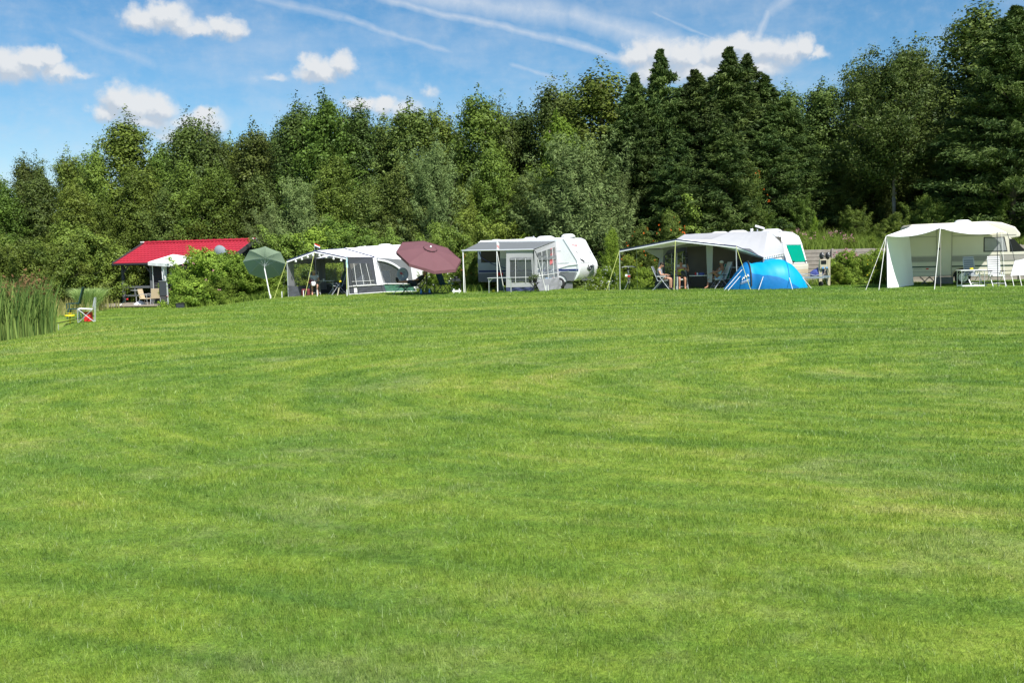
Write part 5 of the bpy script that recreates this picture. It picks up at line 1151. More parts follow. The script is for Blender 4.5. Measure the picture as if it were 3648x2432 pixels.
# left wall, back wall with windows, grey columns
A = grd(FL, .02); B = grd(BL, .02); C = BL; D = FL
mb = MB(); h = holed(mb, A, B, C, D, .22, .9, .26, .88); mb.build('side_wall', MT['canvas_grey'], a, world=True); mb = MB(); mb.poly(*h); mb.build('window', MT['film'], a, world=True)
mb = MB(); mb.sheet(A+Vector((0, -.02, 0)), A+Vector((.55, .25, 0)), A+Vector((.42, .2, .5)), A+Vector((0, -.02, .55)), 4, 4, 0, .03); mb.build('skirt', MT['canvas_dark'], a, world=True)
bw0 = B; bw1 = grd(W(1345, 1040, 53.4), .02); tw1 = Vector((bw1.x, bw1.y, 1.75)); mid = W(1235, 1000, 53.2)
A, B, C, D = bw0, Vector((mid.x, mid.y, 0)), Vector((mid.x, mid.y, 1.85)), BL
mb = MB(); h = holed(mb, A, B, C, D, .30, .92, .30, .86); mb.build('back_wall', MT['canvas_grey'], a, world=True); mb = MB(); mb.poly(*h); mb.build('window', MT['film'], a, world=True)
mb = MB(); mb.sheet(lerp(A, B, .12)+Vector((0, -.1, .2)), lerp(A, B, .34)+Vector((0, -.1, .2)), lerp(D, C, .26)+Vector((0, -.1, 0)), lerp(D, C, .14)+Vector((0, -.1, 0)), 6, 6, 0, .05); mb.build('tied_curtain', MT['canvas_grey'], a, world=True)
mb = MB(); mb.sheet(A+Vector((0, -.05, 0)), B+Vector((0, -.05, 0)), B+Vector((0, -.05, .45)), A+Vector((0, -.05, .45)), 8, 2, 0, .02); mb.build('skirt', MT['canvas_dark'], a, world=True)
mb = MB(); g0 = grd(FL); mb.poly(*[grd(p, .015) for p in (FL, FR, W(1377, 1040, 52.2), BL)]); mb.build('groundsheet', MT['grey_ground'], a, world=True)
i0 = grd(W(1238, 1040, 54.6), .02); i1 = grd(W(1492, 1040, 54.4), .02); mb = MB(); mb.sheet(i0, i1, i1+Zd*2.1, i0+Zd*2.1, 8, 4, 0, .02); mb.build('inner_shade_sheet', MT['inner_shade'], a, world=True)  # dark sheet added over the white caravan side, standing in for interior shade
# front wall of the main awning with the arched window
wl = grd(W(1376, 1040, 52.2), .02); wr = grd(W(1482, 1040, 52.3), .02); tl = BR+Vector((.06, 0, 0)); trr = ER
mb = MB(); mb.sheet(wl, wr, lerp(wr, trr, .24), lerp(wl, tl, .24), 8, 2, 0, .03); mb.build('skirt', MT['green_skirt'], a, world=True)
q = lambda u, v: lerp(lerp(wl, wr, u), lerp(tl, trr, u), v)
wm = MB(); pm = MB(); arcp = []; n = 14; u0, u1, v0 = .04, .80, .25
for i in range(n):
    ua, ub = u0+(u1-u0)*i/n, u0+(u1-u0)*(i+1)/n; f = lambda u: v0+(.93-v0)*math.sqrt(max(0, 1-((u-u0)/(u1-u0))**2.2))
    va, vb = f(ua), f(ub); wm.poly(q(ua, va), q(ub, vb), q(ub, 1), q(ua, 1)); pm.poly(q(ua, v0), q(ub, v0), q(ub, vb), q(ua, va)); arcp.append(q(ua, va)+Vector((0, -.03, 0)))
wm.poly(q(0, .24), q(u0, .24), q(u0, 1), q(0, 1)); wm.poly(q(u1, .24), q(.95, .24), q(.95, 1), q(u1, 1)); wm.build('front_wall', MT['canvas_grey'], a, world=True)
pm.build('window', MT['film_dk'], a, world=True); arcp.append(q(u1, v0)+Vector((0, -.03, 0))); mb = MB(); mb.path(arcp, .05, 6); mb.build('arch_trim', MT['canvas'], a, world=True)  # dark film stands in for interior shade behind the arch
mb = MB(); mb.sheet(q(.95, 0), q(1.03, 0), q(1.03, 1), q(.95, 1), 2, 4); mb.build('wall_edge', MT['canvas'], a, world=True); mb = MB(); mb.sheet(q(-.06, .25), q(.04, .25), q(.02, 1), q(-.10, 1), 2, 4); mb.build('wall_edge', MT['canvas'], a, world=True)
mb = MB(); mb.tube(q(0, .245)+Vector((0, -.03, 0)), q(1, .245)+Vector((0, -.03, 0)), .022); mb.tube(q(0, .01)+Vector((0, -.03, 0)), q(1, .01)+Vector((0, -.03, 0)), .022); mb.build('piping', MT['white'], a, world=True)
mb = MB(); e = wr+Vector((.02, 0, 0)); mb.sheet(e, Vector((e.x+.6, e.y+2.6, 0)), MR+Vector((.2, 0, -.3)), trr, 4, 4); mb.build('side_wall', MT['canvas'], a, world=True)
pole(a, grd(FL), FL); pole(a, grd(FR), FR); pole(a, Vector((PK.x, PK.y+.1, 0.02)), PK+Vector((0, .1, 0)), .016, 'cabinet')
rope(a, FL, grd(W(975, 1040, 48.9)), 'rope_y', .010); rope(a, PK, grd(W(1085, 1050, 48.3)), 'rope_y', .011); rope(a, FR, grd(W(1236, 1050, 48.2)), 'rope_y', .011); rope(a, BR, grd(W(1376, 1040, 51.6)), 'navy', .010); rope(a, BR+Vector((0, 0, -.05)), grd(W(1398, 1040, 51.2)), 'cabinet', .007)
for px_, dx in ((1262, 0), (1280, 0)): rope(a, FR+Vector((.05, 0, -.1)), grd(W(px_, 1045, 49.0)), 'black', .012)
rope(a, FL+Vector((0, 0, -.1)), grd(W(1004, 1045, 49.2)), 'cabinet', .007)
for px_, dd in ((1081, 48.6), (1130, 48.7), (1236, 48.2), (1004, 49.2)):
    mb = MB(); g = grd(W(px_, 1045, dd)); mb.tube(g, g+Vector((0, 0, .32)), .02, n=6); mb.build('ground_peg', MT['white'], a, world=True)
s = thing('string_lights', 'string of small white globe lights along the front edge of the first awning', 'string lights', PK); mb = MB(); mb.path([FL+Vector((.1, -.1, -.12)), PK+Vector((0, -.1, -.10)), FR+Vector((0, -.1, -.12))], .005, 4); mb.build('cable', MT['black'], s, world=True)
for (A_, B_, t) in [(FL, PK, t) for t in (.33, .55, .76, .95)]+[(PK, FR, t) for t in (.16, .37, .60, .84)]:
    p = lerp(A_, B_, t)+Vector((0, -.1, -.20)); mb = MB(); mb.ell(p, (.055, .055, .06), 12, 8); mb.tube(p, p+Vector((0, 0, .1)), .012, n=5); mb.build('globe', MT['white'], s, world=True, smooth=True)
def flag(label, P, h, w, hh, m, m2=None, droop=.3):
    f = thing('flag', label, 'flag', P); mb = MB(); mb.tube((0, 0, -.05), (0, 0, h), .010); mb.build('staff', MT['alu'], f)
    n = 3; mats_ = m
    for i, mm in enumerate(mats_):
        mb = MB(); z1 = h-hh*i/len(mats_); z0 = h-hh*(i+1)/len(mats_); mb.sheet((.01, 0, z0), (w, .05, z0-droop*w), (w, .05, z1-droop*w), (.01, 0, z1), 6, 1, 0, .02); mb.build('cloth', MT[mm], f)
flag('small red, white and blue striped flag on the peak of the first awning', PK, .36, .26, .18, ('red', 'white', 'navy'), droop=.45)

# people and furniture come later; --- porch awning of the white caravan
FL = W(1649, 893, 49.3); FR = W(1899, 889, 48.9); BR = W(1992, 853, 51.9); BL = W(1713, 861, 53.6)
a = thing('awning', 'slate grey roofed porch awning with a closed clear-windowed annex on the white caravan', 'awning', grd(FL*.5+FR*.5))
mb = MB(); mb.sheet(FL, FR, BR, BL, 12, 8, .03, .006); mb.build('canopy', MT['canvas_roofgrey'], a, world=True)
mb = MB(); mb.tube(FL+Vector((-.06, -.02, 0)), FR+Vector((.02, -.02, 0)), .04, n=8); mb.build('front_rail', MT['alu'], a, world=True)
mb = MB(); mb.tube(lerp(BL, FL, .02)+Vector((0, 0, .03)), BR+Vector((0, 0, .03)), .035, n=8); mb.build('mounting_rail', MT['white'], a, world=True)
gL = grd(W(1653, 1043, 49.2)); pole(a, gL, FL, .026, 'white'); mb = MB(); mb.tube(gL+Vector((.09, 0, 0)), FL+Vector((0, 0, -.3)), .010); mb.build('strap', MT['rope'], a, world=True)
gm = grd(W(1773, 1042, 49.0)); pm_ = lerp(FL, FR, .485); pole(a, gm, pm_, .026, 'white'); rope(a, pm_, grd(W(1797, 1040, 48.5)), 'rope', .012)
# front annex wall  px 1805..1898
A = grd(W(1803, 1038, 49.25), .02); B = grd(W(1903, 1036, 49.2), .02); C = FR+Vector((0, .03, -.02)); D = lerp(FL, FR, .62)+Vector((0, .03, -.02))
mb = MB(); sk0, sk1 = lerp(A, D, .10), lerp(B, C, .10); h = holed(mb, sk0, sk1, C, D, .14, .93, .12, .78); mb.build('front_wall', MT['canvas_lt'], a, world=True); mb = MB(); mb.poly(*h); wn = mb.build('window', MT['film_dk'], a, world=True)
mb = MB(); bars(mb, *[p+Vector((0, -.03, 0)) for p in h], (.25, .72), (.22,), .014); mb.build('window_bars', MT['white'], wn, world=True); mb = MB(); mb.sheet(h[3]+Vector((0, -.03, -.08)), h[2]+Vector((0, -.03, -.08)), h[2]+Vector((0, -.03, .04)), h[3]+Vector((0, -.03, .04)), 6, 1, 0, .02); mb.build('rolled_blind', MT['canvas_grey'], a, world=True)
mb = MB(); mb.sheet(A, B, sk1, sk0, 10, 2, 0, .05); mb.build('skirt', MT['navy'], a, world=True)
# right side wall
A = grd(W(1904, 1037, 49.2), .02); B = grd(W(2010, 1032, 51.6), .02); C = BR+Vector((.03, -.03, -.03)); D = FR+Vector((.04, 0, -.02))
mb = MB(); sk0, sk1 = lerp(A, D, .25), lerp(B, C, .25-.02); mb.sheet(A+Vector((.25, -.4, 0)), B, sk1, sk0, 8, 3, 0, .04); mb.build('skirt', MT['canvas_grey'], a, world=True)
mb = MB(); h = holed(mb, sk0, sk1, C, D, .12, .80, .02, .86); mb.build('side_wall', MT['canvas_lt'], a, world=True); mb = MB(); mb.poly(*h); wn = mb.build('window', MT['film'], a, world=True)
mb = MB(); bars(mb, *[p+Vector((.02, -.02, 0)) for p in h], (.22, .50, .80), (.14,), .014); mb.build('window_bars', MT['white'], wn, world=True)
mb = MB(); hh = [lerp(h[0], h[3], .72), lerp(h[1], h[2], .60), lerp(h[1], h[2], .72), lerp(h[0], h[3], .9)]; mb.sheet(*[p+Vector((.02, -.02, 0)) for p in hh], 8, 2, 0, .02); mb.build('rolled_blind', MT['canvas_roofgrey'], a, world=True)
mb = MB(); g = grd(W(2025, 1033, 51.2)); mb.box(g+Vector((0, 0, .17)), (.45, .03, .36), rz=R(-24)); mb.build('draught_skirt', MT['canvas_grey'], a, world=True)
mb = MB(); mb.path([FR+Vector((0, -.02, .02)), FR+Vector((.12, -.05, -.12)), FR+Vector((.22, -.05, -.4))], .02); mb.path([BR+Vector((-.25, 0, .03)), BR+Vector((0, -.05, -.12)), BR+Vector((.12, -.05, .02))], .015); mb.build('strap', MT['cabinet'], a, world=True)
rope(a, FR+Vector((.2, -.05, -.35)), grd(W(1945, 1037, 48.6)), 'rope', .011)
for (px_, dd) in ((1945, 48.5), (1953, 48.9)):
    mb = MB(); g = grd(W(px_, 1037, dd)); mb.tube(g, g+Vector((0, 0, .3)), .018); mb.build('ground_peg', MT['white'], a, world=True)
rope(a, FR+Vector((.05, 0, -.1)), grd(W(1898, 1036, 49.0), .1), 'canvas_grey', .007)
flag('small white and pink pennant hanging at the middle pole of the slate grey awning', pm_, .42, .12, .40, ('white', 'pink', 'white'), droop=.8)
# things inside the annex
t = thing('red_towel', 'long red towel hanging behind the clear side window of the annex', 'towel', W(1965, 915, 51.4)); mb = MB(); mb.sheet(W(1958, 945, 51.3), W(1974, 945, 51.5), W(1972, 905, 51.5), W(1960, 905, 51.3), 4, 8, 0, .05); mb.sheet(W(1960, 905, 51.3), W(1972, 905, 51.5), W(1968, 880, 51.6), W(1962, 880, 51.4), 4, 6, 0, .04); mb.build('cloth', MT['red'], t, world=True, thick=.02)
camp_chair('white folding chair inside the annex, seen through its side window', grd(W(1935, 1030, 51.1), .03), R(60), 'chair_white', group='folding camping chairs')
t = thing('cushion', 'pink cushion behind the lower side window of the annex', 'cushion', grd(W(1972, 1030, 51.1), .25)); mb = MB(); mb.ell((0, 0, .14), (.15, .14, .24), 12, 8); mb.build('cover', MT['pink'], t, smooth=True)
t = thing('storage_box', 'blue plastic box behind the side window of the annex', 'box', grd(W(1955, 1030, 51.3), .02)); mb = MB(); mb.box((0, 0, .42), (.35, .3, .3)); mb.build('tub', MT['bluepl'], t, bevel=.02); mb = MB(); mb.box((0, 0, .14), (.4, .35, .26)); mb.build('crate', MT['white'], t, bevel=.02)
table('aluminium folding camp table with thin legs in front of the slate grey awning', gp(1782, 48.0), R(-3), 1.16, .62, .72, 'alu', 'alu')
t = thing('red_cushion', 'red cushion showing just above the aluminium camp table', 'cushion', grd(W(1780, 985, 50.3), .0)); mb = MB(); mb.box((0, 0, .86), (.34, .10, .16)); mb.build('cover', MT['red'], t, bevel=.05)
for z in (1,):
    mb = MB(); mb.box((0, .03, .40), (.30, .04, .78)); mb.build('folded_frame', MT['chair_grey'], t)
table('small black folding table with crossed legs carrying a flower pot', gp(1904, 47.9), R(4), .52, .40, .46, 'black', 'black', cross=True)
t = thing('potted_plant', 'grey leafed plant in a dark pot on the black folding table', 'potted plant', gp(1906, 47.9)+Vector((0, 0, .475))); mb = MB(); mb.lathe((0, 0, 0), [(.001, 0), (.09, 0), (.13, .16), (.14, .18), (.12, .18)], 14); mb.build('pot', MT['terracotta'], t, smooth=True)
rng_ = np.random.default_rng(44); C_ = rng_.normal(size=(420, 3))*np.array([.12, .11, .07])+np.array([0, 0, .27]); link('foliage', mk_mesh('foliage', leafquads(C_, .06, .4, rng_, .4), L_WILLOW, rng_), t)
t = thing('potted_plant', 'dark flowering plant in a small pot left on the black folding table', 'potted plant', gp(1890, 48.0)+Vector((0, 0, .475))); mb = MB(); mb.lathe((0, 0, 0), [(.001, 0), (.05, 0), (.07, .12)], 12); mb.build('pot', MT['terracotta'], t, smooth=True)
C_ = rng_.normal(size=(160, 3))*np.array([.06, .06, .05])+np.array([0, 0, .18]); link('foliage', mk_mesh('foliage', leafquads(C_, .05, .4, rng_, .4), L_DARK, rng_), t)
t = thing('ball', 'small yellow ball on the grass under the aluminium camp table', 'ball', gp(1758, 48.4)); mb = MB(); mb.ell((0, 0, .08), (.08, .08, .08), 14, 10); mb.build('ball', MT['yellow'], t, smooth=True)

# --- big open awning of the old caravan
FL = W(2207, 891, 47.9); PK = W(2406, 853, 46.5); FR = W(2622, 877, 45.7)
wL = Vector((7.3, 48.55, 0)); wR = Vector((11.35, 45.25, 0)); cL = Vector((8.9, 50.3, 0)); cR = Vector((12.8, 46.95, 0))
RL = W(2438, 835, 50.2); RM = W(2600, 827, 48.6); RR = W(2735, 824, 47.3)
a = thing('awning', 'big grey and white caravan awning with a wide open sun canopy where three people sit', 'awning', Vector((8.5, 47.6, 0)))
tl = Vector((wL.x, wL.y, 1.95)); tm = lerp(wL, wR, .5)+Vector((0, 0, 2.28)); tr_ = Vector((wR.x, wR.y, 1.82))
eR = W(2718, 917, 45.2)
mb = MB(); mb.sheet(FL, PK, tm, tl, 12, 6, .05, .01); mb.sheet(PK, FR, eR, tm, 12, 6, .04, .01, 2); mb.build('canopy', MT['canvas'], a, world=True)
mb = MB(); mb.sheet(tl, tm, RM, RL, 8, 6, .03, .01); mb.sheet(tm, eR+Vector((0, 0, .02)), RR, RM, 8, 6, .02, .01); mb.sheet(eR+Vector((0, 0, .02)), W(2795, 905, 46.8), W(2790, 862, 46.85), RR, 6, 6, 0, .0); mb.build('main_roof', MT['canvas_lt'], a, world=True)
mb = MB()
for p, q in ((FL, PK), (PK, FR)): mb.add([p+Vector((0, -.03, .02)), q+Vector((0, -.03, .02)), q+Vector((0, -.03, -.04)), p+Vector((0, -.03, -.04))], [(0, 1, 2, 3)])
mb.path([FR, lerp(FR, eR, .5)+Vector((0, 0, .02)), eR], .012); mb.build('trim', MT['navy'], a, world=True, thick=.012)
mb = MB()
for p, q in ((FL, PK), (PK, FR)): mb.add([p+Vector((0, -.032, -.042)), q+Vector((0, -.032, -.042)), q+Vector((0, -.032, -.09)), p+Vector((0, -.032, -.09))], [(0, 1, 2, 3)])
mb.build('valance', MT['canvas'], a, world=True, thick=.01)
mb = MB(); mb.poly(lerp(FL, tl, .55)+Vector((0, 0, -.02)), tl+Vector((0, 0, -.02)), tl+Vector((.0, .0, -.55))); mb.build('side_flap', MT['canvas_lt'], a, world=True)
# left front column with dark foot
ax = (wR-wL).normalized(); Cc = lambda t, z: wL+ax*t+Vector((0, 0, z))
mb = MB(); mb.add([Cc(-.32, .55), Cc(.02, .55), Cc(.10, 1.85), Cc(-.02, 1.93)], [(0, 1, 2, 3)]); mb.build('front_column', MT['canvas_lt'], a, world=True, thick=.02)
mb = MB(); mb.add([Cc(-.42, .02), Cc(.02, .02), Cc(.02, .548), Cc(-.33, .548)], [(0, 1, 2, 3)]); mb.build('skirt', MT['canvas_dark'], a, world=True, thick=.02)
mb = MB(); mb.add([Cc(-.02, 1.93), Cc(.1, 1.55), Cc(.35, 1.85), Cc(1.2, 1.98), Cc(2.3, 2.0), tm-Vector((0, 0, .02))], [(0, 1, 2, 3, 4, 5)]); mb.add([tm-Vector((0, 0, .02)), Cc(2.75, 2.0), Cc(4.6, 1.82), eR-Vector((0, 0, .05))], [(0, 1, 2, 3)]); mb.build('gable', MT['canvas_grey'], a, world=True, thick=.01)
mb = MB(); mb.sheet(Cc(2.45, .3), Cc(2.68, .3), Cc(2.74, 2.05), Cc(2.38, 2.05), 2, 6); mb.build('centre_column', MT['canvas_lt'], a, world=True, thick=.01)
mb = MB(); dI = Vector((-.10, -.12, 0)); mb.sheet(cL+dI+Vector((0, 0, .02)), cR+dI+Vector((-.1, 0, .02)), cR+dI+Vector((-.1, 0, 2.35)), cL+dI+Vector((0, 0, 2.35)), 10, 6, 0, .02); mb.build('inner_shade_sheet', MT['inner_shade'], a, world=True)  # added sheet before the caravan, its dark tone imitating the shaded interior
# left wall (side) with windows, back through to the caravan
A, B, C, D = wL, cL, cL+Vector((0, 0, 2.3)), tl
mb = MB(); h = holed(mb, A, B, C, D, .12, .88, .30, .80); mb.build('side_wall', MT['canvas_grey'], a, world=True); mb = MB(); mb.poly(*h); mb.build('window', MT['film'], a, world=True)
# far-left wall extends behind (window with white bars)
A, B = cL+Vector((-1.6, 1.0, 0)), cL+Vector((.0, .0, 0)); 
bk = [Vector((7.55, 48.75, .62)), Vector((8.75, 49.70, .62)), Vector((8.75, 49.70, 1.72)), Vector((7.55, 48.75, 1.72))]
mb = MB(); mb.poly(*bk); w_ = mb.build('inner_window', MT['film_dk'], a, world=True); mb = MB(); bars(mb, *bk, (.25, .5, .75), (.05, .38, .75), .012); mb.build('window_bars', MT['alu'], w_, world=True)
# right part: half-open front wall with low window bars
A, B = lerp(wL, wR, .58)+Vector((.3, .45, 0)), lerp(wL, wR, .97)+Vector((.3, .45, 0))
mb = MB(); mb.sheet(A, B, B+Vector((0, 0, .42)), A+Vector((0, 0, .42)), 6, 2, 0, .03); mb.build('half_wall', MT['canvas_dark'], a, world=True); mb = MB(); bars(mb, A+Vector((0, -.02, .44)), B+Vector((0, -.02, .44)), B+Vector((0, -.02, .98)), A+Vector((0, -.02, .98)), (.33, .66), (0, 1), .012); mb.build('half_wall_bars', MT['alu'], a, world=True)
# right side wall facing the camera, with barred window
A, B, C, D = wR+Vector((0, 0, .02)), cR+Vector((-.03, -.03, .02)), W(2793, 905, 46.85), eR+Vector((0, 0, -.02))
mb = MB(); h = holed(mb, A, B, C, D, .30, .84, .50, .88); mb.build('side_wall', MT['canvas_grey'], a, world=True); mb = MB(); mb.poly(*h); wn = mb.build('window', MT['film_dk'], a, world=True)
mb = MB(); hb = [p+Vector((.02, -.03, 0)) for p in h]; mb.path([hb[0], hb[3], hb[2], hb[1]], .035, 5); bars(mb, *hb, (.27, .5, .74), (), .014); mb.build('window_frame', MT['white'], wn, world=True)
mb = MB(); tA, tB = lerp(D, C, .02), C
for i in range(9):
    p = lerp(tA, tB, (i+.5)/9)+Vector((.03, -.04, .0)); mb.box(p, (.09, .02, .05), rz=R(48))
mb.build('valance_pattern', MT['taupe'], a, world=True); mb = MB(); mb.sheet(tA+Vector((.01, -.02, -.08)), tB+Vector((.01, -.02, -.08)), tB+Vector((.01, -.02, .06)), tA+Vector((.01, -.02, .06)), 4, 1); mb.build('side_valance', MT['white'], a, world=True)
arcp = [W(2738, 824, 47.25), W(2760, 829, 47.15), W(2778, 845, 47.05), W(2790, 866, 46.95), W(2796, 905, 46.9), W(2806, 940, 46.9)]
mb = MB(); mb.path(arcp, .03, 6); mb.build('profile_edge', MT['canvas'], a, world=True)
mb = MB(); mb.poly(Vector((wL.x-1, wL.y-.2, .015)), Vector((wR.x, wR.y, .015)), cR+Vector((0, 0, .015)), cL+Vector((0, 0, .015))); mb.build('groundsheet', MT['grey_ground'], a, world=True)
pole(a, grd(W(2209, 1034, 47.9)), FL, .022); pole(a, grd(W(2626, 1030, 45.7)), FR, .024); g = grd(W(2413, 1032, 46.3)); pole(a, g, PK+Vector((0, .05, 0)), .024, 'cabinet'); mb = MB(); mb.tube(g+Vector((0, -.01, 0)), g+Vector((0, -.01, .62)), .034, n=8); mb.build('lower_pole', MT['alu'], a, world=True)
rope(a, FL, grd(W(2160, 1030, 47.2)), 'rope_y', .011); rope(a, PK, grd(W(2401, 1033, 45.5)), 'rope_y', .014); rope(a, FR, grd(W(2675, 1031, 44.2)), 'rope_y', .011); rope(a, lerp(FL, tl, .4), grd(W(2271, 1028, 48.6)), 'van_grey', .006)
mb = MB(); mb.path([tl+Vector((-.7, -.2, -.02)), tl+Vector((.2, .1, -.05))], .04); mb.build('roof_tube', MT['cabinet'], a, world=True)
mb = MB(); mb.sheet(Cc(.62, .2), Cc(.86, .2), Cc(.78, 1.9), Cc(.70, 1.9), 4, 6, 0, .05); mb.build('tied_curtain', MT['canvas_lt'], a, world=True)
t = thing('black_bag', 'dark bag hanging inside the right end of the open awning', 'bag', Vector((10.6, 46.9, 0))); mb = MB(); mb.box((0, 0, 1.15), (.34, .2, .42)); mb.build('bag', MT['black'], t, bevel=.05); mb = MB(); mb.tube((0, .1, 0), (0, .1, 1.0), .02); mb.build('stand', MT['black'], t)

# --- blue tent
def blue_tent():
    Lp = gp(2672, 45.4); Rp = gp(2877, 45.0); cx = (Lp.x+Rp.x)/2+.02; cy = 45.6; o = thing('tent', 'bright blue dome tent with a porch pulled out to its left', 'tent', (cx, cy, 0)); hw = (Rp.x-Lp.x)/2+.0; H = 1.32
    PX = [2580, 2592, 2606, 2625, 2644, 2656, 2664, 2676, 2700, 2725, 2750, 2775, 2795, 2815, 2835, 2852, 2866, 2877]
    ZT = [.03, .22, .46, .76, 1.06, 1.20, 1.22, 1.16, 1.20, 1.30, 1.345, 1.34, 1.26, 1.12, .88, .60, .30, .03]
    WD = [.10, .28, .42, .58, .72, .78, .82, .86, 1.02, 1.10, 1.14, 1.14, 1.10, 1.02, .88, .70, .50, .30]
    sc = 3580/45.3; ox = gp(2728, 45.6).x
    def S(px, a_, k=1.0):
        z = float(np.interp(px, PX, ZT)); w_ = float(np.interp(px, PX, WD)); x = (px-1824)/sc-cx+.09
        rip = .018*math.sin(px*.21+a_*5)*math.sin(a_)*(1 if px < 2740 else .35)
        return Vector((x, -w_*k*math.copysign(abs(math.cos(a_))**.8, math.cos(a_)), max(.02, z*k*abs(math.sin(a_))**.85+rip)))
    def surf(name, p0, p1, a0, a1, m, k=1.0, npx=26, na=16, top=None):
        vs = []
        for i in range(npx+1):
            px = p0+(p1-p0)*i/npx; e1 = a1 if top is None else top(px)
            for j in range(na+1): vs.append(S(px, a0+(e1-a0)*j/na, k))
        mb = MB(); mb.add(vs, [(i*(na+1)+j, (i+1)*(na+1)+j, (i+1)*(na+1)+j+1, i*(na+1)+j+1) for i in range(npx) for j in range(na)]); return mb.build(name, MT[m], o, smooth=True)
    surf('flysheet', 2664, 2877, 0, math.pi, 'blue_tent', npx=40, na=24)
    surf('porch', 2580, 2664, 0, math.pi, 'blue_dk', na=24)
    surf('side_panel', 2664, 2830, 0, 1, 'blue_dk', 1.012, top=lambda px: float(np.interp(px, [2664, 2700, 2760, 2830], [.62, .50, .33, .04])))
    mb = MB(); ring = [S(px, 0)+Vector((0, 0, -.04)) for px in range(2668, 2878, 8)]; r2 = [q+Vector((0, .012, .09)) for q in ring]; mb.add(ring+r2, [(i, i+1, len(ring)+i+1, len(ring)+i) for i in range(len(ring)-1)]); mb.build('groundsheet', MT['grey_ground'], o)
    mb = MB(); mb.path([S(2664, a_, 1.02)+Vector((.0, -.01, 0)) for a_ in np.linspace(.1, 2.2, 14)], .03, 6); mb.build('pole_sleeve', MT['cabinet'], o)
    mb = MB(); mb.path([S(2792, a_, 1.01) for a_ in np.linspace(.1, 3.0, 18)], .012, 5); mb.build('pole_seam', MT['blue_dk'], o)
    def P_(u, v): return S(2596+u*62, .12+v*.56, 1.04)
    mb = MB(); q0 = [(.62, .50), (.68, .72), (.73, .54), (.79, .78), (.85, .58), (.92, .74), (.97, .54)]; mb.path([P_(u, v) for u, v in q0], .017, 4)
    for i in range(9): mb.tube(P_(.55+i*.052, .28), P_(.55+i*.052+(.012 if i % 2 else 0), .38), .010, n=4)
    mb.tube(P_(.52, .22), P_(1.0, .22), .006, n=4); mb.build('printed_mark', MT['white'], o)
    for (p, q_) in (((2644, 960, 44.8), (2578, 1031, 44.2)), ((2637, 984, 44.8), (2592, 1033, 44.0)), ((2719, 985, 44.65), (2702, 1031, 43.9)), ((2808, 975, 44.75), (2824, 1030, 43.9)), ((2860, 990, 45.0), (2892, 1022, 44.5))):
        rope(o, W(*p), grd(W(*q_)), 'rope', .011)
blue_tent()

# --- camper van sun canopy
P0 = W(3157, 840, 43.1); P1 = W(3350, 812, 42.1); P2 = W(3568, 826, 41.9); B0 = W(3263, 802, 45.75); B2 = W(3503, 791, 44.75); B3 = W(3588, 830, 44.4)
a = thing('sun_canopy', 'white cotton sun canopy with drooping front edge and left side wall by the camper', 'sun canopy', grd(P1))
n = 26; mb = MB(); vs = []
for j in range(9):
    for i in range(n+1):
        u = i/n; 
        if u < .47: t = u/.47; f = lerp(P0, P1, t)-Zd*(.16*4*t*(1-t))
        else: t = (u-.47)/.53; f = lerp(P1, P2, t)-Zd*(.17*4*t*(1-t))
        v = j/8; b_ = lerp(B0, B2, min(1, u*1.02)); p = lerp(f, b_, v)-Zd*(.05*math.sin(v*math.pi)*abs(math.sin(u*math.pi*2))); vs.append(p)
mb.add(vs, [(j*(n+1)+i, j*(n+1)+i+1, (j+1)*(n+1)+i+1, (j+1)*(n+1)+i) for j in range(8) for i in range(n)]); mb.sheet(P2, B3, B2+Vector((.02, 0, 0)), B2, 4, 4); mb.build('canopy', MT['canvas'], a, world=True)
S0 = P0; gA = grd(W(3160, 1027, 43.1), .01); gB = grd(W(3253, 1023, 45.4), .01); S1 = W(3240, 842, 45.5)
mb = MB(); vs = []
for j in range(9):
    for i in range(13):
        u, v = i/12, j/8; p = lerp(lerp(gA, gB, u), lerp(S0, S1, u), v); bul = .20*math.sin(u*math.pi)*(1-v)**1.2; p = p+Vector((bul, -.1*bul, 0))+Vector((.03*math.sin(u*14)*(1-v), 0, 0)); vs.append(p)
mb.add(vs, [(j*13+i, j*13+i+1, (j+1)*13+i+1, (j+1)*13+i) for j in range(8) for i in range(12)]); mb.build('side_wall', MT['canvas'], a, world=True)
pole(a, gA, P0, .02, 'cabinet'); pole(a, grd(W(3351, 1024, 42.1)), P1, .014, 'taupe'); pole(a, grd(W(3555, 1022, 41.8)), W(3552, 826, 41.8), .016, 'cabinet')
for A_, px_, dd, r_ in ((P0, 3084, 41.6, .014), (P0, 3131, 41.4, .022), (P1, 3329, 40.6, .026), (P2, 3582, 40.8, .012)): rope(a, A_, grd(W(px_, 1025, dd)), 'rope', r_*.6)
mb = MB(); mb.path([B3, W(3604, 880, 44.3), W(3615, 932, 44.2), W(3600, 980, 44.1)], .012); mb.build('edge_cord', MT['cabinet'], a, world=True)
s = thing('sun_sail', 'small white cotton side canopy spread at the right edge in front of the camper cab', 'sun sail', grd(W(3620, 1020, 42.5)))
mb = MB(); mb.sheet(W(3600, 982, 43.0), W(3780, 975, 41.0), W(3760, 905, 43.2), W(3616, 928, 44.0), 8, 8, .12, .02); mb.build('cloth', MT['canvas'], s, world=True)
for px_ in (3604, 3632, 3770): 
    mb = MB(); mb.tube(W(px_, 982, 42.6), grd(W(px_+(8 if px_ < 3700 else 0), 1020, 42.0)), .014); mb.build('pole' if px_ > 3700 else 'guy_rope', MT['rope'], s, world=True)

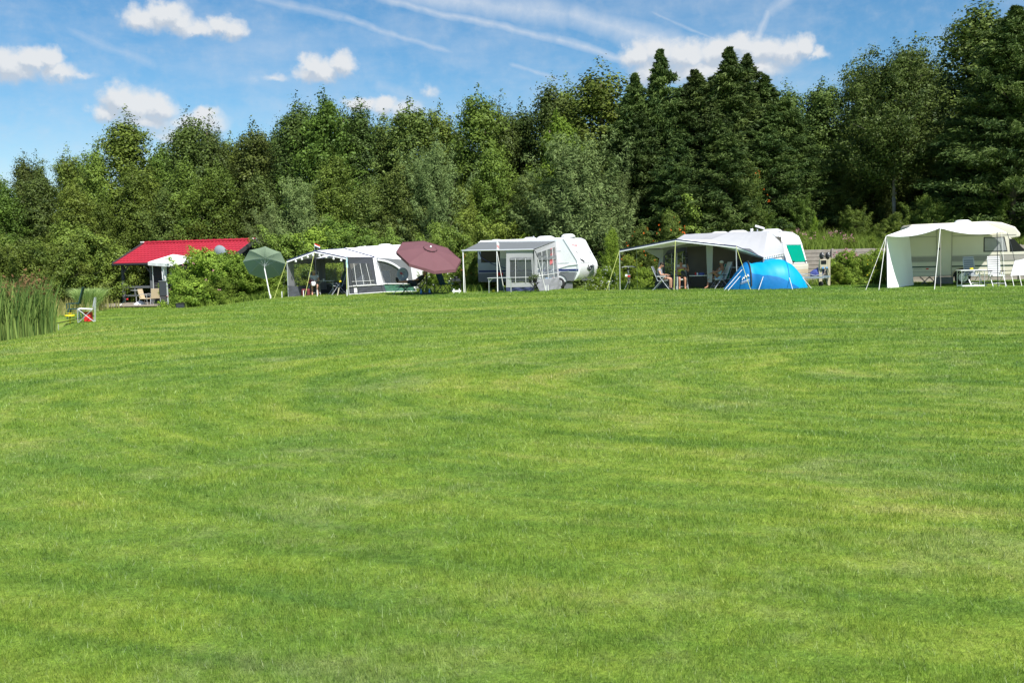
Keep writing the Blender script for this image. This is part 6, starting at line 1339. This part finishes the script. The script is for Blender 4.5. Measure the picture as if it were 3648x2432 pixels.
# chairs and table at the camper
camp_chair('camping recliner with grey slatted padding, left of the pair at the camper table', gp(3465, 43.4), R(8), 'van_grey', back=.74, recl=12, slats=True, group=None)
camp_chair('camping recliner with white slatted padding, right of the pair at the camper table', gp(3549, 42.5), R(-4), 'chair_white', back=.74, recl=12, slats=True, group=None)
t = table('white folding table with metal legs between the camper and its two recliners', gp(3458, 42.3), R(-4), 1.05, .6, .70, 'white', 'alu'); mb = MB(); mb.box((0, -.28, .06), (.9, .05, .05)); mb.box((0, .28, .06), (.9, .05, .05)); mb.build('foot_bar', MT['white'], t)
t = thing('cup', 'yellow cup on the white table by the camper van', 'cup', gp(3460, 42.3)+Vector((0, 0, .715))); mb = MB(); mb.lathe((0, 0, 0), [(.001, 0), (.06, 0), (.07, .09), (.06, .09), (.05, .01)], 12); mb.build('cup', MT['yellow'], t)

# --- board wall behind the pitches on the right
w = thing('retaining_wall', 'weathered grey horizontal board wall holding up the bank on the right', 'wall', (20, 49.5, 0)); n = 9
x0, x1 = 12.9, 36.0
for i in range(n):
    mb = MB(); z0 = i*.192; xa = x0
    while xa < x1:
        xb = min(x1, xa+3.0); mb.box(((xa+xb)/2, (wall_y(xa)+wall_y(xb))/2-.02, z0+.09), (xb-xa-.012, .05, .172), rz=math.atan(-.06)); xa = xb
    mb.build('board', MT['timber_grey'], w, world=True, bevel=.008)
xm = (x0+x1)/2; mb = MB(); mb.box((xm, wall_y(xm)+.04, .86), (x1-x0, .03, 1.70), rz=math.atan(-.06)); mb.build('backing', MT['timber_dk'], w, world=True)  # dark sheet added to hide the lit bank, so board gaps read as shade
xa = x0
while xa <= x1:
    mb = MB(); mb.box((xa, wall_y(xa)-.08, .87), (.09, .07, 1.76)); mb.build('post', MT['timber_grey'], w, world=True); xa += 3.0

# --- electricity post
g = gp(2937, 47.4); o = thing('hookup_post', 'wooden electricity hookup post with a pale meter box beside the board wall', 'electricity post', g)
mb = MB(); mb.box((-.20, 0, .52), (.15, .12, 1.04)); mb.build('post', MT['postwood'], o, bevel=.01); mb = MB(); mb.box((.20, .02, .68), (.13, .13, 1.36)); mb.build('post', MT['postwood'], o, bevel=.01)
mb = MB(); mb.box((-.07, -.03, 1.02), (.36, .2, .46)); bx = mb.build('meter_box', MT['postwood'], o, bevel=.03); mb = MB(); mb.box((-.08, -.14, 1.12), (.24, .02, .17)); mb.build('meter_window', MT['glass'], bx); mb = MB(); mb.box((-.12, -.15, .86), (.09, .05, .08)); mb.box((.06, -.15, .86), (.09, .05, .08)); mb.build('socket', MT['bluepl'], bx)
mb = MB(); mb.path([(.05, -.18, .84), (.10, -.2, .5), (.02, -.2, .2), (.12, -.2, .02)], .012); mb.path([(.1, -.18, .84), (.16, -.22, .55), (.05, -.2, .1)], .012); mb.build('cable', MT['chair_green'], o)
for k_, (x, lab) in enumerate(((-.14, 'black and white bicycle helmet hanging at the left of the electricity post'), (.14, 'black and white bicycle helmet hanging at the right of the electricity post'))):
    h = thing('bicycle_helmet', lab, 'helmet', g+Vector((x, -.02, 1.25)), group='helmets on the electricity post'); mb = MB(); mb.ell((0, 0, .17), (.115, .11, .17), 14, 10); mb.build('shell', MT['black'], h, smooth=True)
    mb = MB()
    for zz in (.12, .2, .27): mb.ell((.02, -.095+abs(zz-.17)*.25, zz), (.045, .015, .025), 8, 6)
    mb.build('vent', MT['white'], h); mb = MB(); mb.tube((0, 0, -.08), (0, 0, .1), .02); mb.build('strap', MT['black'], h)
t = thing('blue_sack', 'crumpled blue sack over the drawbar beside the electricity post', 'sack', gp(2912, 47.6)+Vector((0, 0, .34))); mb = MB(); rg = np.random.default_rng(3)
vs = []; nu, nv = 14, 9
for j in range(nv+1):
    ph = math.pi*j/nv
    for i in range(nu): th_ = 2*math.pi*i/nu; k_ = 1+.18*math.sin(3*th_+j)+.1*rg.normal(); vs.append((.30*k_*math.sin(ph)*math.cos(th_)+.12*math.cos(ph), .22*k_*math.sin(ph)*math.sin(th_), .28+.27*math.cos(ph)))
mb.add(vs, [(j*nu+i, (j+1)*nu+i, (j+1)*nu+(i+1) % nu, j*nu+(i+1) % nu) for j in range(nv) for i in range(nu)]); mb.build('sack', MT['tarp'], t, smooth=True)

# --- dish on tripod
g = gp(1437, 49.0); o = thing('satellite_dish', 'grey satellite dish with a red mark on a tripod in front of the arched window', 'satellite dish', g); M3 = frame_from((.15, -.95, .22))
mb = MB(); mb.lathe((0, 0, .98), [(.0, -.06), (.1, -.055), (.2, -.035), (.28, -.01)], 24, M3)
for v in mb.v: v.z = .98+(v.z-.98)*1.18
mb.build('reflector', MT['dish'], o, smooth=True, thick=.01)
mb = MB()
for (x, z, w_) in ((-.10, 1.06, .035), (-.05, 1.03, .035), (-.09, 1.00, .03), (-.02, .98, .035)): mb.box((x, -.01, z), (w_*1.6, .01, w_*1.2), rz=.1)
mb.build('red_mark', MT['red'], o); mb = MB(); mb.box((.07, -.02, 1.08), (.10, .01, .014), rz=.1); mb.build('lettering', MT['black'], o)
mb = MB(); mb.tube((0, .02, .45), (0, .05, 1.0), .02); mb.tube((0, 0, .72), (.06, -.42, .86), .010); mb.box((.06, -.42, .89), (.05, .08, .05)); mb.build('feed_arm', MT['alu'], o)
for (x, y) in ((-.52, -.1), (.5, -.15), (.05, .45)):
    mb = MB(); mb.tube((0, 0, .5), (x, y, 0), .016); mb.build('tripod_leg', MT['alu'], o)

# --- objects under and around the brown parasol
g = gp(1590, 49.2); camp_chair('dark green camping chair at the right under the brown parasol', g, R(60), 'chair_green', frame='chair_green', back=.8, recl=22, group=None)
table('dark folding stool table left of the dark green chair under the brown parasol', gp(1560, 49.3), R(5), .42, .34, .45, 'black', 'cabinet', name='folding_stool', cat='stool')
t = table('black camping stove stand with two burners between parasol and awning pole', gp(1626, 50.2), R(0), .55, .36, .55, 'black', 'black', name='camping_stove', cat='stove'); mb = MB(); mb.box((0, 0, .63), (.40, .28, .10)); mb.build('burner_housing', MT['cabinet'], t); mb = MB(); mb.ell((0, 0, .74), (.13, .12, .07), 12, 8); mb.build('pan', MT['black'], t)
t = thing('white_step', 'low white plastic step on the grass below the camping stove', 'step', gp(1627, 48.8)); mb = MB(); mb.box((0, 0, .10), (.42, .16, .09)); mb.build('tread', MT['white'], t, bevel=.02); mb = MB(); mb.box((-.13, 0, .10), (.04, .12, .25)); mb.box((.13, 0, .10), (.04, .12, .25)); mb.build('leg', MT['white'], t)
for px_, lab in ((1500, 'blue water bottle on the grass left under the brown parasol'), (1530, 'blue water bottle on the grass right under the brown parasol')):
    t = thing('water_bottle', lab, 'bottle', gp(px_, 48.0)); mb = MB(); mb.lathe((0, 0, 0), [(.001, 0), (.05, 0), (.05, .16), (.02, .22), (.02, .25)], 12); mb.build('bottle', MT['bluepl'], t, smooth=True); mb = MB(); mb.tube((0, 0, .25), (0, 0, .28), .022); mb.build('cap', MT['white'], t)

# --- bicycle seen from behind
def bicycle():
    g = gp(2240, 48.6); o = thing('bicycle', 'silver and black city bicycle seen from behind, parked left of the open awning', 'bicycle', g, R(84)); r = .34; M_ = Matrix.Rotation(R(90), 3, 'X')
    for x, nm in ((-.52, 'wheel'), (.55, 'wheel')):
        mb = MB(); vs = []; nn = 28
        for i in range(nn):
            a_ = 2*math.pi*i/nn
            for k_ in range(6): b_ = 2*math.pi*k_/6; rr = r+.022*math.cos(b_); vs.append((x+rr*math.cos(a_), .022*math.sin(b_), r+.02+rr*math.sin(a_)))
        mb.add(vs, [(i*6+k_, i*6+(k_+1) % 6, ((i+1) % nn)*6+(k_+1) % 6, ((i+1) % nn)*6+k_) for i in range(nn) for k_ in range(6)]); w_ = mb.build('wheel', MT['rubber'], o, smooth=True)
        mb = MB()
        for i in range(14): a_ = 2*math.pi*i/14; mb.tube((x, 0, r+.02), (x+(r-.02)*math.cos(a_), 0, r+.02+(r-.02)*math.sin(a_)), .004, n=3)
        mb.tube((x, -.05, r+.02), (x, .05, r+.02), .02); mb.build('spokes', MT['alu'], w_)
        mb = MB(); mb.path([(x+(r+.05)*math.cos(t), 0, r+.02+(r+.05)*math.sin(t)) for t in np.linspace(.3, 2.9, 10)], .025, 5); mb.build('mudguard', MT['cabinet'], o)
    mb = MB(); bb = (0, 0, .30); st = (-.16, 0, .82); hd = (.40, 0, .92); mb.tube(bb, st, .022); mb.tube(bb, hd, .026); mb.tube(st, (.38, 0, .80), .020); mb.tube(hd, (.55, 0, r+.02), .02); mb.tube(bb, (-.52, 0, r+.02), .014); mb.tube(st, (-.52, 0, r+.02), .012); mb.tube(st, (-.2, 0, .95), .016); mb.tube(hd, (.36, 0, 1.08), .018); mb.build('frame', MT['alu'], o)
    mb = MB(); mb.box((-.2, 0, .98), (.28, .2, .07)); mb.build('saddle', MT['black'], o, bevel=.03)
    mb = MB(); mb.path([(.16, -.34, 1.06), (.32, -.2, 1.10), (.38, 0, 1.10), (.32, .2, 1.10), (.16, .34, 1.06)], .016, 6); mb.build('handlebar', MT['alu'], o)
    for y in (-.34, .34): mb = MB(); mb.tube((.16, y, 1.06), (.04, y, 1.05), .022); mb.build('grip', MT['black'], o)
    mb = MB(); mb.box((-.62, 0, .72), (.42, .16, .02)); mb.tube((-.62, .06, .72), (-.52, .06, .36), .008); mb.tube((-.62, -.06, .72), (-.52, -.06, .36), .008); mb.build('luggage_rack', MT['alu'], o)
    mb = MB(); mb.box((-.84, 0, .66), (.05, .12, .07)); mb.build('rear_light', MT['red'], o, bevel=.01); mb = MB(); mb.box((-.78, .12, .70), (.2, .10, .10)); mb.build('bell_lock', MT['white'], o)
    mb = MB(); mb.tube((0, -.1, .30), (.12, -.1, .20), .012); mb.box((.12, -.14, .20), (.09, .08, .02)); mb.tube((0, .1, .30), (-.12, .1, .40), .012); mb.box((-.12, .14, .40), (.09, .08, .02)); mb.build('pedals', MT['black'], o); mb = MB(); mb.tube((-.3, .05, .35), (-.35, .22, 0), .012); mb.build('kickstand', MT['alu'], o)
bicycle()
for px_, d_, hh in ((2170, 47.6, .42), (2178, 48.6, .36)):
    t = thing('garden_light', 'small white garden light on a stake %s the yellow guy rope foot' % ('just right of' if px_ == 2178 else 'beside'), 'garden light', gp(px_, d_)); mb = MB(); mb.tube((0, 0, 0), (0, 0, hh), .012); mb.build('stake', MT['alu'], t); mb = MB(); mb.ell((0, 0, hh), (.06, .06, .045), 10, 6); mb.build('lamp_head', MT['white'], t, smooth=True)
    break
# ------------------------------------------------------------ people
def skin_obj(name, verts, edges, radii, m, parent, sub=2, root=0):
    me = bpy.data.meshes.new(name); me.from_pydata([tuple(v) for v in verts], edges, []); ob = bpy.data.objects.new(name+'_tmp', me); COL.objects.link(ob)
    md = ob.modifiers.new('s', 'SKIN'); md.use_smooth_shade = True
    for i, r in enumerate(radii):
        r = r if isinstance(r, tuple) else (r, r); me.skin_vertices[0].data[i].radius = r; me.skin_vertices[0].data[i].use_root = (i == root)
    sb = ob.modifiers.new('u', 'SUBSURF'); sb.levels = sub; sb.render_levels = sub
    dg = bpy.context.evaluated_depsgraph_get(); nm = bpy.data.meshes.new_from_object(ob.evaluated_get(dg)); nm.name = name
    nm.materials.clear(); nm.materials.append(m); nm.polygons.foreach_set('use_smooth', [True]*len(nm.polygons)); bpy.data.objects.remove(ob); return link(name, nm, parent)

def person(label, loc, rz, J, skin, top, bottom, hair, shoes=None, long_hair=False, sleeves=.5, legs=.45, bald=False, lean=0):
    """J: joints in local metres, facing -y; seated figures rest on their seat"""
    o = thing('person', label, 'person', loc, rz); v = []; e = []; r = []
    def add(p, rad, prev=None):
        v.append(Vector(p)); r.append(rad)
        if prev is not None: e.append((prev, len(v)-1))
        return len(v)-1
    P = {k: Vector(q) for k, q in J.items()}
    pel = add(P['pelvis'], (.15, .12)); wa = add(lerp(P['pelvis'], P['chest'], .5), (.135, .105), pel); ch = add(P['chest'], (.16, .12), wa); nk0 = add(P['neck'], (.065, .065), ch)
    hd = P['head']; hdir = (hd-P['neck']).normalized(); nk = add(lerp(P['neck'], hd, .35), .052, nk0); h1 = add(hd-hdir*.045, (.072, .082), nk); h2 = add(hd+hdir*.04, (.080, .095), h1); h3 = add(hd+hdir*.105, (.055, .07), h2)
    for s, S in ((-1, 'L'), (1, 'R')):
        sh = add(P['sh'+S], .058, ch); el = add(P['el'+S], .040, sh); wr = add(P['wr'+S], .027, el); hv = (P['wr'+S]-P['el'+S]).normalized(); pm = add(P['wr'+S]+hv*.05, (.036, .018), wr)
        hp = add(P['hip'+S], .088, pel); kn = add(P['kn'+S], .062, hp); cf_ = add(lerp(P['kn'+S], P['an'+S], .35), .056, kn); an = add(P['an'+S], .036, cf_); f = Vector(P['an'+S]); td = P['toe'+S]-f; add(f+td*.5, (.042, .030), an); add(P['toe'+S], (.040, .020), len(v)-1)
    body = skin_obj('body', v, e, r, MT[skin], o)
    # fingers, nose and ears joined into the body mesh
    mb = MB()
    for S in 'LR':
        w_ = P['wr'+S]; hv = (w_-P['el'+S]).normalized(); sd_ = hv.cross(Vector((0, 0, 1))); sd_ = sd_.normalized() if sd_.length > .1 else Vector((1, 0, 0)); dn = sd_.cross(hv)
        if dn.z > 0: dn = -dn
        for i, L_ in enumerate((.062, .072, .068, .052)):
            b0 = w_+hv*.065+sd_*(.026-.0175*i); k1 = b0+hv*L_*.55+dn*.008; mb.tube(b0, k1, .009, .008, 6); mb.tube(k1, k1+hv*L_*.4+dn*.026, .008, .006, 6)
        t0 = w_+hv*.02+sd_*.028; mb.tube(t0, t0+sd_*.028+hv*.026, .011, .009, 6); mb.tube(t0+sd_*.028+hv*.026, t0+sd_*.034+hv*.058, .009, .007, 6)
    F = Vector(J.get('face', (0, -1, 0))).normalized(); sid = F.cross(hdir).normalized(); fd = F-hdir*F.dot(hdir); fd.normalize()
    hc = hd+hdir*.03
    mb.ell(hc+fd*.098-hdir*.01, (.014, .016, .024), 8, 6); mb.ell(hc+sid*.083, (.010, .016, .028), 8, 6); mb.ell(hc-sid*.083, (.010, .016, .028), 8, 6)
    me = body.data; bm_v = [v_.co.copy() for v_ in me.vertices]; fs = [tuple(p.vertices) for p in me.polygons]; n0 = len(bm_v)
    nm = bpy.data.meshes.new('body'); nm.from_pydata([tuple(q) for q in bm_v]+[tuple(q) for q in mb.v], [], fs+[tuple(n0+i for i in f) for f in mb.f]); nm.materials.append(MT[skin]); nm.polygons.foreach_set('use_smooth', [True]*len(nm.polygons)); body.data = nm
    for s in (-1, 1):
        ey = MB(); ey.ell(hc+fd*.084+sid*s*.030+hdir*.012, (.011, .008, .008), 8, 6); ey.build('eye', MT['hair_dk'], o)
    mo = MB(); mo.box(hc+fd*.088-hdir*.052, (.045, .010, .010)); mo.build('mouth', MT['pink'], o)
    # hair cap
    hb = MB(); Mh = Matrix((sid, fd*-1, hdir)).transposed()
    if not bald: hb.ell(hc+hdir*.035-fd*.022, (.092, .098, .088), 14, 10, Mh)
    if long_hair: hb.ell(hc-fd*.05-hdir*.05, (.088, .06, .11), 12, 8, Mh)
    if bald: hb.lathe(hc-fd*.02-hdir*.02, [(.086, -.02), (.090, .01), (.084, .03)], 14, Mh)
    hb.build('hair', MT[hair], o, smooth=True)
    # clothing grown a little larger than the body
    def cloth(name, chains, m):
        vv = []; ee = []; rr = []
        for ch_ in chains:
            prev = None
            for (p, rad, key) in ch_:
                idx = None
                if key is not None:
                    for i_, (pp, kk) in enumerate(keys):
                        if kk == key: idx = i_
                if idx is None: vv.append(Vector(p)); rr.append(rad); keys.append((p, key)); idx = len(vv)-1
                if prev is not None: ee.append((prev, idx))
                prev = idx
        skin_obj(name, vv, ee, rr, MT[m], o)
    keys = []
    torso = [(lerp(P['pelvis'], P['chest'], .05), (.175, .145), 'w'), (lerp(P['pelvis'], P['chest'], .5), (.175, .145), None), (P['chest'], (.195, .155), 'c'), (lerp(P['chest'], P['neck'], .72), (.085, .085), None)]
    arms = [[(P['chest'], .1, 'c'), (P['sh'+S], .074, None), (lerp(P['sh'+S], P['el'+S], sleeves), .058, None)] for S in 'LR'] if sleeves else [[(P['chest'], .1, 'c'), (lerp(P['chest'], P['sh'+S], .62)+Vector((0, 0, .01)), .085, None)] for S in 'LR']
    cloth('shirt' if sleeves else 'vest', [torso]+arms, top)
    keys = []
    cloth('shorts', [[(P['pelvis'], (.168, .14), 'p'), (P['hip'+S], .105, None), (lerp(P['hip'+S], P['kn'+S], legs), .088, None)] for S in 'LR'], bottom)
    if shoes:
        for S in 'LR': sb = MB(); a0 = P['an'+S]; t0 = P['toe'+S]; m_ = lerp(a0, t0, .55); m_.z = min(a0.z, t0.z)+.015 if abs(a0.z-t0.z) < .1 else m_.z; q_ = (t0-a0).normalized(); Mq = q_.to_track_quat('Y', 'Z').to_matrix(); sb.ell(m_, (.052, .145, .052), 12, 8, Mq); sb.build('shoe', MT[shoes], o, smooth=True)
    return o
def seated(**k):
    J = dict(pelvis=(0, .10, .56), chest=(0, .16, .90), neck=(0, .15, 1.06), head=(0, .12, 1.17), shL=(-.18, .16, 1.0), shR=(.18, .16, 1.0), elL=(-.25, .02, .76), elR=(.25, .02, .76), wrL=(-.2, -.2, .70), wrR=(.2, -.2, .70),
             hipL=(-.10, .04, .54), hipR=(.10, .04, .54), knL=(-.13, -.36, .53), knR=(.13, -.36, .53), anL=(-.13, -.36, .09), anR=(.13, -.36, .09), toeL=(-.14, -.52, .03), toeR=(.14, -.52, .03)); J.update(k); return J
# woman reading under the first awning
g = gp(1122, 50.9)
camp_chair('grey camping recliner with the reading woman in it, under the first awning', g+Vector((-.02, .05, 0)), R(14), 'chair_grey', back=.78, recl=20, group=None)
person('person in a pale patterned shirt bent forward over their lap under the first awning', g+Vector((0, -.08, 0)), R(14), seated(chest=(0, .06, .88), neck=(0, -.02, 1.02), head=(0, -.10, 1.11), face=(0, -.8, -.6), shL=(-.18, .02, .96), shR=(.18, .02, .96), elL=(-.24, -.12, .74), elR=(.24, -.12, .74), wrL=(-.10, -.30, .72), wrR=(.12, -.32, .72)), 'skin2', 'tee_pale', 'shorts_lt', 'hair_grey', None, legs=.95)
t = thing('hat', 'white cap hanging at the knees of the reading person', 'hat', g+Vector((.06, -.60, .50))); mb = MB(); mb.ell((0, 0, .10), (.12, .09, .13), 14, 10); mb.build('crown', MT['white'], t, smooth=True); mb = MB(); mb.box((.01, -.06, .01), (.18, .12, .015)); mb.build('brim', MT['white'], t, bevel=.005)
t = thing('handbag', 'dark red bag on the lap of the reading person', 'bag', g+Vector((-.10, -.36, .60))); mb = MB(); mb.box((0, 0, .09), (.30, .16, .18)); mb.build('bag', MT['maroon'], t, bevel=.04); mb = MB(); mb.path([(-.1, 0, .17), (-.06, 0, .26), (.06, 0, .26), (.1, 0, .17)], .01); mb.build('strap', MT['black'], t)
t = thing('shopping_bag', 'dark red bag on the ground at the left of the reading person', 'bag', gp(1090, 50.3)); mb = MB(); mb.box((0, 0, .17), (.40, .25, .34)); mb.build('bag', MT['maroon'], t, bevel=.05); mb = MB(); mb.box((.02, -.13, .17), (.16, .012, .2)); mb.build('pocket', MT['black'], t)
t = table('grey folding table between the reading person and the dark green recliner', gp(1162, 51.1), R(5), .85, .6, .70, 'van_grey', 'alu')
t2 = thing('cup', 'white cup on the grey table under the first awning', 'cup', gp(1155, 51.0)+Vector((0, 0, .715))); mb = MB(); mb.lathe((0, 0, 0), [(.001, 0), (.035, 0), (.045, .09), (.038, .09)], 12); mb.build('cup', MT['white'], t2)
camp_chair('dark green high-backed recliner with thick frame under the first awning', gp(1200, 50.7), R(-62), 'chair_green', back=.80, recl=22, group=None)
camp_chair('blue backed camping chair behind the arched window of the first awning', gp(1385, 53.6), R(30), 'blue_dk', back=.7, recl=14, group=None)
camp_chair('grey camping chair seen through the barred window of the first awning', gp(1295, 51.2), R(40), 'chair_grey', back=.75, recl=20, group=None)
table('low dark table seen through the barred window of the first awning', gp(1320, 52.4), R(10), .9, .5, .62, 'timber_post', 'alu', name='camp_table')
t = thing('yellow_box', 'yellow box behind the lower part of the barred awning window', 'box', gp(1325, 52.0)); mb = MB(); mb.box((0, 0, .38), (.4, .25, .2)); mb.build('box', MT['yellow'], t, bevel=.02); mb = MB(); mb.box((0, 0, .14), (.5, .3, .28)); mb.build('crate', MT['cabinet'], t, bevel=.02)
f = thing('fishing_rod', 'dark fishing rod with cork handle leaning inside the first awning front', 'fishing rod', gp(1202, 48.9)); e_ = W(1226, 935, 49.4)-gp(1202, 48.9); mb = MB(); mb.tube((0, 0, .0), e_, .022, .01); mb.build('rod', MT['black'], f); mb = MB(); mb.tube((0, 0, 0), e_*.24, .028); mb.build('handle', MT['postwood'], f); mb = MB(); mb.tube(e_*.42+Vector((-.03, -.03, 0)), e_*.42+Vector((.05, -.03, .04)), .04, n=10); mb.build('reel', MT['yellow'], f)
# cloth hanging on the right front pole
t = thing('tea_towel', 'pale blue cloth hanging at the right front pole of the first awning', 'cloth', W(1236, 940, 49.3)); mb = MB(); mb.sheet(W(1232, 952, 49.3), W(1240, 954, 49.35), W(1237, 918, 49.35), W(1233, 918, 49.3), 4, 8, 0, .03); mb.build('cloth', MT['aqua'], t, world=True, thick=.01)

# three people under the open awning
g = gp(2362, 47.0)
camp_chair('white framed camping chair with the boy in it, left under the open awning', g, R(72), 'chair_grey', frame='alu', arm='white', back=.72, recl=24, group=None)
person('boy in a grey shirt with short dark hair sitting turned right under the open awning', g, R(72), seated(head=(0, .06, 1.14), chest=(0, .17, .86), neck=(0, .15, 1.01), shL=(-.16, .16, .95), shR=(.16, .16, .95), elL=(-.24, .06, .72), elR=(.24, .06, .72), wrL=(-.25, -.18, .70), wrR=(.22, -.18, .70), face=(0, -1, -.2)), 'skin2', 'tee_grey', 'shorts', 'hair_dk', 'black')
g = gp(2428, 47.5)
camp_chair('white high-backed recliner under the man in the yellow vest, middle of the open awning', g, R(-4), 'chair_white', back=.72, recl=14, group=None)
person('tanned bald man in a yellow sleeveless vest with his left hand raised beside his head', g, R(-4), seated(elR=(.34, -.02, .82), wrR=(.30, -.06, 1.06), elL=(-.27, .02, .76), wrL=(-.04, -.20, .78), face=(0, -1, -.1)), 'skin', 'tank', 'shorts_lt', 'hair_grey', None, sleeves=0, bald=True)
t = thing('fan', 'dark hand fan held in front of the yellow vest', 'fan', g+Vector((.03, -.30, .70))); mb = MB(); mb.ell((0, 0, .06), (.11, .012, .15), 14, 8, Matrix.Rotation(R(-30), 3, 'Y')); mb.build('leaf', MT['black'], t, smooth=True); mb = MB(); mb.tube((-.02, 0, .08), (-.10, .03, .17), .012); mb.build('handle', MT['black'], t)
g = gp(2556, 47.0)
camp_chair('white padded recliner with high back and dark armrests, right under the open awning', g+Vector((.08, 0, 0)), R(-78), 'chair_white', back=.86, recl=24, group=None)
person('tanned person with short white hair and pale blue top, one leg crossed, facing left', g, R(-78), seated(pelvis=(0, .10, .55), chest=(0, .22, .88), neck=(0, .22, 1.04), head=(0, .20, 1.16), shL=(-.17, .22, .98), shR=(.17, .22, .98), knR=(.02, -.30, .86), anR=(-.04, -.28, .50), toeR=(-.06, -.44, .42), elR=(.20, -.06, .80), wrR=(.10, -.34, .74), elL=(-.24, .02, .78), wrL=(-.22, -.32, .80), knL=(-.12, -.36, .53), anL=(-.10, -.46, .10), toeL=(-.10, -.62, .04)), 'skin', 'aqua', 'aqua', 'hair_white', None, sleeves=0, legs=.18)
t = table('low table with a pale top between the man and the white haired person', gp(2487, 47.5), R(-10), .82, .55, .62, 'white', 'black')
for dx, m_, hh, lab in ((.02, 'white', .13, 'white cup with a red rim on the table under the open awning'), (-.06, 'red', .14, 'red bottle on the table under the open awning')):
    t = thing('bottle' if m_ == 'red' else 'cup', lab, 'bottle' if m_ == 'red' else 'cup', gp(2483, 47.5)+Vector((dx, 0, .635))); mb = MB(); mb.lathe((0, 0, 0), [(.001, 0), (.035, 0), (.038, hh*.7), (.02, hh), (.001, hh)], 12); mb.build('vessel', MT[m_], t, smooth=True)
t = thing('folded_towel', 'dark blue folded cloth on the right of the table under the open awning', 'cloth', gp(2500, 47.5)+Vector((0, 0, .635))); mb = MB(); mb.ell((0, 0, .06), (.16, .12, .08), 12, 6); mb.build('cloth', MT['tarp'], t, smooth=True)
camp_chair('turquoise backed chair standing behind the white recliner in the open awning', gp(2572, 47.7), R(-60), 'green_blind', back=.72, recl=18, group=None)

# reclining person under the brown parasol
g = gp(1478, 48.4)
lo = thing('sun_lounger', 'dark folding lounger under the brown parasol', 'sun lounger', g, R(-88)); mb = MB(); mb.sheet((-.28, -.9, .40), (.28, -.9, .40), (.28, .15, .42), (-.28, .15, .42), 4, 8, .04); mb.sheet((-.28, .15, .42), (.28, .15, .42), (.28, .62, .85), (-.28, .62, .85), 4, 6, 0); mb.build('bed', MT['dark_cloth'], lo, thick=.03)
for x in (-.3, .3):
    mb = MB(); mb.tube((x, -.7, 0), (x, -.2, .5), .014); mb.tube((x, -.2, 0), (x, -.7, .5), .014); mb.tube((x, .1, 0), (x, .5, .6), .014); mb.tube((x, .5, 0), (x, .1, .5), .014); mb.build('leg', MT['cabinet'], lo)
person('person in dark clothes lying back with both feet up under the brown parasol', g+Vector((0, 0, .03)), R(-88), dict(pelvis=(0, .05, .54), chest=(0, .33, .76), neck=(0, .46, .88), head=(0, .50, .99), face=(0, -1, .1), shL=(-.18, .40, .84), shR=(.18, .40, .84), elL=(-.26, .16, .68), elR=(.26, .16, .68), wrL=(-.14, -.06, .66), wrR=(.14, -.06, .66), hipL=(-.09, .0, .53), hipR=(.09, .0, .53), knL=(-.12, -.40, .62), knR=(.12, -.42, .60), anL=(-.13, -.78, .58), anR=(.12, -.80, .58), toeL=(-.15, -.84, .76), toeR=(.14, -.86, .76)), 'skin', 'dark_cloth', 'dark_cloth', 'hair_grey', 'black', sleeves=.9, legs=.9)
